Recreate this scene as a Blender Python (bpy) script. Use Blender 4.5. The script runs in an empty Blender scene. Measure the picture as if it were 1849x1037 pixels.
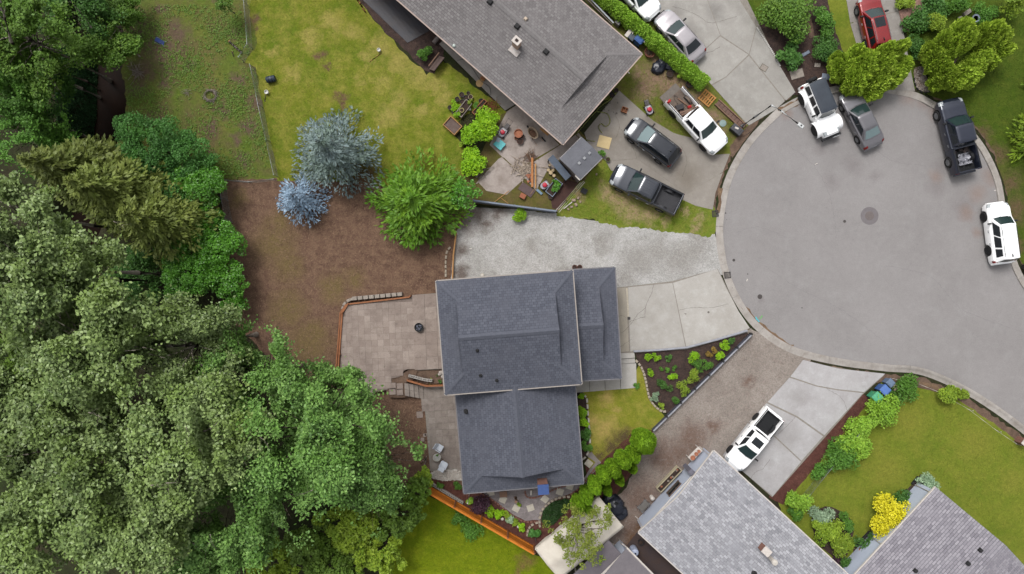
import bpy, bmesh, math, random
import numpy as np
from mathutils import Vector, Matrix
R = math.radians
scene = bpy.context.scene
col = scene.collection

# ---------------------------------------------------------------- camera, sky, sun, exposure
CAM_H = 56.0        # metres above the ground
SC = 22.5           # photograph pixels for one metre of ground
cam = bpy.data.cameras.new('camera'); cam_o = bpy.data.objects.new('camera', cam); col.objects.link(cam_o)
cam_o.location = (0, 0, CAM_H); cam_o.rotation_euler = (0, 0, 0)
cam.sensor_width = 36; cam.lens = 36 * CAM_H / (1849 / SC); cam.clip_end = 2000
scene.camera = cam_o
world = bpy.data.worlds.new('World'); scene.world = world; world.use_nodes = True
wn = world.node_tree; bg = wn.nodes['Background']
SUN_EL, SUN_AZ = 58.0, -30.0     # azimuth clockwise from the top of the picture
sky = wn.nodes.new('ShaderNodeTexSky'); sky.sky_type = 'NISHITA'; sky.sun_disc = False
sky.sun_elevation = R(SUN_EL); sky.sun_rotation = R(SUN_AZ); sky.air_density = 1.0; sky.dust_density = 4.0; sky.ozone_density = 1.0
hs = wn.nodes.new('ShaderNodeHueSaturation'); hs.inputs['Saturation'].default_value = 0.12
wn.links.new(sky.outputs[0], hs.inputs['Color']); wn.links.new(hs.outputs[0], bg.inputs['Color'])
bg.inputs['Strength'].default_value = 0.125
sl = bpy.data.lights.new('sun', 'SUN'); so = bpy.data.objects.new('sun', sl); col.objects.link(so)
sl.energy = 1.1; sl.angle = R(18); sl.color = (1.0, .97, .93)
so.location = (0, 0, 80)
_d = Vector((math.sin(R(SUN_AZ)) * math.cos(R(SUN_EL)), math.cos(R(SUN_AZ)) * math.cos(R(SUN_EL)), math.sin(R(SUN_EL))))
so.rotation_euler = _d.to_track_quat('Z', 'Y').to_euler()
scene.view_settings.view_transform = 'Standard'; scene.view_settings.look = 'None'
scene.view_settings.exposure = 0.95; scene.view_settings.gamma = 1.0
scene.cycles.max_bounces = 6; scene.cycles.transparent_max_bounces = 4; scene.cycles.caustics_reflective = False
GAIN = 1.75         # exposure of the photograph: picture value of a level surface of albedo 1

# ---------------------------------------------------------------- helpers
def P(px, py, z=0.0):
    k = (CAM_H - z) / CAM_H / SC
    return Vector(((px - 924.5) * k, -(py - 518.5) * k, z))
def lin(c): return tuple(((v / 255 + .055) / 1.055) ** 2.4 if v > 10 else v / 255 / 12.92 for v in c)
def C(r, g, b, k=1.0): return tuple(min(.9, v / GAIN * k) for v in lin((r, g, b)))

class NT:
    def __init__(s, name):
        s.m = bpy.data.materials.new(name); s.m.use_nodes = True; s.t = s.m.node_tree
        s.b = s.t.nodes['Principled BSDF']; s.out = s.t.nodes['Material Output']
    def n(s, kind, ins=None, **props):
        x = s.t.nodes.new('ShaderNode' + kind)
        for k, v in props.items(): setattr(x, k, v)
        for k, v in (ins or {}).items(): s.put(x.inputs[k], v)
        return x
    def put(s, sock, v):
        if isinstance(v, bpy.types.NodeSocket): s.t.links.new(v, sock)
        elif isinstance(v, (tuple, list)) and len(v) == 3 and sock.type == 'RGBA': sock.default_value = (*v, 1)
        else: sock.default_value = v
    def obj(s): return s.n('TexCoord').outputs['Object']
    def gen(s, what): return s.n('TexCoord').outputs[what]
    def noise(s, vec, scale, detail=5, rough=.6, dist=0): return s.n('TexNoise', {'Vector': vec, 'Scale': scale, 'Detail': detail, 'Roughness': rough, 'Distortion': dist}).outputs['Fac']
    def rng(s, v, a, b, c=0, d=1): return s.n('MapRange', {0: v, 1: a, 2: b, 3: c, 4: d}).outputs[0]
    def mix(s, f, a, b, mode='MIX'):
        x = s.n('MixRGB', blend_type=mode); s.put(x.inputs[0], f); s.put(x.inputs[1], a); s.put(x.inputs[2], b); return x.outputs[0]
    def math(s, op, a, b=0.0):
        x = s.n('Math', operation=op); s.put(x.inputs[0], a); s.put(x.inputs[1], b); return x.outputs[0]
    def bump(s, h, strength=.3, dist=.02): s.put(s.b.inputs['Normal'], s.n('Bump', {'Height': h, 'Strength': strength, 'Distance': dist}).outputs[0])
    def spots(s, vec, pts, soft=.5, warp=.8, wscale=.9):
        """mask of worn places: circles (x px, y px, radius px) with a broken outline"""
        nz = s.n('TexNoise', {'Vector': vec, 'Scale': wscale, 'Detail': 6, 'Roughness': .65}).outputs['Color']
        w = s.n('VectorMath', {0: nz, 1: (.5, .5, .5)}, operation='SUBTRACT').outputs[0]
        sc = s.n('VectorMath', {0: w}, operation='SCALE'); sc.inputs['Scale'].default_value = warp * 2
        v = s.n('VectorMath', {0: vec, 1: sc.outputs[0]}, operation='ADD').outputs[0]
        acc = None
        for (px, py, r) in pts:
            c = P(px, py); rr = r / SC
            d = s.n('VectorMath', {0: v, 1: (c.x, c.y, 0)}, operation='DISTANCE').outputs['Value']
            k = s.rng(d, rr * (1 + soft), rr * (1 - soft))
            acc = k if acc is None else s.math('MAXIMUM', acc, k)
        return acc
    def done(s, color, rough=.85, metal=0, spec=.3):
        s.put(s.b.inputs['Base Color'], color); s.put(s.b.inputs['Roughness'], rough)
        s.put(s.b.inputs['Metallic'], metal); s.put(s.b.inputs['Specular IOR Level'], spec); return s.m

_mc = {}
def mat(name, c1, c2=None, scale=5, rough=.8, bump=0, bscale=None, metal=0, spec=.3, coat=0, fine=.12):
    """general weathered surface: two tones in broad patches, fine grain on top"""
    if name in _mc: return _mc[name]
    t = NT(name); v = t.obj(); c2 = c2 or tuple(x * .72 for x in c1)
    f = t.rng(t.noise(v, scale, 6, .65), .3, .7)
    c = t.mix(f, c1, c2)
    g = t.noise(v, scale * 7, 4, .7)
    c = t.mix(1.0, c, t.n('MapRange', {0: g, 1: .25, 2: .75, 3: 1 - fine, 4: 1 + fine}).outputs[0], 'MULTIPLY')
    if bump: t.bump(t.noise(v, bscale or scale * 5, 5, .7), bump)
    if coat: t.b.inputs['Coat Weight'].default_value = coat; t.b.inputs['Coat Roughness'].default_value = .08
    _mc[name] = t.done(c, rough, metal, spec); return _mc[name]

class MB:
    """collects shapes and links them as one mesh object"""
    def __init__(s): s.v = []; s.f = []
    def add(s, vs, fs):
        o = len(s.v); s.v.extend(Vector(v) for v in vs); s.f.extend(tuple(i + o for i in f) for f in fs); return s
    def box(s, c, size, rz=0, rx=0, ry=0, taper=1.0):
        a, b, h = size[0] / 2, size[1] / 2, size[2] / 2
        m = Matrix.Rotation(rz, 3, 'Z') @ Matrix.Rotation(ry, 3, 'Y') @ Matrix.Rotation(rx, 3, 'X'); c = Vector(c)
        vs = [c + m @ Vector((x * a * t, y * b * t, z * h)) for z, t in ((-1, 1), (1, taper)) for x, y in ((-1, -1), (1, -1), (1, 1), (-1, 1))]
        return s.add(vs, [(3, 2, 1, 0), (4, 5, 6, 7), (0, 1, 5, 4), (1, 2, 6, 5), (2, 3, 7, 6), (3, 0, 4, 7)])
    def prism(s, pts, z0, z1):
        n = len(pts); ar = sum(pts[i][0] * pts[(i + 1) % n][1] - pts[(i + 1) % n][0] * pts[i][1] for i in range(n))
        if ar < 0: pts = pts[::-1]
        vs = [(p[0], p[1], z0) for p in pts] + [(p[0], p[1], z1) for p in pts]
        return s.add(vs, [tuple(range(n))[::-1], tuple(range(n, 2 * n))] + [(i, (i + 1) % n, n + (i + 1) % n, n + i) for i in range(n)])
    def tube(s, pts, r, n=6):
        pts = [Vector(p) for p in pts]; rs = r if isinstance(r, (list, tuple)) else [r] * len(pts); vs = []; up = None
        for i, p in enumerate(pts):
            d = (pts[min(i + 1, len(pts) - 1)] - pts[max(i - 1, 0)]).normalized()
            a = d.cross(up) if up is not None else d.cross(Vector((0, 0, 1)))
            if a.length < 1e-3: a = d.cross(Vector((1, 0, 0)))
            a.normalize(); b = d.cross(a).normalized(); up = b
            vs += [p + (a * math.cos(2 * math.pi * k / n) + b * math.sin(2 * math.pi * k / n)) * rs[i] for k in range(n)]
        fs = [(i * n + k, i * n + (k + 1) % n, (i + 1) * n + (k + 1) % n, (i + 1) * n + k) for i in range(len(pts) - 1) for k in range(n)]
        fs += [tuple(range(n))[::-1], tuple(range((len(pts) - 1) * n, len(pts) * n))]
        return s.add(vs, fs)
    def lathe(s, prof, c=(0, 0, 0), n=16, axis='Z'):
        vs = []; c = Vector(c)
        for r, z in prof:
            for k in range(n):
                a = 2 * math.pi * k / n
                q = Vector((r * math.cos(a), r * math.sin(a), z))
                if axis == 'Y': q = Vector((q.x, q.z, q.y))
                if axis == 'X': q = Vector((q.z, q.x, q.y))
                vs.append(c + q)
        m = len(prof)
        fs = [(i * n + k, i * n + (k + 1) % n, (i + 1) * n + (k + 1) % n, (i + 1) * n + k) for i in range(m - 1) for k in range(n)]
        if prof[0][0] > 1e-4: fs.append(tuple(range(n))[::-1])
        if prof[-1][0] > 1e-4: fs.append(tuple(range((m - 1) * n, m * n)))
        return s.add(vs, fs)
    def grid(s, rows):
        m, n = len(rows), len(rows[0]); vs = [p for r in rows for p in r]
        return s.add(vs, [(i * n + j, i * n + j + 1, (i + 1) * n + j + 1, (i + 1) * n + j) for i in range(m - 1) for j in range(n - 1)])
    def build(s, name, m, parent=None, smooth=None, world=False, bevel=0):
        me = bpy.data.meshes.new(name); o = bpy.data.objects.new(name, me)
        off = Vector(); pp = parent if world else None
        while pp is not None: off = off + pp.location; pp = pp.parent
        me.from_pydata([tuple(v - off) for v in s.v], [], s.f); me.validate()
        bm = bmesh.new(); bm.from_mesh(me); bmesh.ops.recalc_face_normals(bm, faces=bm.faces); bm.to_mesh(me); bm.free()
        if m: me.materials.append(m)
        if smooth:
            me.shade_smooth(); me.set_sharp_from_angle(angle=R(smooth))
        if bevel:
            b = o.modifiers.new('bevel', 'BEVEL'); b.width = bevel; b.segments = 2; b.limit_method = 'ANGLE'
        col.objects.link(o)
        if parent is not None: o.parent = parent
        return o

def tag(o, label=None, cat=None, group=None, kind=None):
    for k, v in (('label', label), ('category', cat), ('group', group), ('kind', kind)):
        if v: o[k] = v
    return o
def thing(name, label, cat, loc=(0, 0, 0), rz=0, group=None):
    o = bpy.data.objects.new(name, None); col.objects.link(o); o.empty_display_size = .2
    o.location = loc; o.rotation_euler = (0, 0, rz); return tag(o, label, cat, group)
def dup(root, loc=None, rz=None, label=None, scale=None):
    r = root.copy(); col.objects.link(r)
    if loc is not None: r.location = loc
    if rz is not None: r.rotation_euler = (0, 0, rz)
    if scale: r.scale = (scale,) * 3 if not isinstance(scale, tuple) else scale
    if label: r['label'] = label
    for ch in list(root.children):
        c = ch.copy(); col.objects.link(c); c.parent = r
        for g in list(ch.children):
            d = g.copy(); col.objects.link(d); d.parent = c
    return r
def np_mesh(name, V, F, m, parent=None, rnd=None, uv=None):
    V = np.asarray(V, np.float32).reshape(-1, 3); F = np.asarray(F, np.int32); nf, k = F.shape
    me = bpy.data.meshes.new(name); me.vertices.add(len(V)); me.vertices.foreach_set('co', V.ravel())
    me.loops.add(nf * k); me.loops.foreach_set('vertex_index', F.ravel())
    me.polygons.add(nf); me.polygons.foreach_set('loop_start', np.arange(0, nf * k, k, dtype=np.int32))
    me.update(calc_edges=True)
    if rnd is not None:
        a = me.attributes.new('tone', 'FLOAT', 'FACE'); a.data.foreach_set('value', np.asarray(rnd, np.float32))
    if m: me.materials.append(m)
    o = bpy.data.objects.new(name, me); col.objects.link(o)
    if parent is not None: o.parent = parent
    return o
def crom(pts, step=.3, closed=False):
    pts = [Vector((p[0], p[1])) for p in pts]; n = len(pts); out = []
    for i in range(n if closed else n - 1):
        g = (lambda k: pts[k % n]) if closed else (lambda k: pts[max(0, min(n - 1, k))])
        a, b, c, d = g(i - 1), g(i), g(i + 1), g(i + 2)
        m = max(1, int((c - b).length / step))
        for j in range(m):
            t = j / m
            out.append(.5 * ((2 * b) + (c - a) * t + (2 * a - 5 * b + 4 * c - d) * t * t + (3 * b - a - 3 * c + d) * t ** 3))
    if not closed: out.append(pts[-1])
    return out
def straight(pts, step=.3, closed=True):
    pts = [Vector((p[0], p[1])) for p in pts]; out = []
    for i in range(len(pts) - (0 if closed else 1)):
        a, b = pts[i], pts[(i + 1) % len(pts)]; m = max(1, int((b - a).length / step))
        out += [a.lerp(b, j / m) for j in range(m)]
    if not closed: out.append(pts[-1])
    return out
def px2(pts, z=0): return [P(x, y, z).xy for x, y in pts]
def outline(pts, mode='smooth', jit=.06, step=.25, seed=1, z=0):
    w = px2(pts, z); w = crom(w, step, True) if mode == 'smooth' else straight(w, step, True)
    rg = random.Random(seed); ph = [rg.uniform(0, 6.28) for _ in range(6)]; o = []
    n = len(w); s = 0
    for i, p in enumerate(w):
        t = (w[(i + 1) % n] - w[i - 1]); t = t.normalized() if t.length > 0 else Vector((1, 0)); nn = Vector((t.y, -t.x)); s += step
        d = jit * (.6 * math.sin(s * 1.7 + ph[0]) + .5 * math.sin(s * 4.1 + ph[1]) + .8 * rg.uniform(-1, 1))
        o.append(p + nn * d)
    return o
def sheet(name, pts, z, m, mode='smooth', jit=.06, step=.25, seed=1, parent=None, kind='structure', label=None, cat=None, thick=.0):
    w = outline(pts, mode, jit, step, seed) if jit or mode == 'smooth' else px2(pts)
    mb = MB()
    if thick: mb.prism([(p.x, p.y) for p in w], z - thick, z)
    else:
        ar = sum(w[i].x * w[(i + 1) % len(w)].y - w[(i + 1) % len(w)].x * w[i].y for i in range(len(w)))
        if ar < 0: w = w[::-1]
        mb.add([(p.x, p.y, z) for p in w], [tuple(range(len(w)))])
    o = mb.build(name, m, parent)
    return tag(o, label, cat, None, kind if parent is None else None)
def ribbon(mb, pts, w, z, wob=0, seed=0):
    """thin flat strip along world points"""
    rg = random.Random(seed); L = []; Rr = []
    for i, p in enumerate(pts):
        t = (pts[min(i + 1, len(pts) - 1)] - pts[max(i - 1, 0)]).normalized(); nn = Vector((-t.y, t.x))
        o = nn * rg.uniform(-wob, wob); ww = w * rg.uniform(.6, 1.3) if wob else w
        a = p + o + nn * ww / 2; b = p + o - nn * ww / 2
        L.append((a.x, a.y, z)); Rr.append((b.x, b.y, z))
    return mb.grid([Rr, L])
# ================================================================ materials of the ground
def ground_mat(name, ca, cb, cc=None, big=.35, mid=2.2, fine=9, spots=None, cs=None, rough=.95, bump=.5, bscale=12, warp=1.1, soft=.6, speck=None, spots2=None, cs2=None, contrast=.35):
    t = NT(name); v = t.obj()
    c = t.mix(t.rng(t.noise(v, big, 6, .6), .35, .65), ca, cb)
    if cc: c = t.mix(t.rng(t.noise(v, mid, 6, .7), .42, .72), c, cc)
    if spots: c = t.mix(t.math('MULTIPLY', t.spots(v, spots, soft, warp), t.rng(t.noise(v, 2.2, 6, .75), .25, .5)), c, cs)
    if spots2: c = t.mix(t.spots(v, spots2, soft, warp), c, cs2)
    c = t.mix(1.0, c, t.rng(t.noise(v, 3.1, 5, .7), .3, .7, .86, 1.14), 'MULTIPLY')
    f = t.noise(v, fine, 4, .75)
    c = t.mix(1.0, c, t.rng(f, .25, .75, 1 - contrast, 1 + contrast), 'MULTIPLY')
    if speck:
        w = t.n('TexVoronoi', {'Vector': v, 'Scale': speck[1]}).outputs['Distance']
        c = t.mix(t.rng(w, speck[2], speck[2] * .5), c, speck[0])
    t.bump(t.noise(v, bscale, 5, .75), bump, .05)
    return t.done(c, rough, 0, .15)

m_floor = ground_mat('forest floor', C(62, 58, 40), C(50, 62, 30), C(40, 36, 28))
m_meadow = ground_mat('rough grass', C(90, 112, 38), C(108, 112, 52), C(106, 90, 66), mid=.55, fine=6, contrast=.34,
    spots=[(255, 50, 22), (292, 90, 34), (300, 122, 18), (262, 130, 20), (290, 20, 12), (380, 232, 16), (425, 252, 10), (285, 215, 15), (422, 62, 10), (250, 160, 14), (395, 8, 8), (460, 190, 12), (450, 230, 14), (340, 350, 30), (440, 290, 12), (320, 60, 20), (300, 150, 14), (345, 120, 10), (400, 200, 12), (430, 140, 10), (320, 260, 14), (370, 280, 12)], cs=C(104, 86, 72), bscale=6, bump=.8)
m_lawn_a = ground_mat('yellowing lawn', C(118, 126, 36), C(100, 118, 30), C(150, 144, 66), mid=.9, fine=7, contrast=.32,
    spots=[(690, 85, 20), (725, 110, 20), (755, 132, 22), (788, 150, 14), (640, 60, 15), (600, 40, 18), (690, 150, 16), (720, 180, 14), (660, 110, 12), (760, 200, 12), (560, 70, 14), (490, 90, 12), (700, 210, 18), (530, 130, 12), (650, 150, 10), (800, 175, 14)], cs=C(158, 148, 78), warp=1.6,
    spots2=[(577, 98, 9), (590, 120, 6), (615, 178, 9), (617, 190, 7), (456, 35, 10), (462, 55, 7), (475, 318, 10), (655, 325, 26)], cs2=C(112, 88, 68))
m_lawn_b = ground_mat('clipped lawn', C(120, 131, 42), C(106, 122, 36), C(130, 134, 50), mid=.9, fine=8, contrast=.3,
    spots=[(1640, 760, 30), (1600, 850, 30), (1830, 870, 18), (1760, 800, 30)], cs=C(130, 132, 50))
m_lawn_c = ground_mat('lush lawn', C(116, 132, 14), C(102, 122, 10), C(132, 142, 26), mid=1.1, fine=8, contrast=.3, spots=[(950, 1015, 14), (935, 1030, 10)], cs=C(125, 105, 60))
m_lawn_d = ground_mat('front lawn', C(142, 140, 48), C(122, 132, 40), C(160, 150, 70), mid=1.2, fine=8, contrast=.18, spots=[(1112, 737, 7), (1070, 760, 10), (1095, 720, 12), (1090, 775, 20)], cs=C(178, 156, 92), spots2=[(1125, 790, 16), (1105, 805, 14), (1085, 825, 12)], cs2=C(98, 82, 58))
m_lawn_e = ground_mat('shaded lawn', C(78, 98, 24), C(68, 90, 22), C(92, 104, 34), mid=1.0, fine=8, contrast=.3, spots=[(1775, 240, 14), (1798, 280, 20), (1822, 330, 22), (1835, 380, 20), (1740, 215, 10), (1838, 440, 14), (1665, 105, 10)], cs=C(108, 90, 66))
m_verge = ground_mat('worn verge', C(118, 132, 46), C(100, 122, 36), C(136, 134, 62), mid=1.6, fine=8, contrast=.25,
    spots=[(1120, 362, 20), (1145, 380, 18), (1175, 388, 14), (1095, 345, 14), (1204, 402, 8), (1234, 384, 7), (1265, 395, 9), (1255, 410, 9), (1045, 355, 10)], cs=C(168, 146, 112), warp=1.2)
m_sideyard = ground_mat('trodden yard', C(112, 118, 46), C(96, 112, 36), C(120, 106, 70), mid=1.6, fine=8, contrast=.22,
    spots=[(1185, 140, 26), (1210, 150, 24), (1165, 160, 18), (1232, 165, 20), (1190, 112, 14), (1255, 185, 18), (1150, 130, 10), (1290, 215, 16), (1300, 240, 12)], cs=C(148, 122, 102), warp=1.0)
m_yard = ground_mat('bark covered yard', C(120, 94, 78), C(102, 78, 65), C(142, 115, 94), mid=1.6, fine=8, contrast=.42, bscale=14, bump=.9,
    spots=[(495, 440, 34), (520, 480, 26), (520, 560, 30), (560, 620, 34), (600, 520, 22), (640, 500, 18), (505, 400, 20), (570, 600, 22), (430, 360, 14)], cs=C(122, 104, 70), speck=(C(168, 142, 116), 2.3, .07))
m_mulch = ground_mat('dark mulch', C(76, 62, 58), C(60, 50, 48), C(92, 74, 66), mid=3, fine=14, contrast=.45, bump=1, speck=(C(150, 132, 120), 2.6, .06))
m_redmulch = ground_mat('red bark mulch', C(98, 62, 54), C(82, 52, 48), C(112, 76, 66), mid=3, fine=14, contrast=.35, bump=1)
m_soil = ground_mat('bare soil', C(112, 92, 78), C(92, 76, 66), C(130, 108, 92), mid=2, fine=10, contrast=.3)
m_moss = ground_mat('mossy ground', C(112, 100, 56), C(96, 84, 58), C(92, 96, 34), mid=1.2, fine=8, contrast=.3)
def gravel_mat(name, ca, cb, cc, spots=None, cs=None, sp2=None, cs2=None, big=.3):
    t = NT(name); v = t.obj()
    c = t.mix(t.rng(t.noise(v, big, 7, .68), .42, .58), ca, cb)
    c = t.mix(t.rng(t.noise(v, 1.6, 7, .75), .5, .75), c, cc)
    if spots: c = t.mix(t.math('MULTIPLY', t.spots(v, spots, .6, 1.2, .7), t.rng(t.noise(v, 4, 5, .75), .25, .5)), c, cs)
    if sp2: c = t.mix(t.math('MULTIPLY', t.spots(v, sp2, .6, 1.2, .7), t.rng(t.noise(v, 4, 5, .75), .2, .45)), c, cs2)
    vo = t.n('TexVoronoi', {'Vector': v, 'Scale': 17.0}); g = t.n('SeparateColor', {0: vo.outputs['Color']}).outputs[0]
    c = t.mix(1.0, c, t.rng(g, 0, 1, .8, 1.18), 'MULTIPLY')
    c = t.mix(1.0, c, t.rng(t.noise(v, 8, 4, .8), .25, .75, .86, 1.14), 'MULTIPLY')
    t.bump(vo.outputs['Distance'], .8, .03)
    return t.done(c, .95, 0, .15)
m_gravel = gravel_mat('pale gravel', C(194, 192, 189), C(178, 176, 172), C(156, 153, 148),
    spots=[(1150, 470, 26), (1190, 455, 22), (1230, 470, 30), (1255, 455, 20), (1090, 440, 16), (1260, 430, 20), (1020, 500, 14), (1130, 500, 20), (960, 440, 12)], cs=C(160, 156, 151),
    sp2=[(835, 400, 20), (860, 385, 22), (835, 450, 14), (900, 380, 16), (880, 405, 12), (830, 490, 12)], cs2=C(120, 110, 104))
m_gravel2 = gravel_mat('brown gravel', C(160, 150, 142), C(148, 138, 130), C(136, 122, 114), spots=[(1250, 790, 26), (1200, 830, 30), (1160, 900, 40), (1230, 815, 24), (1150, 960, 40), (1290, 770, 14), (1350, 690, 10)], cs=C(122, 102, 92),
    sp2=[(1165, 965, 20), (1150, 985, 20), (1180, 950, 10)], cs2=C(108, 78, 52))
def conc_mat(name, ca, cb, stain=None, ss=.5, cc=None, rough=.9):
    t = NT(name); v = t.obj()
    c = t.mix(t.rng(t.noise(v, ss, 7, .65), .35, .65), ca, cb)
    if cc: c = t.mix(t.rng(t.noise(v, 1.4, 7, .7), .5, .8), c, cc)
    if stain: c = t.mix(t.math('MULTIPLY', t.spots(v, stain[0], .7, .8), .6), c, stain[1])
    c = t.mix(1.0, c, t.rng(t.noise(v, 14, 4, .7), .25, .75, .9, 1.1), 'MULTIPLY')
    c = t.mix(1.0, c, t.rng(t.n('ObjectInfo').outputs['Random'], 0, 1, .93, 1.05), 'MULTIPLY')
    t.bump(t.noise(v, 20, 4, .7), .25, .01); return t.done(c, rough, 0, .2)
m_conc = conc_mat('driveway concrete', C(189, 185, 179), C(175, 170, 163), cc=C(199, 197, 192))
m_conc2 = conc_mat('old driveway concrete', C(158, 151, 143), C(146, 139, 131), ([(1150, 250, 12), (1240, 320, 22), (1180, 215, 10), (1100, 250, 16), (1110, 190, 8)], C(126, 116, 104)), cc=C(168, 162, 152))
m_conc3 = conc_mat('grey driveway concrete', C(178, 174, 168), C(160, 156, 150), ([(1235, 60, 20), (1250, 90, 16), (1290, 20, 14), (1220, 20, 12)], C(132, 128, 124)), cc=C(186, 184, 178))
m_conc4 = conc_mat('pale driveway concrete', C(190, 188, 188), C(174, 170, 170), ([(1420, 790, 20), (1350, 850, 20), (1440, 720, 14)], C(160, 156, 154)), cc=C(200, 199, 199))
m_walk = conc_mat('walk concrete', C(164, 158, 152), C(150, 144, 138), cc=C(176, 172, 166))
m_kerb = conc_mat('kerb concrete', C(184, 178, 172), C(164, 157, 150), ss=1.2, cc=C(146, 136, 126))
m_dirty = conc_mat('grimy slab', C(184, 173, 166), C(156, 144, 136), ss=.8, cc=C(132, 119, 110))
m_joint = mat('joint dirt', C(156, 149, 140), C(132, 125, 116), 6)
m_crack = mat('crack', C(110, 102, 92), C(84, 76, 66), 6)
def asphalt():
    t = NT('worn asphalt'); v = t.obj()
    c = t.mix(t.rng(t.noise(v, .16, 6, .6), .35, .65), C(156, 152, 151), C(147, 143, 142))
    c = t.mix(t.rng(t.noise(v, .8, 7, .7), .5, .8), c, C(160, 157, 156))
    c = t.mix(t.math('MULTIPLY', t.spots(v, [(1580, 318, 9), (1540, 300, 14), (1500, 330, 12), (1690, 340, 14), (1525, 400, 3), (1375, 540, 6), (1480, 270, 8), (1740, 370, 18), (1700, 300, 12)], .8, .5), .4), c, C(122, 114, 114))
    c = t.mix(t.math('MULTIPLY', t.spots(v, [(1745, 385, 12), (1765, 350, 14), (1790, 320, 14), (1755, 295, 9), (1640, 175, 14), (1690, 200, 14), (1675, 180, 16), (1715, 230, 9), (1455, 180, 14), (1765, 420, 8), (1420, 205, 10), (1690, 320, 10)], .7, .6), .38), c, C(142, 110, 92))
    c = t.mix(1.0, c, t.rng(t.noise(v, 12, 6, .85), .25, .75, .78, 1.22), 'MULTIPLY')
    c = t.mix(1.0, c, t.rng(t.noise(v, 2.4, 6, .7), .3, .7, .95, 1.05), 'MULTIPLY')
    t.bump(t.noise(v, 30, 4, .8), .4, .01); return t.done(c, .92, 0, .2)
m_asphalt = asphalt()

# ================================================================ ground, creek, road
CREEK = [P(x, y).xy for x, y in ((225, -60), (196, 0), (180, 60), (180, 130), (178, 200), (168, 270), (160, 330), (120, 420), (60, 520), (-60, 620))]
def seg_d(p, a, b):
    t = max(0, min(1, (p - a).dot(b - a) / (b - a).length_squared)); return (p - a - (b - a) * t).length
def ground_z(x, y):
    p = Vector((x, y)); d = min(seg_d(p, CREEK[i], CREEK[i + 1]) for i in range(len(CREEK) - 1)) if x < -20 else 99
    return -.02 - 2.2 * max(0, min(1, (2.4 - d) / 1.2))
def axis_pts(lo, hi, far, st):
    n = int((hi - lo) / st); return [-far, -far / 2, lo - 10] + [lo + i * st for i in range(n + 1)] + [hi + 10, far / 2, far]
gx = axis_pts(-46, -22, 300, .4); gx = sorted(set(gx[:-3] + [-10, 0, 15, 30, 60, 150, 300])); gy = axis_pts(-20, 30, 300, .5)
mb = MB(); mb.grid([[(x, y, ground_z(x, y)) for x in gx] for y in gy])
tag(mb.build('ground', m_floor, smooth=40), kind='structure')
def water_mat():
    t = NT('creek water'); v = t.obj(); t.bump(t.noise(v, 3, 4, .6), .25, .02)
    return t.done(t.mix(t.noise(v, 1.2, 5), C(36, 18, 8), C(14, 9, 5)), .35, 0, .03)
mb = MB(); ribbon(mb, crom(CREEK, .8), 3.6, -1.9); tag(mb.build('creek', water_mat()), kind='structure')

sheet('meadow', [(205, -30), (466, -30), (461, 15), (474, 84), (456, 116), (474, 122), (511, 326), (500, 336), (420, 336), (395, 332), (385, 420), (310, 430), (235, 300), (228, 200), (220, 110), (222, 50)], .004, m_meadow, jit=.1)
sheet('yard', [(396, 327), (500, 322), (700, 322), (850, 332), (860, 372), (828, 420), (818, 505), (800, 520), (805, 690), (780, 700), (790, 860), (840, 865), (838, 900), (760, 880), (700, 880), (560, 720), (420, 580), (405, 420)], .0065, m_yard, jit=.06, mode='straight')
sheet('back_lawn', [(450, -30), (640, -30), (660, 15), (705, 70), (732, 98), (770, 135), (800, 108), (870, 165), (915, 203), (905, 215), (850, 200), (812, 235), (838, 270), (835, 310), (850, 342), (700, 336), (600, 326), (502, 326), (461, 122), (443, 114), (465, 80), (449, 15)], .008, m_lawn_a, mode='straight', jit=.09)
sheet('landscape_soil', [(640, -20), (735, -10), (775, 52), (805, 70), (800, 105), (785, 135), (768, 128), (732, 92), (700, 62), (655, 12)], .012, m_mulch, mode='straight', jit=.06)
sheet('side_yard', [(1040, -20), (1190, 45), (1290, 148), (1350, 226), (1318, 280), (1285, 290), (1200, 240), (1130, 180), (1090, 180), (1140, 110)], .006, m_sideyard, mode='straight', jit=.05)
sheet('patio_ground', [(905, 205), (935, 190), (1040, 230), (1095, 285), (1005, 384), (925, 376), (852, 366), (840, 320), (880, 255)], .0105, m_moss, mode='straight', jit=.08)
sheet('verge', [(1004, 384), (1050, 328), (1092, 288), (1110, 305), (1200, 340), (1287, 372), (1287, 424), (1230, 420), (1160, 413), (1100, 406), (1060, 396), (1020, 390)], .012, m_verge, jit=.1, step=.15)
sheet('gravel_parking', [(822, 420), (850, 374), (930, 378), (1005, 386), (1080, 400), (1160, 410), (1290, 420), (1300, 445), (1310, 495), (1215, 516), (1110, 524), (1105, 500), (1000, 520), (812, 525)], .009, m_gravel, mode='straight', jit=.03)
sheet('gravel_driveway', [(1356, 592), (1406, 624), (1466, 647), (1420, 700), (1310, 830), (1300, 830), (1170, 990), (1130, 1060), (1090, 1000), (1095, 920), (1130, 880), (1180, 778)], .008, m_gravel2, mode='straight', jit=.05)
sheet('front_lawn', [(1050, 706), (1149, 698), (1148, 672), (1154, 660), (1164, 680), (1172, 720), (1194, 744), (1200, 752), (1178, 778), (1146, 776), (1110, 812), (1065, 850), (1058, 800), (1056, 720)], .012, m_lawn_d, mode='straight', jit=.04)
sheet('flower_bed', [(1146, 637), (1240, 630), (1346, 599), (1354, 606), (1207, 748), (1196, 742), (1174, 718), (1166, 685), (1154, 662)], .016, m_mulch, mode='straight', jit=.03)
sheet('garden_soil', [(790, 850), (850, 880), (1040, 870), (1060, 830), (1115, 800), (1150, 775), (1185, 790), (1130, 870), (1080, 930), (1030, 980), (975, 1000), (880, 950), (772, 886), (770, 860)], .007, m_redmulch, jit=.04)
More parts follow.
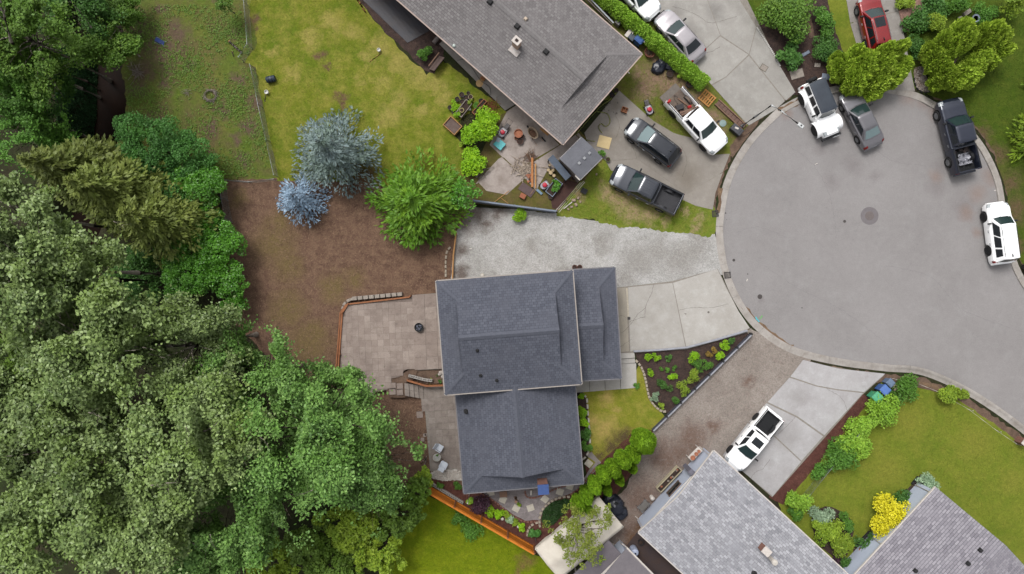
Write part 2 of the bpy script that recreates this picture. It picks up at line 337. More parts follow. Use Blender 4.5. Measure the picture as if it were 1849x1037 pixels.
sheet('bottom_lawn', [(690, 1080), (720, 980), (762, 890), (800, 908), (965, 1000), (1010, 1020), (1040, 1080)], .005, m_lawn_c, mode='straight', jit=.05)
sheet('corner_lawn', [(1596, 688), (1645, 688), (1692, 702), (1760, 741), (1849, 804), (1980, 918), (1980, 1200), (1500, 1200), (1440, 1000), (1404, 908), (1560, 732)], .004, m_lawn_b, mode='straight', jit=.05)
sheet('bark_strip', [(1553, 706), (1572, 722), (1492, 820), (1414, 912), (1388, 898)], .008, m_redmulch, mode='straight', jit=.03)
sheet('shrub_bed_soil', [(1300, -40), (1520, -30), (1550, 90), (1600, 150), (1560, 175), (1430, 172), (1400, 106), (1340, 0)], .004, m_mulch, mode='straight', jit=.05)
sheet('lawn_strip', [(1490, -30), (1530, -30), (1552, 95), (1528, 105), (1510, 60), (1500, 30)], .008, m_lawn_d if False else m_lawn_b, mode='straight', jit=.06)
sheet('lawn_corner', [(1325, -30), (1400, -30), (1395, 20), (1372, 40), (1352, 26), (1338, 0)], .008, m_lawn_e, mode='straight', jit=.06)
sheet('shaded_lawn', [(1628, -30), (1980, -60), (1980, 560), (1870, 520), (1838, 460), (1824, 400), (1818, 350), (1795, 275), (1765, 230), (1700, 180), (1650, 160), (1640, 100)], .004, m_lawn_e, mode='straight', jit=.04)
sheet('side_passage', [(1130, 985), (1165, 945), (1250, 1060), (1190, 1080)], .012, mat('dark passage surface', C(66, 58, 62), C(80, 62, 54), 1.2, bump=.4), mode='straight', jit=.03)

# road
ROAD = [(1404, 196), (1350, 252), (1312, 318), (1296, 385), (1294, 432), (1304, 490), (1326, 543), (1358, 588), (1405, 625), (1452, 645), (1520, 660), (1600, 670), (1652, 674), (1700, 690), (1765, 724), (1849, 784), (1990, 900)]
ROAD2 = [(1990, 640), (1880, 540), (1843, 490), (1824, 430), (1816, 380), (1806, 325), (1784, 275), (1756, 236), (1722, 204), (1690, 186), (1645, 165), (1560, 152), (1500, 158), (1450, 172), (1404, 196)]
rp = crom(px2(ROAD), .4)[:-1] + crom(px2(ROAD2), .4)[:-1]
mb = MB(); mb.prism([(p.x, p.y) for p in rp], -.1, .012)
road = tag(mb.build('road', m_asphalt), kind='structure')
cc = P(1570, 390); mb = MB(); mb.lathe([(.001, .016), (.70, .016), (.72, .012)], (cc.x, cc.y, 0), 32)
mb.build('tar_patch', mat('tar patch', C(128, 122, 124), C(118, 112, 114), 3), road)
mb = MB(); mb.lathe([(.001, .026), (.33, .026), (.36, .018)], (cc.x, cc.y, 0), 28); mb.build('manhole_cover', mat('manhole iron', C(122, 112, 110), C(108, 100, 98), 8, .7), road)
for (x, y, a, m, L) in ((1367, 577, -.9, mat('blue marking paint', C(90, 200, 215), None, 9), .5), (1374, 573, .9, mat('green marking paint', C(130, 190, 120), None, 9), .36)):
    q = P(x, y); mb = MB(); pts = [q.xy + Vector((math.cos(a), math.sin(a))) * L * (i / 6 - .5) + Vector((0, .04 * math.sin(i * 2))) for i in range(7)]
    ribbon(mb, pts, .1, .034, .02, int(x)); mb.build('paint_mark', m, road)
mb = MB()
for (x, y, r) in ((1325, 470, .12), (1372, 536, .2), (1350, 495, .05), (1525, 400, .12), (1474, 296, .08), (1300, 400, .07), (1304, 395, .05), (1310, 385, .06), (1306, 390, .04), (1448, 556, .05), (1312, 397, .03)):
    q = P(x, y); mb.lathe([(.001, .015), (r, .0135)], (q.x, q.y, 0), 9)
mb.build('tar_spot', mat('tar', C(84, 78, 76), None, 6), road)
for k, l in enumerate(([(1420, 260), (1470, 300), (1500, 360), (1510, 430)], [(1600, 480), (1680, 500), (1740, 560), (1849, 600)], [(1380, 480), (1440, 520), (1520, 560), (1600, 620)], [(1560, 250), (1610, 290), (1680, 300)], [(1330, 420), (1370, 410), (1420, 430)])):
    mb = MB(); ribbon(mb, crom(px2(l), .15), .018, .0145, .05, 40 + k); mb.build('crack', mat('asphalt crack', C(122, 118, 118), C(134, 130, 130), 4), road)
# kerb, cast in lengths
kerb = bpy.data.objects.new('kerb', None); col.objects.link(kerb); tag(kerb, kind='structure')
def kerb_run(pts, seed, drop=()):
    w = crom(px2(pts), .25); prof = [(-.04, -.05), (-.04, .014), (.2, .02), (.28, .075), (.36, .11), (.52, .115), (.54, .0)]
    i = 0; rg = random.Random(seed)
    while i < len(w) - 2:
        j = min(len(w) - 1, i + rg.choice((11, 12, 13)))
        rows = []
        for k in range(i, j + 1):
            t = (w[min(k + 1, len(w) - 1)] - w[max(k - 1, 0)]).normalized(); nn = Vector((t.y, -t.x)); p = w[k].copy()
            if k == i: p += t * .012
            if k == j: p -= t * .012
            f = 1.0
            for (dx, dy, dr) in drop:
                dd = (p - P(dx, dy).xy).length; f = min(f, max(.25, min(1, (dd - dr) / .8)))
            rows.append([Vector((p.x + nn.x * o, p.y + nn.y * o, z if z <= .02 else .02 + (z - .02) * f)) for o, z in prof])
        mb = MB(); mb.grid(rows); mb.add(rows[0], [tuple(range(len(prof)))]); mb.add(rows[-1], [tuple(range(len(prof)))])
        mb.build('kerb_stone', m_kerb, kerb, smooth=50); i = j
drops = ((1318, 535, 2.6), (1340, 570, 2), (1295, 330, 2), (1320, 290, 2), (1400, 630, 2), (1500, 662, 3), (1560, 668, 2), (1380, 215, 2.2), (1420, 180, 2), (1600, 155, 2.6))
mb = MB()
for rr_, sd in ((ROAD, 1), (ROAD2, 2)):
    ww = crom(px2(rr_), .3); qq = []
    for k in range(len(ww)):
        t_ = (ww[min(k + 1, len(ww) - 1)] - ww[max(k - 1, 0)]).normalized(); qq.append(ww[k] + Vector((-t_.y, t_.x)) * -.62)
    ribbon(mb, qq, .75, .0033 if sd == 1 else .0036, .04, sd)
tag(mb.build('kerb_margin', m_soil), kind='structure')
kerb_run(ROAD[::-1], 3, drops); kerb_run(ROAD2[::-1], 5, drops)
# silt along the gutter
mb = MB()
ribbon(mb, [p + Vector((.25, .08)) for p in crom(px2([(1330, 545), (1348, 570), (1366, 588), (1385, 604), (1405, 618), (1425, 630)]), .3)], .38, .0225, .07, 4)
ribbon(mb, crom(px2([(1302, 340), (1299, 365), (1296, 385)]), .3), .3, .026, .06, 8); ribbon(mb, crom(px2([(1405, 200), (1425, 192), (1450, 180), (1490, 168)]), .3), .5, .0225, .1, 9)
ribbon(mb, crom(px2([(1640, 688), (1680, 697), (1700, 705)]), .3), .35, .0225, .06, 10)
tag(mb.build('gutter_silt', ground_mat('silt', C(128, 104, 84), C(112, 92, 76), C(140, 116, 92), contrast=.3)), kind='stuff')
for (x, y) in ((1289, 386), (1311, 497)):
    q = P(x, y); t = thing('drain_grate', 'square black iron drain grate in the gutter beside the %s' % ('worn grass verge' if y < 400 else 'gravel parking patch'), 'grate', (q.x + .1, q.y, .02), R(5))
    mb = MB(); [mb.box((0, s * .23, .03), (.5, .05, .05)) for s in (-1, 1)]; [mb.box((s * .23, 0, .03), (.05, .5, .05)) for s in (-1, 1)]; mb.build('frame', mat('iron', C(70, 66, 66), None, 8, .6), t)
    for k in range(5): mb = MB(); mb.box((-.16 + k * .08, 0, .03), (.035, .42, .04)); mb.build('bar', mat('iron', C(70, 66, 66)), t)

# ---------------------------------------------------------------- slabs
def slab(parent, pts, z, m, th=.12, gap=.006, name='slab', bevel=.008):
    w = px2(pts); c = sum(w, Vector((0, 0))) / len(w)
    w = [p + (c - p).normalized() * gap for p in w]
    mb = MB(); mb.prism([(p.x, p.y) for p in w], z - th, z - .001 * (len(parent.children) % 5)); return mb.build(name, m, parent)
def cracks(parent, lines, z, w=.022, m=None):
    for k, l in enumerate(lines):
        mb = MB(); ribbon(mb, crom(px2(l), .12), w, z + .003, .03, k + len(lines)); mb.build('crack', m or m_crack, parent)
def struct(name): o = bpy.data.objects.new(name, None); col.objects.link(o); return tag(o, kind='structure')
dr = struct('driveway')
sheet('joint_bed', [(1108, 520), (1214, 508), (1296, 486), (1352, 600), (1240, 631), (1112, 640)], .034, m_joint, 'straight', 0, parent=dr)
slab(dr, [(1112, 521), (1129, 519.5), (1136, 634), (1121, 636)], .04, conc_mat('apron concrete', C(176, 168, 154), C(160, 152, 140)))
slab(dr, [(1134, 519), (1214, 511), (1237.5, 627), (1138, 634.5)], .045, m_conc)
slab(dr, [(1215, 511), (1295, 486), (1311, 520), (1332, 560), (1354, 593), (1300, 611), (1239, 627)], .045, m_conc)
mb = MB(); ribbon(mb, px2([(1131.5, 520), (1134.5, 572)]), .16, .042); mb.build('trench_drain', mat('drain cement', C(204, 194, 176), None, 8), dr)
mb = MB(); q = P(1135.5, 575); mb.box((q.x, q.y, .05), (.22, .22, .03)); mb.build('drain_cover', mat('iron', C(70, 66, 66)), dr)
cracks(dr, [[(1180, 514), (1176, 530), (1166, 552), (1164, 575)], [(1166, 556), (1152, 567), (1138, 586), (1122, 602)], [(1164, 572), (1150, 576), (1136, 582)]], .045)
cracks(dr, [[(1226, 560), (1250, 556), (1280, 556), (1300, 553), (1315, 549)], [(1112, 572), (1122, 570), (1130, 574)], [(1118, 628), (1130, 620), (1140, 612)]], .045, .018)
mb = MB()
for (x, y, r) in ((1238, 567, .05), (1279, 564, .09), (1322, 520, .03), (1236, 566, .03)):
    q = P(x, y); mb.lathe([(.001, .0495), (r, .049)], (q.x, q.y, 0), 9)
mb.build('oil_spot', mat('oil', C(120, 112, 106), None, 6), dr)

dr = struct('neighbour_driveway')
sheet('joint_bed', [(1057, 240), (1118, 166), (1138, 184), (1172, 214), (1224, 245), (1252, 252), (1286, 282), (1312, 283), (1288, 345), (1282, 377), (1256, 371), (1200, 345), (1103, 306), (1094, 290), (1064, 262)], .0225, m_joint, 'straight', 0, parent=dr)
slab(dr, [(1055, 240), (1118, 164), (1138, 182), (1172, 212), (1196, 232), (1150, 286), (1094, 291), (1062, 262)], .03, m_conc2)
slab(dr, [(1196, 233), (1224, 243), (1252, 250), (1286, 280), (1318, 278), (1305, 311), (1240, 350), (1151, 287)], .034, m_conc2)
slab(dr, [(1094, 292), (1151, 288), (1239, 351), (1305, 312), (1292, 348), (1287, 379), (1256, 372), (1200, 346), (1103, 308)], .03, m_conc2)
cracks(dr, [[(1110, 205), (1118, 228), (1112, 250)], [(1118, 230), (1140, 262), (1150, 286)], [(1230, 265), (1240, 290), (1232, 320)]], .032, .018)
mb = MB()
for (x, y, r) in ((1101, 186, .1), (1097, 190, .07), (1115, 186, .07), (1091, 198, .07), (1099, 200, .06), (1097, 205, .06), (1113, 205, .09), (1108, 203, .05), (1093, 193, .05)):
    q = P(x, y); mb.lathe([(.001, .0365), (r, .036)], (q.x, q.y, 0), 9)
mb.build('oil_spot', mat('oil', C(120, 112, 106), None, 6), dr)

dr = struct('wide_driveway')
sheet('joint_bed', [(1180, -40), (1330, -40), (1400, 106), (1434, 163), (1398, 200), (1348, 225), (1284, 153), (1200, 50)], .034, m_joint, 'straight', 0, parent=dr)
for pts in ([(1170, -40), (1262, -40), (1300, 64), (1256, 104), (1247, 111), (1200, 50)], [(1263, -40), (1326, -40), (1335, 0), (1365, 49), (1352, 98), (1301, 64)],
            [(1300, 66), (1351, 99), (1310, 139), (1284, 153), (1248, 112), (1257, 105)], [(1366, 50), (1400, 106), (1436, 167), (1419, 182), (1353, 99)], [(1352, 101), (1417, 183), (1402, 197), (1352, 227), (1286, 155), (1311, 140)]):
    slab(dr, pts, .04, m_conc3)
cracks(dr, [[(1214, 12), (1240, 20), (1262, 30)], [(1262, 30), (1285, 42), (1330, 30)], [(1250, 100), (1280, 95), (1300, 85)]], .04, .02)
mb = MB(); q = P(1379, 123); mb.box((q.x, q.y, .045), (.5, .42, .016), R(-32)); mb.build('utility_cover', mat('cover concrete', C(168, 158, 148), None, 8), dr)
mb = MB(); q = P(1379, 123); mb.box((q.x, q.y, .042), (.58, .5, .012), R(-32)); mb.build('cover_rim', m_crack, dr)

dr = struct('long_driveway')
sheet('joint_bed', [(1448, 653), (1596, 678), (1556, 714), (1394, 898), (1308, 822)], .034, m_joint, 'straight', 0, parent=dr)
for pts in ([(1450, 650), (1515, 666), (1598, 675), (1560, 708), (1512, 703), (1474, 696), (1427, 680)], [(1425, 682), (1474, 698), (1512, 705), (1558, 710), (1488, 786), (1440, 752), (1386, 726)],
            [(1384, 728), (1438, 754), (1486, 788), (1447, 832), (1399, 787), (1352, 762)], [(1350, 764), (1398, 789), (1446, 834), (1395, 896), (1305, 822)]):
    slab(dr, pts, .04, m_conc4)
cracks(dr, [[(1360, 745), (1390, 770), (1420, 765)], [(1352, 870), (1364, 852), (1375, 848), (1390, 830)], [(1404, 784), (1425, 765), (1436, 752)], [(1490, 700), (1520, 720), (1530, 745)]], .04, .018)

dr = struct('side_driveway')
sheet('joint_bed', [(1524, -30), (1612, -30), (1650, 162), (1568, 158)], .0305, m_joint, 'straight', 0, parent=dr)
for pts in ([(1523, -30), (1612, -30), (1622, 20), (1535, 42)], [(1535, 43), (1622, 21), (1634, 72), (1546, 80)], [(1546, 81), (1634, 73), (1645, 130), (1560, 130)], [(1560, 131), (1645, 131), (1652, 165), (1600, 162), (1566, 160)]):
    slab(dr, pts, .036, m_walk)
path = struct('brick_path')
slab(path, [(1631, 52), (1622, 20), (1640, 14), (1665, -10), (1690, -10), (1668, 20), (1652, 40), (1640, 58)], .03, ground_mat('brick dust path', C(150, 116, 104), C(138, 108, 98), C(160, 130, 118), fine=10, contrast=.2))

wk = struct('front_walk')
slab(wk, [(1117, 638), (1145, 637), (1146, 646), (1118, 648)], .16, m_conc, th=.2); slab(wk, [(1118, 649), (1146, 647), (1147, 655), (1119, 657)], .10, m_conc, th=.14)
for a, b in ((1120, 1148), (1092, 1119), (1064, 1091), (1040, 1063)):
    slab(wk, [(a, 657 if a == 1120 else 676), (b + .5, 656 if a == 1120 else 676), (b + 1.5, 700.5 - (b - 1148) * .08), (a + 1, 700.5 - (a - 1148) * .08)], .05, m_conc)
wk = struct('house_walk')
wp = [(793, 80), (845, 142), (912, 200)]; wq = [(812, 62), (864, 118), (935, 186)]
for k in range(6):
    f = lambda L, t: (L[0][0] + (L[2][0] - L[0][0]) * t, L[0][1] + (L[2][1] - L[0][1]) * t)
    a, b, c, d = f(wp, k / 6), f(wp, (k + 1) / 6), f(wq, (k + 1) / 6), f(wq, k / 6); slab(wk, [a, b, c, d], .05, m_walk)
pt = struct('neighbour_patio')
for pts in ([(915, 202), (938, 186), (985, 235), (1010, 262), (950, 296), (935, 275), (908, 285), (884, 262)], [(900, 287), (906, 284), (948, 322), (915, 352), (878, 345), (862, 328)], [(908, 283), (935, 274), (952, 298), (990, 305), (968, 345), (948, 322)], [(1012, 262), (1045, 240), (1060, 262), (1008, 290), (1000, 306), (955, 298)]):
    slab(pt, pts, .03, m_dirty)

# paved terraces of the main house
def tiles(parent, x0, y0, nx, ny, s, ang, z, poly, m, th=.1, seed=2, jitter=.0, skip=()):
    """square slabs in rows; those whose centre lies in the outline"""
    W = px2(poly, z); rg = random.Random(seed); o = P(x0, y0, z).xy; d = s / SC
    ca, sa = math.cos(R(ang)), math.sin(R(ang)); base = None
    def inside(p):
        c = False
        for i in range(len(W)):
            a, b = W[i], W[i - 1]
            if (a.y > p.y) != (b.y > p.y) and p.x < (b.x - a.x) * (p.y - a.y) / (b.y - a.y) + a.x: c = not c
        return c
    meshes = []
    for k in range(4):
        mb = MB(); h = d / 2 - .004; mb.box((0, 0, -th / 2), (2 * h, 2 * h * (1 if k < 3 else .985), th)); ob = mb.build('slab', m, parent); meshes.append(ob)
    used = set()
    for j in range(ny):
        for i in range(nx):
            lx, ly = (i + .5 + (.0 if j % 3 else .04)) * d, -(j + .5) * d; p = o + Vector((lx * ca - ly * sa, lx * sa + ly * ca))
            if not inside(p): continue
            k = rg.randrange(4); ob = meshes[k] if k not in used else meshes[k].copy()
            if k in used: col.objects.link(ob)
            used.add(k); ob.location = (p.x + rg.uniform(-.006, .006), p.y + rg.uniform(-.006, .006), z + rg.uniform(-.006, .006)); ob.rotation_euler = (rg.uniform(-.008, .008), rg.uniform(-.008, .008), R(ang + rg.uniform(-.6, .6)))
    for k in range(4):
        if k not in used: bpy.data.objects.remove(meshes[k])
def paver_mat(name, ca, cb, cc, moss):
    t = NT(name); v = t.obj(); r = t.n('ObjectInfo').outputs['Random']; g = t.gen('Object'); wv = t.n('NewGeometry').outputs['Position']
    c = t.mix(r, ca, cb); c = t.mix(t.rng(t.noise(wv, .9, 7, .7), .42, .72), c, cc); c = t.mix(t.rng(t.noise(wv, 2.6, 6, .75), .56, .8), c, moss)
    c = t.mix(1.0, c, t.rng(t.noise(wv, 12, 4, .75), .25, .75, .84, 1.16), 'MULTIPLY'); t.bump(t.noise(wv, 18, 4), .25, .01); return t.done(c, .92, 0, .2)
m_paver = paver_mat('terrace slab', C(176, 162, 152), C(158, 143, 134), C(138, 124, 116), C(112, 99, 93))
m_paver2 = paver_mat('lower terrace slab', C(160, 150, 142), C(144, 134, 126), C(126, 114, 108), C(112, 102, 94))
TZ = .5
ter = struct('terrace')
TP = [(627, 548), (744, 535.5), (747, 664), (730, 669), (721, 681), (705, 684), (700, 704), (660, 711), (639, 708), (618, 693), (614, 667), (619, 566)]
mb = MB(); w = px2(TP, TZ); mb.prism([(p.x, p.y) for p in w], -.02, TZ - .02); mb.build('terrace_base', mat('paving bed', C(138, 124, 116), C(120, 106, 98), 4), ter)
tiles(ter, 612, 550, 13, 16, 11.0, 2.3, TZ, TP, m_paver)
T2 = [(744, 533), (808, 528), (810, 666), (754, 669), (749, 626)]
mb = MB(); w = px2(T2, TZ); mb.prism([(p.x, p.y) for p in w], -.02, TZ - .03); mb.build('terrace_base', m_joint, ter)
for j in range(6):
    y0, y1 = 533 + j * 22.6, 533 + (j + 1) * 22.6 - .3
    for (xa, xb) in ((744, 766), (766, 787), (787, 808)):
        sh = j * .8; w = px2([(xa + sh + .2, y0 - (xa - 744) * .05), (xb + sh - .2, y0 - (xb - 744) * .05), (xb + sh + .6, y1 - (xb - 744) * .05), (xa + sh + .9, y1 - (xa - 744) * .05)], TZ)
        mb = MB(); mb.prism([(p.x, p.y) for p in w], TZ - .05, TZ + .012); mb.build('slab', m_paver, ter)
low = struct('lower_terrace')
LP = [(764, 698), (830, 690), (840, 850), (777, 851), (772, 796)]
sheet('slab_bed', LP, .016, m_joint, 'straight', 0, parent=low)
tiles(low, 759, 697, 8, 14, 11.6, 3.2, .05, LP, m_paver2, seed=8)
sheet('step_soil', [(698, 706), (704, 684), (720, 679), (747, 663), (756, 668), (748, 684), (734, 690), (733, 716), (704, 716)], .41, m_soil, 'straight', .03)
# steps down from the terrace
for k in range(4):
    z = .42 - k * .1; x = 730 + k * 8.6; w = px2([(x, 692 + k * 1.2), (x + 8, 693 + k * 1.2), (x + 9.3, 721 - (3 - k) * 1.5), (x + 1.2, 719 - (3 - k) * 1.5)], z)
    st = low if k else low
    mb = MB(); mid = [(w[0] + w[3]) / 2, (w[1] + w[2]) / 2]
    mb.prism([(p.x, p.y) for p in (w[0], w[1], mid[1], mid[0])], -.01, z); mb.build('step', m_paver2, low)
    mb = MB(); d = Vector((0, -.015)); mb.prism([(p.x, p.y) for p in (mid[0] + d, mid[1] + d, w[2], w[3])], -.01, z - .004); mb.build('step', m_paver2, low)
for (x, y) in ((709, 697), (709, 707), (722, 698), (722, 708)):
    q = P(x, y, .46); mb = MB(); mb.box((0, 0, 0), (.5, .5, .1)); o = mb.build('slab', m_paver, ter); o.location = q; o.rotation_euler = (0, 0, R(2 + (x % 3)))
for (x, y, s, a) in ((758, 749, .5, 4), (767, 786, .26, 10), (763, 794, .3, 0), (769, 785, .2, 2)):
    q = P(x, y, .04); mb = MB(); mb.box((0, 0, 0), (s, s, .08), R(a)); o = tag(mb.build('paver', m_paver, bevel=.01), 'loose %s concrete paver lying on the bark beside the lower terrace' % ('large square' if s > .4 else 'small'), 'paver', 'loose pavers by the lower terrace'); o.location = q
sheet('white_stones_bed', [(777, 851), (838, 850), (839, 866), (800, 868), (779, 862)], .02, gravel_mat('white stones', C(206, 200, 192), C(190, 184, 176), C(150, 140, 132)), jit=.08)
# ================================================================ houses
def shingle_mat(name, ca, cb, stain, course, width=.34, contrast=.1, stains=None):
    t = NT(name); uv = t.gen('UV'); v = t.obj()
    br = t.n('TexBrick', {'Vector': uv, 'Color1': ca, 'Color2': cb, 'Mortar': tuple(x * .55 for x in cb), 'Scale': 1.0, 'Mortar Size': .012, 'Bias': 0.0, 'Brick Width': width, 'Row Height': course}, offset=.37, squash=1.0)
    c = br.outputs['Color']
    c = t.mix(t.rng(t.noise(v, .5, 7, .7), .45, .75), c, stain)
    if stains: c = t.mix(t.math('MULTIPLY', t.spots(v, stains[0], .7, .6), .7), c, stains[1])
    c = t.mix(1.0, c, t.rng(t.noise(v, 9, 5, .8), .25, .75, 1 - contrast, 1 + contrast), 'MULTIPLY')
    t.bump(t.noise(v, 25, 4, .8), .35, .01); return t.done(c, .92, 0, .15)
COURSE = .20
m_sh_main = shingle_mat('blue grey shingles', C(104, 107, 118), C(88, 91, 102), C(96, 98, 108), COURSE, .3, .12, ([(850, 735, 12), (870, 725, 9), (840, 745, 8), (915, 640, 14)], C(126, 120, 122)))
m_sh_top = shingle_mat('weathered grey shingles', C(142, 138, 138), C(120, 116, 116), C(131, 127, 127), COURSE, .3, .15, ([(900, 110, 20), (860, 40, 26), (1000, 150, 26), (1020, 60, 20), (960, 120, 12)], C(152, 146, 143)))
m_sh_r = shingle_mat('mottled light grey shingles', C(192, 192, 197), C(146, 146, 152), C(168, 168, 174), COURSE, .36, .12)
m_sh_r2 = shingle_mat('mottled violet grey shingles', C(172, 168, 175), C(136, 132, 140), C(154, 150, 157), COURSE, .4, .12)
m_felt = mat('grey roof felt', C(126, 120, 124), C(112, 107, 112), 2, .9, bump=.3, bscale=20)
m_trim = mat('white trim', C(222, 214, 206), C(206, 198, 190), 3, .6)
m_dtrim = mat('brown trim', C(112, 92, 82), C(96, 80, 72), 3, .7)
m_side = mat('grey blue siding', C(206, 214, 232), C(196, 204, 222), 1, .7, fine=.05)
m_side2 = mat('cream siding', C(170, 150, 136), C(156, 138, 126), 1, .7, fine=.05)
m_brick = mat('red brick', C(150, 106, 92), C(122, 88, 78), 7, .9, bump=.5)
m_glass = mat('window glass', C(38, 44, 50), C(30, 36, 42), 1, .08, spec=.6, fine=0)
m_dark = mat('dark rubber', C(48, 47, 48), C(38, 38, 40), 6, .8)
m_metal = mat('galvanised metal', C(170, 174, 178), C(148, 152, 156), 5, .45, metal=.6)

class RB(MB):
    def __init__(s): super().__init__(); s.uv = []
    def plane(s, poly, a, b, course=COURSE, lift=.022):
        """one roof slope laid in overlapping courses from the eave line a-b upwards"""
        poly = [Vector(p) for p in poly]; a = Vector(a); e = (Vector(b) - a).normalized()
        n = Vector((0, 0, 0))
        for i in range(len(poly)): n += poly[i].cross(poly[(i + 1) % len(poly)])
        n.normalize(); n = n if n.z > 0 else -n
        up = n.cross(e); up = up if up.z > 0 else -up
        V = [(p, (p - a).dot(up)) for p in poly]; vmin = min(v for _, v in V); vmax = max(v for _, v in V)
        k0, k1 = math.floor(vmin / course + 1e-4), math.ceil(vmax / course - 1e-4)
        def clip(ps, lim, keep_above):
            out = []
            for i in range(len(ps)):
                (p, v), (q, w) = ps[i], ps[(i + 1) % len(ps)]
                ip, iq = ((v >= lim), (w >= lim)) if keep_above else ((v <= lim), (w <= lim))
                if ip: out.append((p, v))
                if ip != iq:
                    t = (lim - v) / (w - v); out.append((p.lerp(q, t), lim))
            return out
        for k in range(k0, k1):
            lo, hi = k * course, (k + 1) * course
            c = clip(clip(V, lo, True), hi, False)
            if len(c) < 3: continue
            base = len(s.v)
            s.v += [p + n * (lift * (1 - (v - lo) / course) + .004) for p, v in c]; s.uv += [((p - a).dot(e), v + .001) for p, v in c]
            s.f.append(tuple(range(base, base + len(c))))
            bot = sorted([(p - a).dot(e) for p, v in c if abs(v - lo) < 1e-3])
            if len(bot) >= 2 and bot[-1] - bot[0] > .02:
                q0 = a + e * bot[0] + up * lo; q1 = a + e * bot[-1] + up * lo; base = len(s.v)
                s.v += [q0 + n * (lift + .004), q1 + n * (lift + .004), q1 - n * .002, q0 - n * .002]; s.uv += [(bot[0], lo), (bot[-1], lo), (bot[-1], lo - .002), (bot[0], lo - .002)]
                s.f.append((base, base + 1, base + 2, base + 3))
    def finish(s, name, m, parent):
        o = s.build(name, m, parent, world=True); me = o.data; l = me.uv_layers.new(name='UVMap')
        vi = np.zeros(len(me.loops), np.int32); me.loops.foreach_get('vertex_index', vi)
        l.data.foreach_set('uv', np.asarray(s.uv, np.float32)[vi].ravel()); return o
def rect_px(c4, z):
    """corners in order: origin, end of the ridge side, opposite, end of the width side"""
    p = [P(x, y, z).xy for x, y in c4]; ex = ((p[1] - p[0]) + (p[2] - p[3])).normalized()
    ey0 = (p[3] - p[0]) + (p[2] - p[1]); ey = Vector((-ex.y, ex.x)); ey = ey if ey.dot(ey0) > 0 else -ey
    c = (p[0] + p[1] + p[2] + p[3]) / 4; L = ((p[1] - p[0]).length + (p[2] - p[3]).length) / 2; W = (abs((p[3] - p[0]).dot(ey)) + abs((p[2] - p[1]).dot(ey))) / 2
    return c - ex * L / 2 - ey * W / 2, ex, ey, L, W
def cap_mat(m):
    k = m.name + ' cap'
    if k not in _mc:
        br = [n for n in m.node_tree.nodes if n.type == 'TEX_BRICK'][0]; a, b = br.inputs['Color1'].default_value[:3], br.inputs['Color2'].default_value[:3]; mat(k, tuple(x * .96 for x in a), tuple(b), 6, .92)
    return _mc[k]
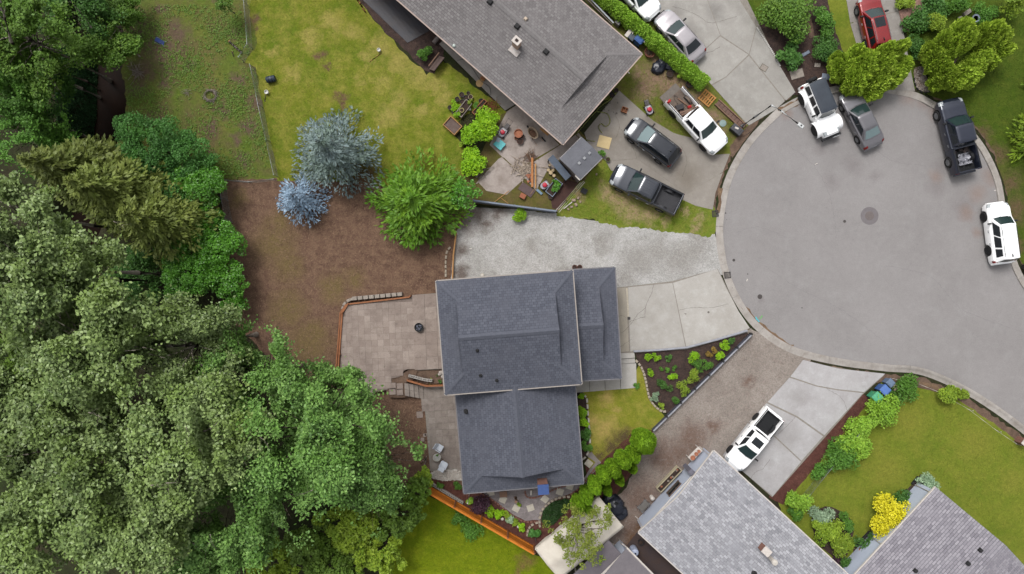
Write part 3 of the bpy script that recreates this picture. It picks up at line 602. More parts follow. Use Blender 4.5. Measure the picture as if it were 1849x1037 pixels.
def roof(parent, frame, z0, slope, ends, d, m, trim=None, gutter=True, cap=True, skip_side=(), rake_trim=True, gov=.14):
    """ends: type at the start and the far end of the ridge: gable, dutch (gablet above a hip) or open (runs into another roof)"""
    O, ex, ey, L, W = frame
    def w3(x, y, z): q = O + ex * x + ey * y; return Vector((q.x, q.y, z))
    zr = z0 + slope * W / 2; rb = RB(); trim = trim or m_trim
    xs = d if ends[0] == 'dutch' else 0; xe = L - d if ends[1] == 'dutch' else L
    for side in (0, 1):
        Y = (lambda y: y) if side == 0 else (lambda y: W - y)
        pl = [(0, 0), (L, 0)]
        if ends[1] == 'dutch': pl += [(L - d, d), (L - d + gov, d), (L - d + gov, W / 2)]
        else: pl += [(L, W / 2)]
        if ends[0] == 'dutch': pl += [(d - gov, W / 2), (d - gov, d), (d, d)]
        else: pl += [(0, W / 2)]
        rb.plane([w3(x, Y(y), z0 + slope * y) for x, y in pl], w3(0, Y(0), z0), w3(L, Y(0), z0))
    rf = rb.finish('roof', m, parent)
    for k, en in enumerate(ends):
        if en != 'dutch': continue
        X = (lambda x: x) if k == 0 else (lambda x: L - x)
        rb = RB(); rb.plane([w3(X(0), 0, z0), w3(X(0), W, z0), w3(X(d + .05), W - d - .05, z0 + slope * (d + .05)), w3(X(d + .05), d + .05, z0 + slope * (d + .05))], w3(X(0), 0, z0), w3(X(0), W, z0)); rb.finish('hip_slope', m, rf)
        mb = MB(); mb.add([w3(X(d + .02), d, z0 + slope * d - .03), w3(X(d + .02), W - d, z0 + slope * d - .03), w3(X(d + .02), W / 2, zr - .03)], [(0, 1, 2)]); mb.build('gablet', m_dtrim, rf, world=True)
        for y in (0, 1):       # barge edge of the gablet
            Yf = (lambda v: v) if y == 0 else (lambda v: W - v)
            mb = MB(); mb.tube([w3(X(d - gov), Yf(d), z0 + slope * d + .01), w3(X(d - gov), Yf(W / 2), zr + .01)], .03, 4); mb.build('barge_board', cap_mat(m), parent, world=True)
            mb = MB(); n = int(d * 1.41 / .22)
            for i in range(n):
                a, b = i / n * d, (i + 1.15) / n * d; p, q = w3(X(a), Yf(a), z0 + slope * a + .036), w3(X(b), Yf(b), z0 + slope * b + .03)
                t = (q - p).normalized(); sd = t.cross(Vector((0, 0, 1))).normalized() * .11; mb.add([p - sd - Vector((0, 0, .015)), p + sd - Vector((0, 0, .015)), q + sd - Vector((0, 0, .015)), q - sd - Vector((0, 0, .015)), p, q], [(0, 4, 5, 3), (4, 1, 2, 5)])
            tag(mb.build('hip_cap', cap_mat(m), rf, world=True), kind='stuff')
    if cap:
        mb = MB(); a0, a1 = xs - (gov if ends[0] == 'dutch' else 0), xe + (gov if ends[1] == 'dutch' else 0); n = int((a1 - a0) / .2)
        for i in range(n):
            a, b = a0 + (a1 - a0) * i / n, a0 + (a1 - a0) * (i + 1) / n + .03
            hw = .19
            mb.add([w3(a, W / 2 - hw, zr - hw * slope + .05), w3(b, W / 2 - hw, zr - hw * slope + .035), w3(b, W / 2, zr + .055), w3(a, W / 2, zr + .075), w3(a, W / 2 + hw, zr - hw * slope + .05), w3(b, W / 2 + hw, zr - hw * slope + .035)], [(0, 1, 2, 3), (3, 2, 5, 4)])
            mb.add([w3(a, W / 2 - hw, zr - hw * slope + .05), w3(a, W / 2, zr + .075), w3(a, W / 2 + hw, zr - hw * slope + .05), w3(a, W / 2, zr + .03)], [(0, 1, 2, 3)])
        tag(mb.build('ridge_cap', cap_mat(m), rf, world=True), kind='stuff')
    def edge(a, b, nm, mm, w=.09, h=.12):
        mb = MB(); a, b = Vector(a), Vector(b); c = (a + b) / 2; dd = b - a; mb.box(c, (dd.length, w, h), math.atan2(dd.y, dd.x), 0, -math.asin(max(-1, min(1, dd.z / dd.length)))); mb.build(nm, mm, parent, world=True)
    if gutter:
        for side in (0, 1):
            if side in skip_side: continue
            y = -.05 if side == 0 else W + .05; edge(w3(0, y, z0 - .05), w3(L, y, z0 - .05), 'gutter', trim)
        for k, en in enumerate(ends):
            x = -.05 if k == 0 else L + .05
            if en == 'dutch': edge(w3(x, -.05, z0 - .05), w3(x, W + .05, z0 - .05), 'gutter', trim)
            if en == 'gable' and rake_trim:
                edge(w3(x, 0, z0 - .04), w3(x, W / 2, zr - .04), 'barge_board', trim, .06, .14); edge(w3(x, W, z0 - .04), w3(x, W / 2, zr - .04), 'barge_board', trim, .06, .14)
    return rf
def walls(parent, frame, z0, slope, o=.5, m=None, ends=('dutch', 'dutch'), oe=None):
    O, ex, ey, L, W = frame; oe = o if oe is None else oe
    def w3(x, y, z): q = O + ex * x + ey * y; return Vector((q.x, q.y, z))
    top = z0 - .02; mb = MB(); pts = [w3(oe, o, 0), w3(L - oe, o, 0), w3(L - oe, W - o, 0), w3(oe, W - o, 0)]
    mb.prism([(p.x, p.y) for p in pts], -.05, top)
    mb.build('wall', m, parent, world=True)
    mb = MB(); pts = [w3(.03, .03, 0), w3(L - .03, .03, 0), w3(L - .03, W - .03, 0), w3(.03, W - .03, 0)]; mb.prism([(p.x, p.y) for p in pts], top + .004, top + .03); mb.build('soffit', m_trim, parent, world=True)
    for k, en in enumerate(ends):
        if en == 'gable':
            x = oe if k == 0 else L - oe; mb = MB(); mb.add([w3(x, o, top), w3(x, W - o, top), w3(x, W / 2, z0 + slope * W / 2 - .08)], [(0, 1, 2)]); mb.build('gable_wall', m, parent, world=True)
    return w3
def roof_z(frame, z0, slope, p): O, ex, ey, L, W = frame; y = (p.xy - O).dot(ey); return z0 + slope * min(y, W - y)
def on_roof(px, py, frame, z0, slope):
    z = z0 + 1
    for _ in range(8): z = roof_z(frame, z0, slope, P(px, py, z))
    return P(px, py, z)
def pipe_vent(parent, p, r=.06, h=.25):
    mb = MB(); mb.lathe([(r * 2.4, -.06), (r * 2.2, .05), (r * 1.1, .1), (r, .12), (r, h), (r * .7, h), (r * .7, h - .05)], p, 14); mb.build('vent_pipe', m_dark, parent, world=True)
def box_vent(parent, p, rz, s=.36, m=None, h=.16):
    mb = MB(); mb.box((p.x, p.y, p.z + .05), (s * 1.15, s * 1.15, .06), rz); mb.box((p.x, p.y, p.z + h), (s, s, .1), rz, taper=.85); mb.build('roof_vent', m or m_dark, parent, world=True)

# ---- main house
q = P(930, 690); house = thing('main_house', 'blue grey shingled house with stacked hipped roofs beside the pale gravel patch', 'house', (q.x, q.y, 0))
SA = .40
fA = rect_px([(789, 509), (1034, 488), (1049, 694), (803, 712)], 5.2); rfA = roof(house, fA, 5.2, SA, ('dutch', 'dutch'), 1.55, m_sh_main, mat('pale gutter', C(176, 168, 160), C(160, 152, 146), 3, .6)); walls(house, fA, 5.2, SA, .5, m_side2)
fC = rect_px([(822, 700), (838, 889), (1053, 874), (1037, 684)], 3.3)
O, ex, ey, L, W = fC; fC = (O - ex * 1.0, ex, ey, L + 1.0, W)
rfC = roof(house, fC, 3.3, .44, ('open', 'dutch'), 1.5, m_sh_main, mat('slate gutter', C(132, 130, 134), None, 3, .6)); walls(house, fC, 3.3, .44, .5, m_side2)
fB = rect_px([(1020, 488), (1109, 484.5), (1122, 682), (1034, 689)], 3.0)
roof(house, fB, 3.0, .36, ('open', 'dutch'), 1.45, m_sh_main, mat('slate gutter', C(132, 130, 134))); walls(house, fB, 3.0, .36, .4, m_side2)
for (x, y) in ((862, 633), (868, 678), (897, 687)): pipe_vent(rfA, on_roof(x, y, fA, 5.2, SA))
pipe_vent(rfC, on_roof(842, 743, fC, 3.3, .44), .09, .4)
def brick_chimney(name, parent, topc, sx, sy, rz, z0, z1, m, capm, lip=.06):
    c = P(*topc, z1); 
    ch = MB(); n = int((z1 - z0) / .16)
    for k in range(n): ch.box((c.x, c.y, z0 + (k + .5) * (z1 - z0) / n), (sx - .012 * (k % 2), sy - .012 * (k % 2), (z1 - z0) / n - .012), rz)
    ch.box((c.x, c.y, (z0 + z1) / 2), (sx - .04, sy - .04, z1 - z0), rz)
    o = ch.build(name, m, parent, world=True)
    mb = MB(); mb.box((c.x, c.y, z1 + .05), (sx + lip, sy + lip, .1), rz); cp = mb.build('chimney_cap', capm, o, world=True); return c
c = brick_chimney('chimney', house, (981, 884), .74, .66, R(4), 2.9, 5.4, m_brick, mat('blue chimney cover', C(66, 92, 148), C(56, 80, 132), 6, .5))
# front door side wall lamp and cellar pipes on the gravel side
for (x, y) in ((1037, 485.5), (1046, 485.5)):
    q = P(x, y); t = thing('clay_pot', 'brown clay pot against the gravel side wall, %s' % ('below the step between two roofs' if x < 1040 else 'on the garage side of its twin'), 'pot', (q.x, q.y + .1, .01), 0)
    mb = MB(); mb.lathe([(.14, 0), (.2, .32), (.22, .34), (.22, .4), (.17, .4), (.16, .3), (.001, .3)], n=18); mb.build('pot', mat('clay', C(120, 84, 74), C(96, 68, 60), 6), t, smooth=40)
    mb = MB(); mb.lathe([(.15, .3), (.1, .33), (.001, .34)], n=12); mb.build('soil', m_mulch, t)

# ---- neighbour's house at the top
SN = .22; q = P(930, 60); nh = thing('neighbour_house', 'long weathered grey shingled house with a white rimmed brick chimney', 'house', (q.x, q.y, 0))
fN = rect_px([(1017, 261), (560, -139), (699, -303), (1158, 97)], 2.9)
O, ex, ey, L, W = fN
rfN = roof(nh, fN, 2.9, SN, ('dutch', 'gable'), 2.0, m_sh_top, mat('pinkish trim', C(196, 176, 166), C(182, 162, 152), 3, .7)); walls(nh, fN, 2.9, SN, .55, m_side2, ('dutch', 'gable'))
ch = on_roof(931, 90, fN, 2.9, SN); a = math.atan2(ex.y, ex.x)
c = brick_chimney('chimney', nh, (933, 74), .52, .44, a, ch.z - .4, ch.z + 1.1, mat('pale brick', C(206, 180, 160), C(180, 150, 130), 9, .9), mat('chimney crown', C(232, 222, 214), None, 6), .1)
mb = MB(); mb.box((c.x, c.y, ch.z + 1.22), (.24, .2, .06), a); mb.build('flue', mat('flue hole shade', C(60, 44, 40), None, 8), nh, world=True)  # raised dark block, its colour stands for the shade in the flue hole
mb = MB(); mb.box((ch.x, ch.y, ch.z + .02), (.85, .8, .05), a, 0, 0); mb.build('flashing', mat('flashing', C(214, 208, 204), C(180, 170, 164), 6), nh, world=True)
for (x, y) in ((885, 4), (934, 48), (986, 94)): box_vent(rfN, on_roof(x, y, fN, 2.9, SN), a, .36)
box_vent(rfN, on_roof(949, 35, fN, 2.9, SN), a, .24, mat('cream vent', C(214, 196, 176), None, 6))
p = on_roof(820, 83, fN, 2.9, SN); mb = MB(); mb.lathe([(.13, 0), (.12, .08), (.08, .13), (.001, .15)], p, 16); mb.build('dome_vent', mat('white plastic', C(214, 226, 218), None, 6, .4), rfN, world=True, smooth=40)
mb = MB(); p0 = P(1132, 128, 2.7); p1 = P(1136, 132, 2.7); mb.tube([p0, p1, P(1136, 132, 0)], .045, 6); mb.build('downspout', m_trim, nh, world=True)

# ---- house at the lower right with the mottled roof
q = P(1330, 950); rh = thing('grey_house', 'light grey mottled shingled house behind the parked white pickup', 'house', (q.x, q.y, 0))
fR = rect_px([(1287, 813), (1570, 1074), (1438, 1224), (1155, 963)], 2.4)
rfR = roof(rh, fR, 2.4, .24, ('gable', 'gable'), 0, m_sh_r, cap=False); wR = walls(rh, fR, 2.4, .24, .3, m_side, ('gable', 'gable'), .12)
O, ex, ey, L, W = fR
def downspout(parent, w3, x, y, x2, y2, z):
    mb = MB(); a = w3(x, y, z); b = w3(x2, y2, z - .35); c = w3(x2, y2, .15); d = w3(x2 - .25, y2, .06); mb.tube([a, b, c, d], .05, 6); mb.build('downspout', m_trim, parent, world=True)
downspout(rh, wR, -.05, .1, .04, .45, 2.35); downspout(rh, wR, -.05, W - .1, .04, W - .45, 2.35)
for (y0, y1, z0_, z1_) in ((3.6, 4.9, .9, 1.8),):
    mb = MB(); c = wR(.1, (y0 + y1) / 2, (z0_ + z1_) / 2); mb.box(c, (y1 - y0, .05, z1_ - z0_), math.atan2(ey.y, ey.x)); w_ = mb.build('window', m_glass, rh, world=True)
    mb = MB(); [mb.box(wR(.08, (y0 + y1) / 2, z), (y1 - y0 + .12, .1, .07), math.atan2(ey.y, ey.x)) for z in (z0_, z1_)]; [mb.box(wR(.08, y, (z0_ + z1_) / 2), (.07, .1, z1_ - z0_), math.atan2(ey.y, ey.x)) for y in (y0, y1)]; mb.build('window_frame', m_dtrim, w_, world=True)
pz = on_roof(1378, 990, fR, 2.4, .24); brick_chimney('chimney', rh, (1384, 996), .62, .5, R(-42), pz.z - .3, pz.z + .8, m_brick, mat('chimney crown', C(150, 110, 98), C(180, 160, 150), 7), .04)
p = on_roof(1386, 1003, fR, 2.4, .24); mb = MB(); mb.lathe([(.16, 0), (.16, .9), (.24, .92), (.2, 1.02), (.001, 1.06)], p + Vector((.12, -.1, .2)), 16); mb.build('flue_pipe', mat('white flue', C(226, 218, 208), None, 5, .5), rh, world=True, smooth=40)
pipe_vent(rfR, on_roof(1362, 1035, fR, 2.4, .24), .1, .3)
mb = MB(); c = P(1245, 850, 2.0); c = wR(-.08, 2.35, 1.5); mb.box(c, (.34, .5, 1.9), math.atan2(ey.y, ey.x)); mb.box(wR(-.12, 2.35, 2.6), (.42, .62, .1), math.atan2(ey.y, ey.x)); mb.build('flue_box', mat('slate flue', C(122, 120, 132), C(104, 102, 112), 4), rh, world=True)

# ---- house in the corner
q = P(1760, 960); ch2 = thing('corner_house', 'violet grey shingled house with a light blue wall beside the corner lawn', 'house', (q.x, q.y, 0))
fF = rect_px([(1690, 880), (1500, 1086), (1695, 1266), (1885, 1060)], 2.5)
rfF = roof(ch2, fF, 2.5, .30, ('gable', 'gable'), 0, m_sh_r2, cap=False, rake_trim=False); wF = walls(ch2, fF, 2.5, .30, .25, m_side, ('gable', 'gable'), .2)
a = math.atan2(fF[1].y, fF[1].x)
for (x, y) in ((1747, 1017), (1652, 1030), (1769, 993)): box_vent(rfF, on_roof(x, y, fF, 2.5, .3), a, .26)
for t_ in (.5, 4.4, 6.0): 
    mb = MB(); mb.tube([wF(t_, -.02, 2.42), wF(t_, .19, 2.1), wF(t_, .19, .1)], .05, 6); mb.build('downspout', m_trim, ch2, world=True)

# ---- low house at the bottom edge
q = P(1130, 1020); bh = thing('small_grey_house', 'small house with plain grey felt roof and white gutter beside the dark passage', 'house', (q.x, q.y, 0))
fG = rect_px([(1131, 990), (1240, 1100), (1160, 1180), (1051, 1070)], 2.8)
def flat_roof(parent, frame, z0, slope, m, name='roof'):
    O, ex, ey, L, W = frame; w3 = lambda x, y, z: Vector((*(O + ex * x + ey * y), z))
    mb = MB(); zr = z0 + slope * W / 2
    mb.add([w3(0, 0, z0), w3(L, 0, z0), w3(L, W / 2, zr), w3(0, W / 2, zr), w3(L, W, z0), w3(0, W, z0)], [(0, 1, 2, 3), (3, 2, 4, 5)]); o = mb.build(name, m, parent, world=True)
    s = o.modifiers.new('t', 'SOLIDIFY'); s.thickness = .06; return w3
wG = flat_roof(bh, fG, 2.8, .25, m_felt); walls(bh, fG, 2.8, .25, .3, m_side, ('gable', 'gable'), .2)
mb = MB(); mb.box(wG(fG[3] / 2, -.05, 2.76), (fG[3], .1, .12), math.atan2(fG[1].y, fG[1].x)); mb.build('gutter', m_trim, bh, world=True)
mb = MB(); mb.tube([wG(-.05, -.05, 2.75), wG(-.3, .05, 2.4), wG(.1, .3, 1.2), wG(.1, .3, 0)], .05, 6); mb.build('downspout', m_trim, bh, world=True)
fH = rect_px([(1122, 998), (1060, 1065), (1030, 1040), (1100, 978)], 2.2); O, ex, ey, L, W = fH
mb = MB(); w3 = lambda x, y, z: Vector((*(O + ex * x + ey * y), z)); mb.add([w3(0, 0, 2.45), w3(L, 0, 2.45), w3(L, W, 2.1), w3(0, W, 2.1)], [(0, 1, 2, 3)]); o = mb.build('porch_roof', mat('porch felt', C(116, 110, 116), C(104, 98, 104), 2, .9), bh, world=True); s = o.modifiers.new('t', 'SOLIDIFY'); s.thickness = .08
for (x, y) in ((.3, W - .2), (L - .3, W - .2), (.3, .3)):
    mb = MB(); c = w3(x, y, 1.05); mb.box(c, (.1, .1, 2.15)); mb.build('post', m_trim, bh, world=True)

# ---- shed
q = P(1048, 290); sh = thing('garden_shed', 'grey felt roofed garden shed below the eaves of the long house', 'shed', (q.x, q.y, 0))
fS = rect_px([(1049, 248), (1008, 287), (1050, 325), (1089, 285)], 2.3); m_shroof = mat('slate grey roofing felt', C(116, 117, 124), C(104, 105, 112), 1.5, .85, bump=.2)
wS = flat_roof(sh, fS, 2.3, .22, m_shroof); walls(sh, fS, 2.3, .22, .12, mat('weathered shed boards', C(140, 130, 126), C(118, 108, 104), 4), ('gable', 'gable'), .08)
O, ex, ey, L, W = fS; zr = 2.3 + .22 * W / 2
for x in (.5, 1.05, 1.6):
    mb = MB(); mb.box(wS(x, W / 2 + .18, zr + .02), (.2, .2, .02), math.atan2(ex.y, ex.x) , 0, 0); mb.build('roof_patch', mat('pale felt patch', C(168, 170, 174), None, 6), sh, world=True)
mb = MB(); mb.box(wS(L / 2, W - .55, 2.3 + .22 * .55 + .03), (L - .5, .3, .01), math.atan2(ex.y, ex.x), -math.atan(.22)); 
mb = MB(); mb.box(wS(L + .04, W - .3, 2.26), (.5, .08, .1), math.atan2(ey.y, ey.x)); mb.build('fascia', m_trim, sh, world=True)

# ---- white tarpaulin carport
q = P(1046, 970); cp = thing('carport', 'white tarpaulin carport with sagging cover under the sparse tree', 'carport', (q.x, q.y, 0))
fT = rect_px([(1082, 904), (965, 986), (1012, 1054), (1127, 946)], 2.4); O, ex, ey, L, W = fT; w3 = lambda x, y, z: Vector((*(O + ex * x + ey * y), z)); rows = []; rg = random.Random(4)
for i in range(33):
    x = L * i / 32; e = min(1, min(x, L - x) / 1.3); sag = .07 * math.sin(i / 32 * math.pi * 6) ** 2
    row = []
    for j in range(13):
        y = W * j / 12; h = min(1, min(y, W - y) / (W / 2)); row.append(w3(x, y, 2.3 + (.75 * h) * (.35 + .65 * e) - sag * h + rg.uniform(-.012, .012)))
    rows.append(row)
mb = MB(); mb.grid(rows); o = mb.build('cover', mat('white tarpaulin', C(228, 220, 206), C(214, 204, 190), 2, .7, fine=.04), cp, world=True, smooth=60); s = o.modifiers.new('t', 'SOLIDIFY'); s.thickness = .02
for (x, y) in ((.1, .1), (L / 2, .1), (L - .1, .1), (.1, W - .1), (L / 2, W - .1), (L - .1, W - .1)):
    mb = MB(); mb.tube([w3(x, y, 0), w3(x, y, 2.33)], .035, 8); mb.build('leg', m_metal, cp, world=True)
mb = MB(); rows = [[w3(L * i / 12, .02 + .04 * math.sin(i * 2.1 + k), 2.3 - .28 * k) for i in range(13)] for k in range(3)]; mb.grid(rows); mb.build('valance', mat('white tarpaulin', C(226, 220, 208)), cp, world=True, smooth=60)
# ================================================================ vehicles
def paint(name, c, metal=.0, rough=.28, coat=.8, c2=None):
    t = NT(name); v = t.obj()
    f = t.rng(t.noise(v, 1.3, 5, .6), .35, .7, .93, 1.04); cc = t.mix(1.0, c, f, 'MULTIPLY')
    t.b.inputs['Coat Weight'].default_value = coat; t.b.inputs['Coat Roughness'].default_value = .06
    return t.done(cc, rough, metal, .4)
def glassy(name, c, rough=.06):
    t = NT(name); return t.done(c, rough, 0, .45)
m_cglass = glassy('vehicle glass', C(44, 62, 62)); m_cglass_b = glassy('clear windscreen', C(120, 140, 142), .08); m_cglass_d = glassy('dark vehicle glass', C(34, 40, 45))
m_tyre = mat('tyre rubber', C(42, 41, 42), C(34, 34, 35), 6, .85); m_rim = mat('alloy', C(180, 182, 186), C(150, 152, 156), 5, .35, metal=.7)
m_black = mat('black plastic', C(36, 37, 40), C(28, 29, 32), 4, .55); m_chrome = mat('bright trim', C(190, 192, 196), None, 4, .25, metal=.8)
m_lamp = mat('headlamp', C(200, 204, 206), C(160, 168, 172), 8, .15, spec=.5); m_red = mat('tail lamp', C(150, 30, 28), C(120, 20, 20), 8, .25); m_amber = mat('amber lamp', C(210, 130, 40), None, 8, .3)
def lerp_tab(tab, x):
    if x <= tab[0][0]: return tab[0][1]
    for (a, p), (b, q) in zip(tab, tab[1:]):
        if x <= b:
            t = (x - a) / (b - a); t = t * t * (3 - 2 * t) * .5 + t * .5; return p + (q - p) * t
    return tab[-1][1]
def car(name, label, px, py, heading, spec, col_, group='parked vehicles', zref=.8):
    """x runs to the front; heading: picture degrees clockwise from right of the front end"""
    q = P(px, py, zref); t = thing(name, label, spec.get('cat', 'car'), (q.x, q.y, spec.get('z', .035)), R(-heading), group); t.scale = (spec.get('k', 1.0),) * 3
    L, Wd = spec['L'], spec['W'] / 2; gc = .26 if spec['type'] != 'pickup' else .34
    wr = spec.get('wr', .34); wx = spec['wx']                      # wheel radius, axle positions
    top = spec['top']                                               # (x, height) of hood / belt / deck
    xf, xr = L / 2, -L / 2; bed = spec.get('bed'); xr_body = bed[1] if bed else xr
    plan = spec.get('plan', [(xr, .86), (xr + .12, .94), (xr + .45, .99), (0, 1.0), (xf - .7, .975), (xf - .3, .92), (xf - .1, .82), (xf, .66)])
    def half(x): return Wd * lerp_tab(plan, x)
    def zlow(x):
        z = gc
        for a in wx:
            d = abs(x - a); rr = wr + .07
            if d < rr: z = max(z, wr + math.sqrt(rr * rr - d * d))
        if x > xf - .25: z = max(z, gc + (x - xf + .25) * .5)
        return z
    CR = spec.get('crown', .05)
    def pt(x, s, off=0.0):
        """s: -1 right sill ... 0 centre line ... 1 left sill"""
        w = half(x); h = lerp_tab(top, x); zl = min(zlow(x), h - .12); a = abs(s); sg = 1 if s >= 0 else -1
        if a < .6: u = a / .6; y = (w - .13) * u; z = h + CR * (1 - u * u)
        elif a < .72: u = (a - .6) / .12; ang = u * math.pi / 2; y = w - .13 + .12 * math.sin(ang); z = h - .12 * (1 - math.cos(ang))
        else: u = (a - .72) / .28; y = w - .01 + .02 * math.sin(u * math.pi) - .03 * u * u; z = (h - .12) * (1 - u) + zl * u
        if off:
            if a < .6: z += off
            elif a < .72: z += off * .7; y += off * .7
            else: y += off
        return Vector((x, sg * y, z))
    ss = [-1, -.93, -.86, -.79, -.72, -.69, -.66, -.63, -.6, -.45, -.3, -.15, 0, .15, .3, .45, .6, .63, .66, .69, .72, .79, .86, .93, 1]
    n = int((xf - xr_body) / .07); xs = [xr_body + (xf - xr_body) * i / n for i in range(n + 1)]
    body = MB(); rows = [[pt(x, s) for s in ss] for x in xs]; body.grid(rows)
    for r, sgn in ((rows[0], -1), (rows[-1], 1)):      # nose and tail
        e = [p + Vector((sgn * .05, 0, 0)) for p in r]; e = [Vector((p.x, p.y * .97, p.z - .04 if p.z > .5 else p.z)) for p in e]; body.grid([r, e] if sgn > 0 else [e, r]); body.add(e, [tuple(range(len(e)))])
    pm = col_; bo = body.build('body', pm, t, smooth=35)
    def panel(nm, x0, x1, s0, s1, m, off=.008, nx=10, ns=8, parent=None, sm=35):
        mb = MB(); mb.grid([[pt(x0 + (x1 - x0) * i / nx, s0 + (s1 - s0) * j / ns, off) for j in range(ns + 1)] for i in range(nx + 1)]); return mb.build(nm, m, parent or t, smooth=sm)
    # wheels
    rimm = spec.get('rim', m_rim)
    for a in wx:
        for sg in (-1, 1):
            y = sg * (Wd - .115 + spec.get('wout', 0)); mb = MB(); tw = .12
            mb.lathe([(wr * .66, -tw), (wr * .93, -tw), (wr, -tw * .6), (wr, tw * .6), (wr * .93, tw), (wr * .66, tw), (wr * .62, tw * .7)], (a, y, wr - .0), 22, 'Y'); wh = mb.build('wheel', m_tyre, t, smooth=40)
            mb = MB(); o = sg * tw * .75; mb.lathe([(wr * .64, 0), (wr * .6, -sg * .04), (wr * .2, -sg * .02), (.001, sg * .01)], (a, y + o, wr), 20, 'Y')
            for k in range(5):
                an = k * 2 * math.pi / 5; mb.box((a + math.cos(an) * wr * .36, y + o + sg * .0, wr + math.sin(an) * wr * .36), (wr * .52, .03, .07), 0, 0, -an)
            mb.build('rim', rimm, wh, smooth=40)
            ws = MB(); ws.box((a, sg * (Wd - .34), wr + .06), (wr * 2.0, .2, wr * 1.6)); ws.build('wheel_well', m_black, t)
    mb = MB(); mb.box(((xf + xr) / 2, 0, gc + .02), (L - .3, Wd * 1.7, .06)); mb.build('underbody', m_black, t)
    # cabin
    xa, xb, xc, xd = spec['cab']; zb, zt = spec['belt'], spec['roof']; wb = Wd - .1; wt = Wd - spec.get('tumble', .26)
    def lo(x, sg): return Vector((x, sg * min(wb, half(x) - .05), lerp_tab(top, x) + .005))
    def hi(x, sg): return Vector((x, sg * (wt - (.05 if x in (xb, xc) else 0)), zt - .03))
    cor = {'front': (lo(xa, -1), lo(xa, 1), hi(xb, 1), hi(xb, -1)), 'back': (lo(xd, 1), lo(xd, -1), hi(xc, -1), hi(xc, 1)), 'left': (lo(xd, 1) * 1, lo(xa, 1), hi(xb, 1), hi(xc, 1)), 'right': (lo(xa, -1), lo(xd, -1), hi(xc, -1), hi(xb, -1))}
    cor['left'] = (lo(xa, 1), lo(xd, 1), hi(xc, 1), hi(xb, 1)); cor['right'] = (lo(xd, -1), lo(xa, -1), hi(xb, -1), hi(xc, -1))
    bul = {'front': (Vector((.10, 0, .05)), 1), 'back': (Vector((-.08, 0, .04)), 1), 'left': (Vector((0, .05, .02)), 1), 'right': (Vector((0, -.05, .02)), 1)}
    def side(nm, u, v, off=0):
        a, b, c, d = cor[nm]; p = a.lerp(b, u).lerp(d.lerp(c, u), v); bb = bul[nm][0]
        p = p + bb * (4 * u * (1 - u)) * (.5 + .5 * (1 - v) if nm in ('front', 'back') else 4 * v * (1 - v) * .5)
        if off: nn = (b - a).cross(d - a).normalized(); p = p + nn * off * (1 if nn.dot(bb) > 0 else -1)
        return p
    mb = MB()
    for nm in cor: mb.grid([[side(nm, i / 12, j / 6) for i in range(13)] for j in range(7)])
    mb.build('cabin', spec.get('pillar', pm), t, smooth=35)
    # roof: rim curves over the sides
    mb = MB(); rows = []
    for i in range(15):
        u = i / 14; row = []
        for j in range(13):
            v = j / 12; f = side('front', v, 1); bk = side('back', 1 - v, 1); p = bk.lerp(f, u); l = side('left', 1 - u, 1); r_ = side('right', u, 1)
            e = min(1, min(u, 1 - u) * 9) * min(1, min(v, 1 - v) * 9); p = Vector((p.x, r_.y + (l.y - r_.y) * v, zt - .03 + .05 * math.sin(e * math.pi / 2) + .035 * 16 * u * (1 - u) * v * (1 - v) * .6)); row.append(p)
        rows.append(row)
    mb.grid(rows); rf = mb.build('roof', spec.get('roofm', pm), t, smooth=40)
    gm = spec.get('glass', m_cglass); gd = spec.get('sideglass', m_cglass_d)
    def pane(nm, kind, u0, u1, v0, v1, m, off=.008):
        mb = MB(); mb.grid([[side(kind, u0 + (u1 - u0) * i / 10, v0 + (v1 - v0) * j / 5, off) for i in range(11)] for j in range(6)]); return mb.build(nm, m, t, smooth=60)
    pane('windscreen', 'front', .06, .94, .1, .95, spec.get('wglass', gm))
    if spec.get('rearglass', 1): pane('rear_window', 'back', .08, .92, .14, .92, spec.get('bglass', gd))
    for sd in ('left', 'right'):
        for (u0, u1) in spec['win']:
            if sd == 'right': u0, u1 = 1 - u1, 1 - u0
            pane('side_window', sd, u0, u1, .16, .9, gd)
    # wipers and cowl
    mb = MB(); a = side('front', .2, .08, .02); b = side('front', .5, .14, .02); c = side('front', .55, .08, .02); d = side('front', .85, .14, .02); mb.tube([a, b], .012, 4); mb.tube([c, d], .012, 4); mb.build('wiper', m_black, t)
    # hood panel, lamps, grille, bumper
    panel('hood', xa + .02, xf - spec.get('nose', .16), -.53, .53, spec.get('hoodm', pm), .012, 12, 14)
    for sg in (-1, 1):
        panel('headlight', xf - .34, xf - .03, sg * .5, sg * .74, m_lamp, .012, 5, 6)
        if not bed: panel('tail_light', xr + .02, xr + .2, sg * .52, sg * .8, m_red, .012, 4, 6)
        mb = MB(); p = side('left' if sg > 0 else 'right', .1 if sg > 0 else .9, .08); mb.box((p.x - .02, sg * (Wd + .09), p.z + .07), (.13, .24, .16)); mb.box((p.x, sg * (Wd - .02), p.z + .04), (.07, .16, .05)); mb.build('mirror', spec.get('mirror', m_black), t, bevel=.02)
        for k, (d0, d1) in enumerate(spec.get('doors', [])):
            dd = panel('door', d0, d1, sg * .705, sg * .965, pm, .01, 10, 6); mb = MB(); pp = pt(d1 + .22 if False else d0 + .16, sg * .77, .03); mb.box(pp, (.2, .04, .035)); mb.build('door_handle', spec.get('handle', m_chrome), dd)
    mb = MB(); mb.box((xf + .05, 0, .62 if bed or spec['type'] in ('suv', 'jeep') else .55), (.05, Wd * 1.0, .16)); mb.build('grille', m_black, t)
    bp = MB(); bp.grid([[Vector((xf + .09 - abs(y) ** 2.2 * .32, y * Wd * .93, z)) for y in [k / 8 - 1 for k in range(17)]] for z in (gc + .02, gc + .12, gc + .22)]); bp.build('bumper', spec.get('bumper', pm), t, smooth=40)
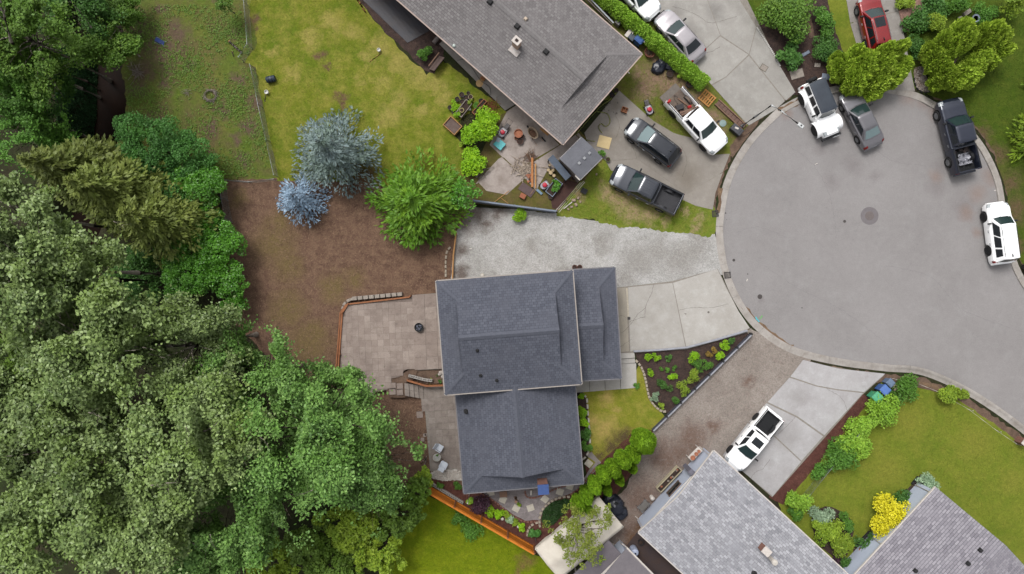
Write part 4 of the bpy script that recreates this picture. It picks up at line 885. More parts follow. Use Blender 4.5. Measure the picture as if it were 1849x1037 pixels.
    mb = MB(); mb.box((xr - .08, 0, gc + .18), (.14, Wd * 1.75, .16)); mb.build('bumper', spec.get('bumper', pm), t, bevel=.03)
    mb = MB(); mb.box((xr - .16 if bed else xr - .06, 0, gc + (.2 if bed else .42)), (.02, .32, .16)); mb.build('number_plate', mat('number plate', C(216, 218, 220), None, 9), t)
    if spec.get('rails'):
        for sg in (-1, 1):
            mb = MB(); mb.tube([(xb - .15, sg * (wt - .08), zt + .02), (xb - .35, sg * (wt - .08), zt + .07), (xc + .35, sg * (wt - .08), zt + .07), (xc + .15, sg * (wt - .08), zt + .02)], .022, 6); mb.build('roof_rail', spec.get('railm', m_black), t)
    if spec.get('ribs'):
        k = spec['ribs']
        for i in range(k):
            y = (i - (k - 1) / 2) * (2 * wt - .5) / (k - 1); mb = MB(); mb.box(((xb + xc) / 2, y, zt + .045), (abs(xb - xc) * .72, .05, .02)); mb.build('roof_rib', spec.get('roofm', pm), t, bevel=.008)
    if spec.get('sunroof'):
        x, sx, sy = spec['sunroof']; mb = MB(); mb.box((x, 0, zt + .042), (sx, sy, .03)); mb.build('sunroof', m_cglass_d, t, bevel=.03)
    if spec.get('fin'): mb = MB(); mb.add([(xc + .15, 0, zt + .14), (xc + .36, .04, zt + .03), (xc + .36, -.04, zt + .03), (xc + .1, .03, zt + .03), (xc + .1, -.03, zt + .03)], [(0, 1, 2), (0, 3, 1), (0, 2, 4), (0, 4, 3)]); mb.build('antenna_fin', m_black, t)
    # pickup bed
    if bed:
        x0, x1, hz = xr, bed[1] - .04, bed[0]; wbx = Wd - .02; th = .16
        for sg in (-1, 1):
            mb = MB(); zz = [(zl, .0) for zl in ()]; rows = []
            for i in range(27):
                x = x0 + (x1 - x0) * i / 26; zl = min(zlow(x), hz - .2); rows.append([Vector((x, sg * (wbx - .02), zl)), Vector((x, sg * (wbx + .0), (zl + hz) / 2)), Vector((x, sg * (wbx - .01), hz - .06)), Vector((x, sg * (wbx - .05), hz)), Vector((x, sg * (wbx - th), hz)), Vector((x, sg * (wbx - th - .01), hz - .05)), Vector((x, sg * (wbx - th), .62))])
            mb.grid(rows); mb.add(rows[0], [tuple(range(7))]); mb.add(rows[-1], [tuple(range(7))]); mb.build('bed_side', pm, t, smooth=35)
            mb = MB(); mb.box(((x0 + x1) / 2, sg * (wbx - th / 2 - .01), hz + .012), (x1 - x0 - .06, .07, .03)); mb.build('rail_cap', m_black, t)
            ww = MB(); ww.lathe([(.001, -.12), (.42, -.12), (.42, .1), (.36, .14), (.001, .14)], (wx[1], sg * (wbx - th - .1), .52), 18, 'Y'); ww.build('wheel_hump', spec.get('bedm', m_black), t, smooth=40)
            mb = MB(); mb.box((x0 - .01, sg * (wbx - .09), hz - .22), (.04, .14, .3)); mb.build('tail_light', m_red, t)
        mb = MB(); mb.box(((x0 + x1) / 2, 0, .6), (x1 - x0, (wbx - th) * 2 + .02, .06)); fl = mb.build('bed_floor', spec.get('bedm', m_black), t)
        nr = 13
        for i in range(nr):
            y = (i - (nr - 1) / 2) * (wbx - th) * 1.9 / nr; mb = MB(); mb.box(((x0 + x1) / 2, y, .64), (x1 - x0 - .12, .055, .03)); mb.build('bed_rib', spec.get('bedm', m_black), t)
        mb = MB(); mb.box((x1 - .02, 0, (.6 + hz) / 2), (.06, (wbx - .04) * 2, hz - .6)); mb.build('bulkhead', pm, t)
        if not spec.get('gate_open'): mb = MB(); mb.box((x0 + .04, 0, (.6 + hz) / 2), (.08, (wbx - .1) * 2, hz - .58)); mb.build('tailgate', pm, t, bevel=.015)
        else: mb = MB(); mb.box((x0 - .3, 0, .6), (.6, (wbx - .1) * 2, .07)); mb.build('tailgate', mat('tailgate liner', C(128, 120, 112), C(108, 100, 94), 6), t)
    return t, q
def sp(**k): return k
SEDAN = sp(type='sedan', L=4.75, W=1.82, wx=(1.42, -1.38), top=[(-2.38, .78), (-2.2, .93), (-1.7, 1.0), (-.6, .95), (.85, .93), (1.6, .86), (2.1, .76), (2.38, .6)], cab=(1.0, .2, -.98, -1.72), belt=.95, roof=1.43, tumble=.27, win=((.06, .44), (.47, .86)), doors=((.05, 1.0), (-.98, .03)))
SUV = sp(type='suv', cat='car', L=4.6, W=1.86, wx=(1.4, -1.32), wr=.36, top=[(-2.3, .9), (-2.2, 1.0), (-1.0, 1.04), (.9, 1.02), (1.6, .98), (2.1, .88), (2.3, .68)], cab=(1.12, .25, -1.75, -2.2), belt=1.04, roof=1.62, tumble=.28, win=((.06, .36), (.39, .66), (.7, .9)), doors=((.02, 1.0), (-1.0, 0.0)), rails=1, fin=1)
PICK = sp(type='pickup', cat='pickup', L=5.7, W=1.98, wx=(1.85, -1.75), wr=.39, top=[(-.9, 1.2), (-.2, 1.18), (1.2, 1.16), (2.1, 1.12), (2.6, 1.02), (2.85, .84)], plan=[(-2.85, .97), (0, 1.0), (2.1, .98), (2.6, .93), (2.85, .78)], cab=(1.35, .62, -.62, -.78), belt=1.2, roof=1.84, tumble=.24, win=((.07, .5), (.54, .93)), doors=((.15, 1.3), (-.75, .13)), bed=(1.25, -.86), nose=.2)
def V(base, **k): d = dict(base); d.update(k); return d
silver = paint('silver paint', C(186, 180, 184), .35); white = paint('white paint', (.80, .80, .80)); blackp = paint('black paint', C(40, 44, 54), .3, .22); charcoal = paint('charcoal paint', C(70, 72, 80), .4); grey = paint('grey paint', C(124, 122, 127), .4); navy = paint('blue black paint', C(46, 52, 70), .4); redp = paint('red paint', C(150, 22, 26), .2)
# heading: direction of the front, degrees clockwise from right in the picture
car('sedan', 'silver sedan with dark windows parked alongside the clipped green hedge', 1228, 64, 228.5, V(SEDAN, L=4.6, top=[(-2.3, .78), (-2.2, .93), (-1.7, .99), (-.6, .95), (.85, .93), (1.6, .86), (2.05, .76), (2.3, .6)], plan=[(-2.3, .84), (-2.1, .95), (-1.7, .99), (0, 1), (1.6, .97), (2.0, .9), (2.2, .8), (2.3, .62)]), silver)
car('white_car', 'white car nose down the wide driveway in front of the silver sedan', 1148, -12, 48, V(SUV, bumper=white), white)
car('crossover', 'black crossover with roof rails parked between two pickups on the old driveway', 1178, 256, 217, V(SUV, railm=m_chrome, wglass=m_cglass_b), blackp)
car('pickup', 'black pickup with an empty ribbed bed parked half on the grass verge', 1166, 342, 206.5, V(PICK, ribs=6, bedm=mat('bed liner', C(74, 74, 78), C(60, 60, 64), 3, .7), bumper=m_black), paint('black truck paint', C(62, 66, 76), .4))
trk, trk_q = car('work_pickup', 'white work pickup carrying tools and a red petrol can in its open bed', 1258, 220, 48, V(PICK, L=5.6, W=1.95, ribs=0, gate_open=1, bedm=mat('worn bed liner', C(128, 112, 100), C(104, 92, 84), 3, .8), cab=(1.4, .75, -.62, -.78)), white)
jeep = car('off_road_car', 'white off road car with black hard top and spare wheel beside the grey sedan', 1482, 197, 67.5, sp(type='jeep', k=1.07, cat='car', L=4.1, W=1.7, wx=(1.3, -1.2), wr=.42, wout=.1, top=[(-2.05, 1.08), (.55, 1.08), (.7, 1.08), (1.7, 1.04), (2.0, .98), (2.05, .86)], plan=[(-2.05, .98), (.4, 1.0), (.7, .9), (2.0, .72), (2.05, .7)], cab=(.62, .42, -1.9, -2.0), belt=1.1, roof=1.82, tumble=.16, win=((.05, .3), (.35, .62), (.68, .95)), doors=((-.1, .55),), roofm=mat('black hard top', C(66, 74, 84), C(56, 62, 72), 2, .6), bumper=m_black, glass=m_cglass, nose=.06), white)[0]
for a in (1.3, -1.2):
    for sg in (-1, 1):
        mb = MB(); rows = [[Vector((a + math.cos(R(180 * k / 12)) * .62, sg * y, .42 + math.sin(R(180 * k / 12)) * (.62 if z else .56) + .0)) for k in range(13)] for y, z in ((.55, 1), (1.0, 1), (1.02, 0))]; mb.grid(rows); mb.build('fender', white, jeep, smooth=40)
mb = MB(); mb.lathe([(.12, -.12), (.36, -.12), (.4, -.06), (.4, .06), (.36, .12), (.12, .12)], (-2.2, .05, 1.0), 22, 'X'); sw = mb.build('spare_wheel', m_tyre, jeep, smooth=40); mb = MB(); mb.lathe([(.24, -.1), (.2, -.13), (.001, -.13)], (-2.2, .05, 1.0), 16, 'X'); mb.build('rim', m_rim, sw)
mb = MB(); mb.box((2.2, 0, .55), (.18, 1.5, .2)); mb.build('front_bumper', m_black, jeep, bevel=.03)
mb = MB(); mb.box((2.3, .3, .66), (.03, .5, .14)); mb.build('front_plate', mat('number plate', C(216, 218, 220)), jeep)
car('grey_sedan', 'dark grey sedan with its nose under the cedar branches', 1556, 214, 244, V(SEDAN, wglass=m_cglass, bglass=m_cglass_b), grey)
dk, dkq = car('dark_pickup', 'blue black pickup with crumpled grey plastic sheeting in its bed', 1728, 246, 256, V(PICK, L=5.5, W=1.92, k=1.06), navy)
car('white_suv', 'white sport utility car with ribbed roof parked against the right hand kerb', 1806, 420, 262.5, V(SUV, L=4.75, W=1.88, wr=.38, roof=1.78, top=[(-2.38, 1.0), (-1.0, 1.08), (1.0, 1.06), (1.9, 1.02), (2.25, .92), (2.38, .75)], plan=[(-2.38, .9), (-2.2, .97), (-1.8, 1), (0, 1), (1.8, .98), (2.2, .9), (2.38, .72)], ribs=7, cab=(1.2, .55, -2.1, -2.3), rim=m_black), white)
car('red_car', 'red sport utility car with sunroof parked on the slabs behind the cedar', 1578, 44, 257, V(SUV, L=4.5, W=1.84, sunroof=(-.15, .75, .8), railm=m_chrome, plan=[(-2.25, .9), (-2.0, .98), (0, 1), (1.6, .97), (2.0, .9), (2.25, .7)], top=[(-2.25, .95), (-1.0, 1.04), (.9, 1.02), (1.6, .98), (2.05, .88), (2.25, .7)]), redp)
car('white_pickup', 'white pickup with a black lined bed and sunroof on the pale driveway', 1360, 795, 129, V(PICK, L=5.3, W=1.85, plan=[(-2.65, .97), (0, 1), (1.9, .98), (2.4, .9), (2.65, .74)], top=[(-.9, 1.12), (1.2, 1.08), (2.0, 1.02), (2.45, .92), (2.65, .76)], bed=(1.15, -.86), wx=(1.7, -1.6), wr=.36, roof=1.74, sunroof=(.0, .6, .85), wglass=m_cglass), white)
# loads
mb = MB(); rg = random.Random(5); rows = [[Vector((-2.35 + i * .1, -.62 + j * .1, .74 + .22 * math.sin(i * 1.3 + j) * math.sin(j * .9) + rg.uniform(0, .16))) for j in range(11)] for i in range(10)]
mb.grid(rows); sh_ = mb.build('plastic_sheeting', mat('crumpled plastic', C(188, 188, 196), C(140, 140, 150), 3, .3)); tag(sh_, 'crumpled grey plastic sheeting heaped in the blue black pickup bed', 'sheeting'); sh_.location = dk.location; sh_.rotation_euler = dk.rotation_euler
s = sh_.modifiers.new('t', 'SOLIDIFY'); s.thickness = .01
mb = MB(); rg = random.Random(9)
for k in range(14): mb.box((-1.2 + rg.uniform(-.2, .15), rg.uniform(-.6, .6), .7 + rg.uniform(0, .14)), (rg.uniform(.12, .3), rg.uniform(.1, .25), .08), rg.uniform(0, 3))
o = mb.build('rubble', mat('bed rubbish', C(84, 70, 66), C(60, 54, 56), 6)); o.location = dk.location; o.rotation_euler = dk.rotation_euler; tag(o, 'dark rubbish lying behind the cab of the blue black pickup', 'rubbish', kind='stuff')
def local(t, x, y, z):
    a = t.rotation_euler[2]; return Vector((t.location.x + x * math.cos(a) - y * math.sin(a), t.location.y + x * math.sin(a) + y * math.cos(a), t.location.z + z))
def petrol_can(loc, rz, label):
    t = thing('petrol_can', label, 'can', loc, rz); m = mat('red plastic', C(206, 40, 44), C(180, 30, 36), 6, .4)
    mb = MB(); mb.box((0, 0, .15), (.3, .22, .3), taper=.86); mb.build('body', m, t, bevel=.03); mb = MB(); mb.tube([(-.1, 0, .29), (-.07, 0, .36), (.05, 0, .36), (.08, 0, .29)], .02, 6); mb.build('handle', m, t); mb = MB(); mb.tube([(.1, 0, .28), (.2, 0, .4)], .02, 6); mb.build('spout', mat('yellow plastic', C(222, 190, 60), None, 6), t)
petrol_can(local(trk, -2.62, -.78, 1.26), 1.0, 'red petrol can perched on the bed side of the white work pickup'); petrol_can(local(trk, -1.25, .35, .66), .4, 'red petrol can standing inside the bed of the white work pickup')
m_tool = mat('tool case', C(58, 54, 56), C(48, 44, 46), 5, .6); m_wood = mat('raw timber', C(196, 150, 96), C(170, 124, 78), 5, .8); m_oldw = mat('old timber', C(150, 118, 98), C(122, 96, 80), 5, .85); m_greyw = mat('silvered timber', C(166, 156, 146), C(140, 128, 118), 5, .85)
o = MB().box((0, 0, .14), (.62, .42, .26)).build('tool_box', m_tool, bevel=.03); o.location = local(trk, -1.75, -.25, .66); o.rotation_euler = (0, 0, .3); tag(o, 'dark plastic tool box lying in the white work pickup bed', 'tool box')
for k, (x, y, a, L_) in enumerate(((-1.0, .0, 1.35, 1.5), (-1.15, -.1, 1.2, 1.3), (-1.9, .25, .2, 1.0))):
    o = MB().box((0, 0, .05), (L_, .09, .05)).build('plank', m_oldw); o.location = local(trk, x, y, .68 + (.55 if k < 2 else 0)); o.rotation_euler = (0, 0, trk.rotation_euler[2] + a); tag(o, ['rough plank across the front of the work pickup bed', 'second rough plank propped across the work pickup bed', 'short plank flat on the work pickup bed floor'][k], 'plank')
mb = MB(); [mb.tube([(0, .15 * s, .02), (.5, .15 * s, .02), (.75, .0, .02)], .015, 5) for s in (-1, 1)]; o = mb.build('hand_rake', m_dark); o.location = local(trk, -2.0, .0, .68); o.rotation_euler = (0, 0, 2.2); tag(o, 'bent black metal frame lying on the work pickup bed floor', 'frame')
o = MB().box((0, 0, .12), (.34, .3, .22)).build('crate', mat('brown crate', C(112, 84, 76), C(84, 66, 62), 6)); o.location = local(trk, -1.3, -.42, .66); tag(o, 'small brown crate of odds beside the tool box in the work pickup', 'crate')
# ================================================================ plants
def leaf_mat(name, ca, cb, cc=None, trans=.25, rough=.55, spec=.25):
    t = NT(name); f = t.n('Attribute', attribute_name='tone').outputs['Fac']; c = t.mix(f, ca, cb)
    wv = t.n('NewGeometry').outputs['Position']
    if cc: c = t.mix(t.rng(t.noise(wv, .45, 4, .6), .42, .66), c, cc)
    c = t.mix(1.0, c, t.rng(t.noise(wv, 1.1, 3, .6), .3, .7, .85, 1.15), 'MULTIPLY')
    c = t.mix(1.0, c, t.rng(t.n('ObjectInfo').outputs['Random'], 0, 1, .86, 1.16), 'MULTIPLY')
    t.done(c, rough, 0, spec); tr = t.n('BsdfTranslucent', {'Color': c}); mx = t.n('MixShader', {0: trans, 1: t.b.outputs[0], 2: tr.outputs[0]}); t.t.links.new(mx.outputs[0], t.out.inputs['Surface']); return t.m
K = 1.45     # leaves sit at all angles: their own colour is lighter than the crown looks
def lm(name, a, b, c=None, **k): return leaf_mat(name, C(*a, K), C(*b, K), C(*c, K) if c else None, **k)
m_poplar = lm('poplar leaves', (142, 162, 100), (80, 102, 50), (108, 130, 62), rough=.45, spec=.35, trans=.14)
m_alder = lm('alder leaves', (124, 160, 82), (68, 104, 44), (92, 130, 54), rough=.5, trans=.14)
m_maple = lm('maple leaves', (112, 144, 56), (74, 108, 36), (90, 126, 42))
m_deep = lm('deep green leaves', (80, 122, 52), (56, 94, 40), (70, 108, 40))
m_ivy = lm('glossy thicket leaves', (98, 154, 46), (66, 116, 32), (82, 136, 36), rough=.4, spec=.4)
m_thick = lm('thicket leaves', (86, 138, 62), (60, 106, 46), (74, 124, 46))
m_olive = lm('olive fir needles', (128, 138, 68), (88, 100, 42), (106, 120, 54), trans=.12)
m_spruce = lm('blue spruce needles', (148, 165, 168), (92, 110, 108), (104, 122, 108), trans=.1)
m_spruce2 = lm('pale blue spruce needles', (168, 190, 210), (116, 140, 162), None, trans=.1)
m_fir = lm('green fir needles', (120, 158, 40), (74, 112, 28), (88, 130, 32), trans=.15)
m_cedar = lm('cedar sprays', (182, 206, 74), (128, 156, 50), (154, 182, 60), trans=.12)
m_arbor = lm('arborvitae sprays', (136, 172, 42), (88, 128, 26), (112, 150, 34), trans=.12)
m_hedge = lm('hedge leaves', (152, 188, 66), (108, 150, 44), (130, 168, 50))
m_lime = lm('lime leaves', (150, 190, 32), (108, 156, 20), (128, 174, 24))
m_yell = lm('yellow leaves', (246, 238, 62), (214, 206, 36), (232, 222, 46))
m_ygreen = lm('yellow green leaves', (148, 170, 54), (108, 138, 38), (130, 154, 44))
m_mid = lm('mid green leaves', (96, 140, 52), (66, 108, 36), (84, 126, 42))
m_grey_l = lm('silver leaves', (160, 182, 150), (124, 152, 118), None)
m_purple = lm('purple leaves', (84, 56, 70), (58, 38, 50), None)
m_sparse = lm('sparse tree leaves', (146, 156, 66), (112, 128, 46), (128, 142, 54))
m_grass = lm('grass blades', (108, 126, 40), (80, 104, 30), (124, 134, 52))
m_weed = lm('weed leaves', (112, 140, 56), (84, 112, 38), (96, 128, 40))
m_bark = mat('bark', C(128, 112, 100), C(92, 80, 70), 5, .9, bump=.6); m_pale = mat('pale bark', C(176, 166, 154), C(140, 130, 118), 5, .9, bump=.4)

def leaf_quads(pts, size, rng, up=.55, aspect=.62, dirs=None, tilt=.6, fold=False):
    """one pointed leaf at each point"""
    n = len(pts)
    if dirs is None:
        d = rng.normal(size=(n, 3)); d[:, 2] *= (1 - up)
    else: d = dirs + rng.normal(size=(n, 3)) * tilt
    d /= np.linalg.norm(d, axis=1, keepdims=True) + 1e-9
    r = rng.normal(size=(n, 3)); r[:, 2] += up * 3; s = np.cross(d, r); s /= np.linalg.norm(s, axis=1, keepdims=True) + 1e-9
    L = (size * rng.uniform(.55, 1.35, n))[:, None]; w = L * aspect * .5
    V = np.stack([pts - d * L * .5, pts + s * w - d * L * .05, pts + d * L * .5, pts - s * w - d * L * .05], 1)
    return V.reshape(-1, 3), np.arange(n * 4).reshape(n, 4)
def sphere_pts(n, rng, shell=.55):
    d = rng.normal(size=(n, 3)); d /= np.linalg.norm(d, axis=1, keepdims=True); return d * (shell + (1 - shell) * rng.uniform(0, 1, n) ** .6)[:, None]
def crown(name, centers, radii, per, size, m, parent, seed, flat=.75, up=.55, aspect=.62, fuzzy=False, dropout=0):
    rng = np.random.default_rng(seed); V = []; T = []
    for c, r in zip(centers, radii):
        k = max(6, int(per * r * r))
        if fuzzy: st = rng.uniform(.7, 1.5); p = rng.normal(0, .62, (k, 3)) * np.array([r * st, r / st, r * .6]) + np.asarray(c)
        else: p = sphere_pts(k, rng, .4) * np.array([r, r, r * flat]) + np.asarray(c)
        p = p[p[:, 2] > .03]; V.append(p); T.append(np.clip(rng.normal(.5, .12 if fuzzy else .2) + rng.normal(0, .32, len(p)), 0, 1))
    pts = np.concatenate(V); T = np.concatenate(T)
    if fuzzy:      # openings in the crown
        ph = rng.uniform(0, 6.28, (7, 1)); kv = rng.normal(size=(7, 3)); kv[:, 2] *= .45; kv /= np.linalg.norm(kv, axis=1, keepdims=True); kv *= np.array([.9, 1.2, 1.6, 2.1, 2.7, 3.4, 4.2])[:, None]
        f = (np.sin(kv @ pts.T + ph) * np.array([1, 1, .9, .8, .6, .5, .4])[:, None]).sum(0); keep = f > fuzzy_cut; pts = pts[keep]; T = np.clip(T[keep] + .12 * np.clip(f[keep] - .8, -1, 1), 0, 1)
    q, F = leaf_quads(pts, size, rng, up, aspect); return np_mesh(name, q, F, m, parent, T)
fuzzy_cut = -.35
def limb(mb, a, b, r0, r1, rg, bend=.12, n=5):
    a, b = Vector(a), Vector(b); L = (b - a).length; o = Vector((rg.uniform(-1, 1), rg.uniform(-1, 1), rg.uniform(.2, 1))) * bend * L
    mb.tube([a.lerp(b, i / n) + o * math.sin(math.pi * i / n) for i in range(n + 1)], [r0 + (r1 - r0) * i / n for i in range(n + 1)], 6)
def broad_tree(name, label, px, py, zc, rad, m, seed, leaf=.26, per=300, nclump=70, group=None, h=None, bark=None, cat='tree', vert=.8, clump=.24, twigs=10, limbs=0, holes=.0):
    """crown centre seen at (px, py) at height zc; rad in metres"""
    c = P(px, py, zc); rg = random.Random(seed); base = Vector((c.x, c.y, min(0, ground_z(c.x, c.y)) if c.x < -22 else 0))
    t = thing(name, label, cat, base, 0, group); loc = Vector((0, 0, zc - base.z)); ctr = []; rad_ = []; hh = loc.z; r0 = max(.06, rad * .06); ends = []
    if limbs:      # foliage carried on separate limbs, open between them
        for i in range(limbs):
            th = i * 2.399 + rg.uniform(-.4, .4); f = (i + .5) / limbs; el = math.asin(-.25 + 1.22 * f); L = rad * rg.uniform(.72, 1.18)
            e = loc + Vector((math.cos(th) * math.cos(el) * L, math.sin(th) * math.cos(el) * L, math.sin(el) * L * vert)); s0 = Vector((0, 0, hh - rad * .55 + rad * .5 * f)); ends.append((s0, e))
            k = max(3, int((e - s0).length / .55)); sd = Vector((-math.sin(th), math.cos(th), 0))
            for j in range(k):
                u = .36 + .68 * ((j + rg.random()) / k) ** .8
                for w in range(2):
                    p = s0.lerp(e, u) + sd * rg.uniform(-1, 1) * rad * .12 * (1.15 - u * .7) + Vector((0, 0, rg.uniform(-.15, .3)))
                    ctr.append(p); rad_.append(rad * .12 * rg.uniform(.7, 1.4) + .14)
    else:
        lob = [rg.uniform(0, 6.28) for _ in range(3)]
        for i in range(nclump):
            th = rg.uniform(0, 6.283); el = math.asin(rg.uniform(-.35, 1)); rr = rg.uniform(.3, 1.0) ** .7; k = 1 + .22 * math.sin(3 * th + lob[0]) + .12 * math.sin(5 * th + lob[1])
            p = Vector((math.cos(th) * math.cos(el) * rad * rr * k, math.sin(th) * math.cos(el) * rad * rr * k, math.sin(el) * rad * vert * rr))
            if holes and rg.random() < holes: continue
            ctr.append(loc + p); rad_.append(rad * clump * rg.uniform(.7, 1.25))
        for i in range(twigs): p = ctr[rg.randrange(len(ctr))]; ends.append((Vector((0, 0, min(hh * rg.uniform(.45, 1.0), p.z - .1))), p + (p - loc) * .15))
    crown('crown', [tuple(x) for x in ctr], rad_, per, leaf, m, t, seed, fuzzy=bool(limbs))
    mb = MB()
    mb.tube([(0, 0, -.1), (rg.uniform(-.2, .2), rg.uniform(-.2, .2), hh * .4), (0, 0, hh), (rg.uniform(-.3, .3), rg.uniform(-.3, .3), hh + rad * vert * .6)], [r0 * 1.25, r0, r0 * .6, r0 * .15], 8); mb.build('trunk', bark or m_bark, t, smooth=60)
    for (a, b) in ends: mb = MB(); limb(mb, a, b, r0 * .36, r0 * .06, rg, .06); mb.build('limb', bark or m_bark, t, smooth=60)
    return t
def conifer(name, label, px, py, zt, rad, m, seed, group=None, zb=.5, needle=.34, dens=1.0, droop=.18, cat='tree', at=None, aspect=.3, tiers=None, upt=.25):
    """top seen at (px, py) at height zt; whorls of branches with needle sprays"""
    c = P(px, py, zt) if at is None else P(at[0], at[1], 0); rg = random.Random(seed); rng = np.random.default_rng(seed)
    t = thing(name, label, cat, (c.x, c.y, 0), 0, group); H_ = zt; V = []; D = []; T = []
    n = tiers or max(8, int(H_ * 2.2))
    bm_ = MB()
    for i in range(n):
        f = i / (n - 1); z = zb + (H_ - zb) * f; r = rad * (1 - f) ** .8 + .06; nb = max(4, int((5 + 9 * (1 - f))))
        for k in range(nb):
            a = rg.uniform(0, 6.283) if True else 0; L = r * rg.uniform(.75, 1.12); d = Vector((math.cos(a), math.sin(a), 0)); steps = max(3, int(L / .16 * dens))
            tone = rg.gauss(.5, .18)
            if i % 2 == 0 and L > .5: bm_.tube([(0, 0, z), tuple(d * L * .85 + Vector((0, 0, z - droop * L * .8)))], [.03, .008], 4)
            for s in range(steps):
                u = (s + rg.random()) / steps; p = d * L * u; zz = z - droop * L * u + .14 * L * u * u; sw = .32 * L * u * (1 - u * .55) + .08
                for w in range(3):
                    off = rg.uniform(-1, 1) * sw; q = Vector((p.x - d.y * off, p.y + d.x * off, zz + rg.uniform(-.06, .08))); V.append(q)
                    D.append((d.x + -d.y * off / sw * .7, d.y + d.x * off / sw * .7, rg.uniform(-.1, .5) * upt * 2)); T.append(min(1, max(0, tone + (u - .5) * .35 + rg.gauss(0, .15))))
    V = np.array([tuple(v) for v in V]); D = np.array(D); q, F = leaf_quads(V, needle, rng, .5, aspect, D, .35); np_mesh('crown', q, F, m, t, T)
    mb = MB(); mb.tube([(0, 0, -.05), (0, 0, H_ * .6), (0, 0, H_ - .1)], [rad * .07 + .05, rad * .045 + .03, .015], 8); mb.build('trunk', m_bark, t, smooth=60); tag(bm_.build('branches', m_bark, t), kind='stuff')
    return t
def plume(name, label, px, py, z, r, h, m, seed, group=None, n=2600, size=.2, cat='shrub', parent=None, lobes=0):
    """dense upright evergreen: sprays standing on an egg shaped body; z: height of its middle"""
    c = P(px, py, z); rng = np.random.default_rng(seed); t = parent or thing(name, label, cat, (c.x, c.y, 0), 0, group)
    d = rng.normal(size=(n, 3)); d /= np.linalg.norm(d, axis=1, keepdims=True)
    a = np.arctan2(d[:, 1], d[:, 0]); k = 1 + .07 * np.sin(4 * a + seed) + .05 * np.sin(7 * a + d[:, 2] * 5 + seed) + rng.normal(0, .025, n)
    zz = d[:, 2]; taper = np.where(zz > 0, 1 - .25 * zz, 1 - .12 * -zz)
    p = np.stack([d[:, 0] * r * k * taper, d[:, 1] * r * k * taper, h / 2 + zz * h / 2 * (1 + rng.normal(0, .02, n))], 1); p[:, 2] = np.maximum(p[:, 2], .05)
    dd = d * .7 + np.array([0, 0, .7]); q, F = leaf_quads(p, size, rng, .2, .5, dd, .35); np_mesh('foliage', q, F, m, t, np.clip(.5 + .2 * np.sin(a * 6 + zz * 4) + rng.normal(0, .22, n), 0, 1))
    s = sphere_pts(300, rng, .98) * np.array([r * .86, r * .86, h * .46]) + np.array([0, 0, h / 2]); 
    mb = MB(); mb.lathe([(.001, .05), (r * .6, .1), (r * .84, h * .3), (r * .84, h * .6), (r * .5, h * .88), (.001, h * .94)], n=14); mb.build('inner_foliage', m, t, smooth=80)
    mb = MB(); mb.tube([(0, 0, -.02), (0, 0, h * .4)], [.06, .04], 6); mb.build('stem', m_bark, t); return t
def shrub(name, label, px, py, r, h, m, seed, group=None, leaf=.11, n=500, cat='shrub', z=None, nc=9, up=.6, aspect=.62):
    r *= 1.32; n = int(n * 1.5); c = P(px, py, h * .5 if z is None else z); rg = random.Random(seed); t = thing(name, label, cat, (c.x, c.y, 0), 0, group); ctr = []; rad = []
    for i in range(nc):
        a = rg.uniform(0, 6.283); q = rg.uniform(0, .72) if i else 0; ctr.append((math.cos(a) * r * q, math.sin(a) * r * q, max(.06, h * (.45 + .35 * (1 - q)) * rg.uniform(.8, 1.1)))); rad.append(r * rg.uniform(.3, .48) if nc > 1 else r)
    per = n / sum(x * x for x in rad); crown('foliage', ctr, rad, per, leaf, m, t, seed, .8, up, aspect)
    mb = MB(); [mb.tube([(0, 0, -.02), tuple(Vector(q) * .9)], [.025, .008], 4) for q in ctr[:5]]; mb.build('stems', m_bark, t); return t

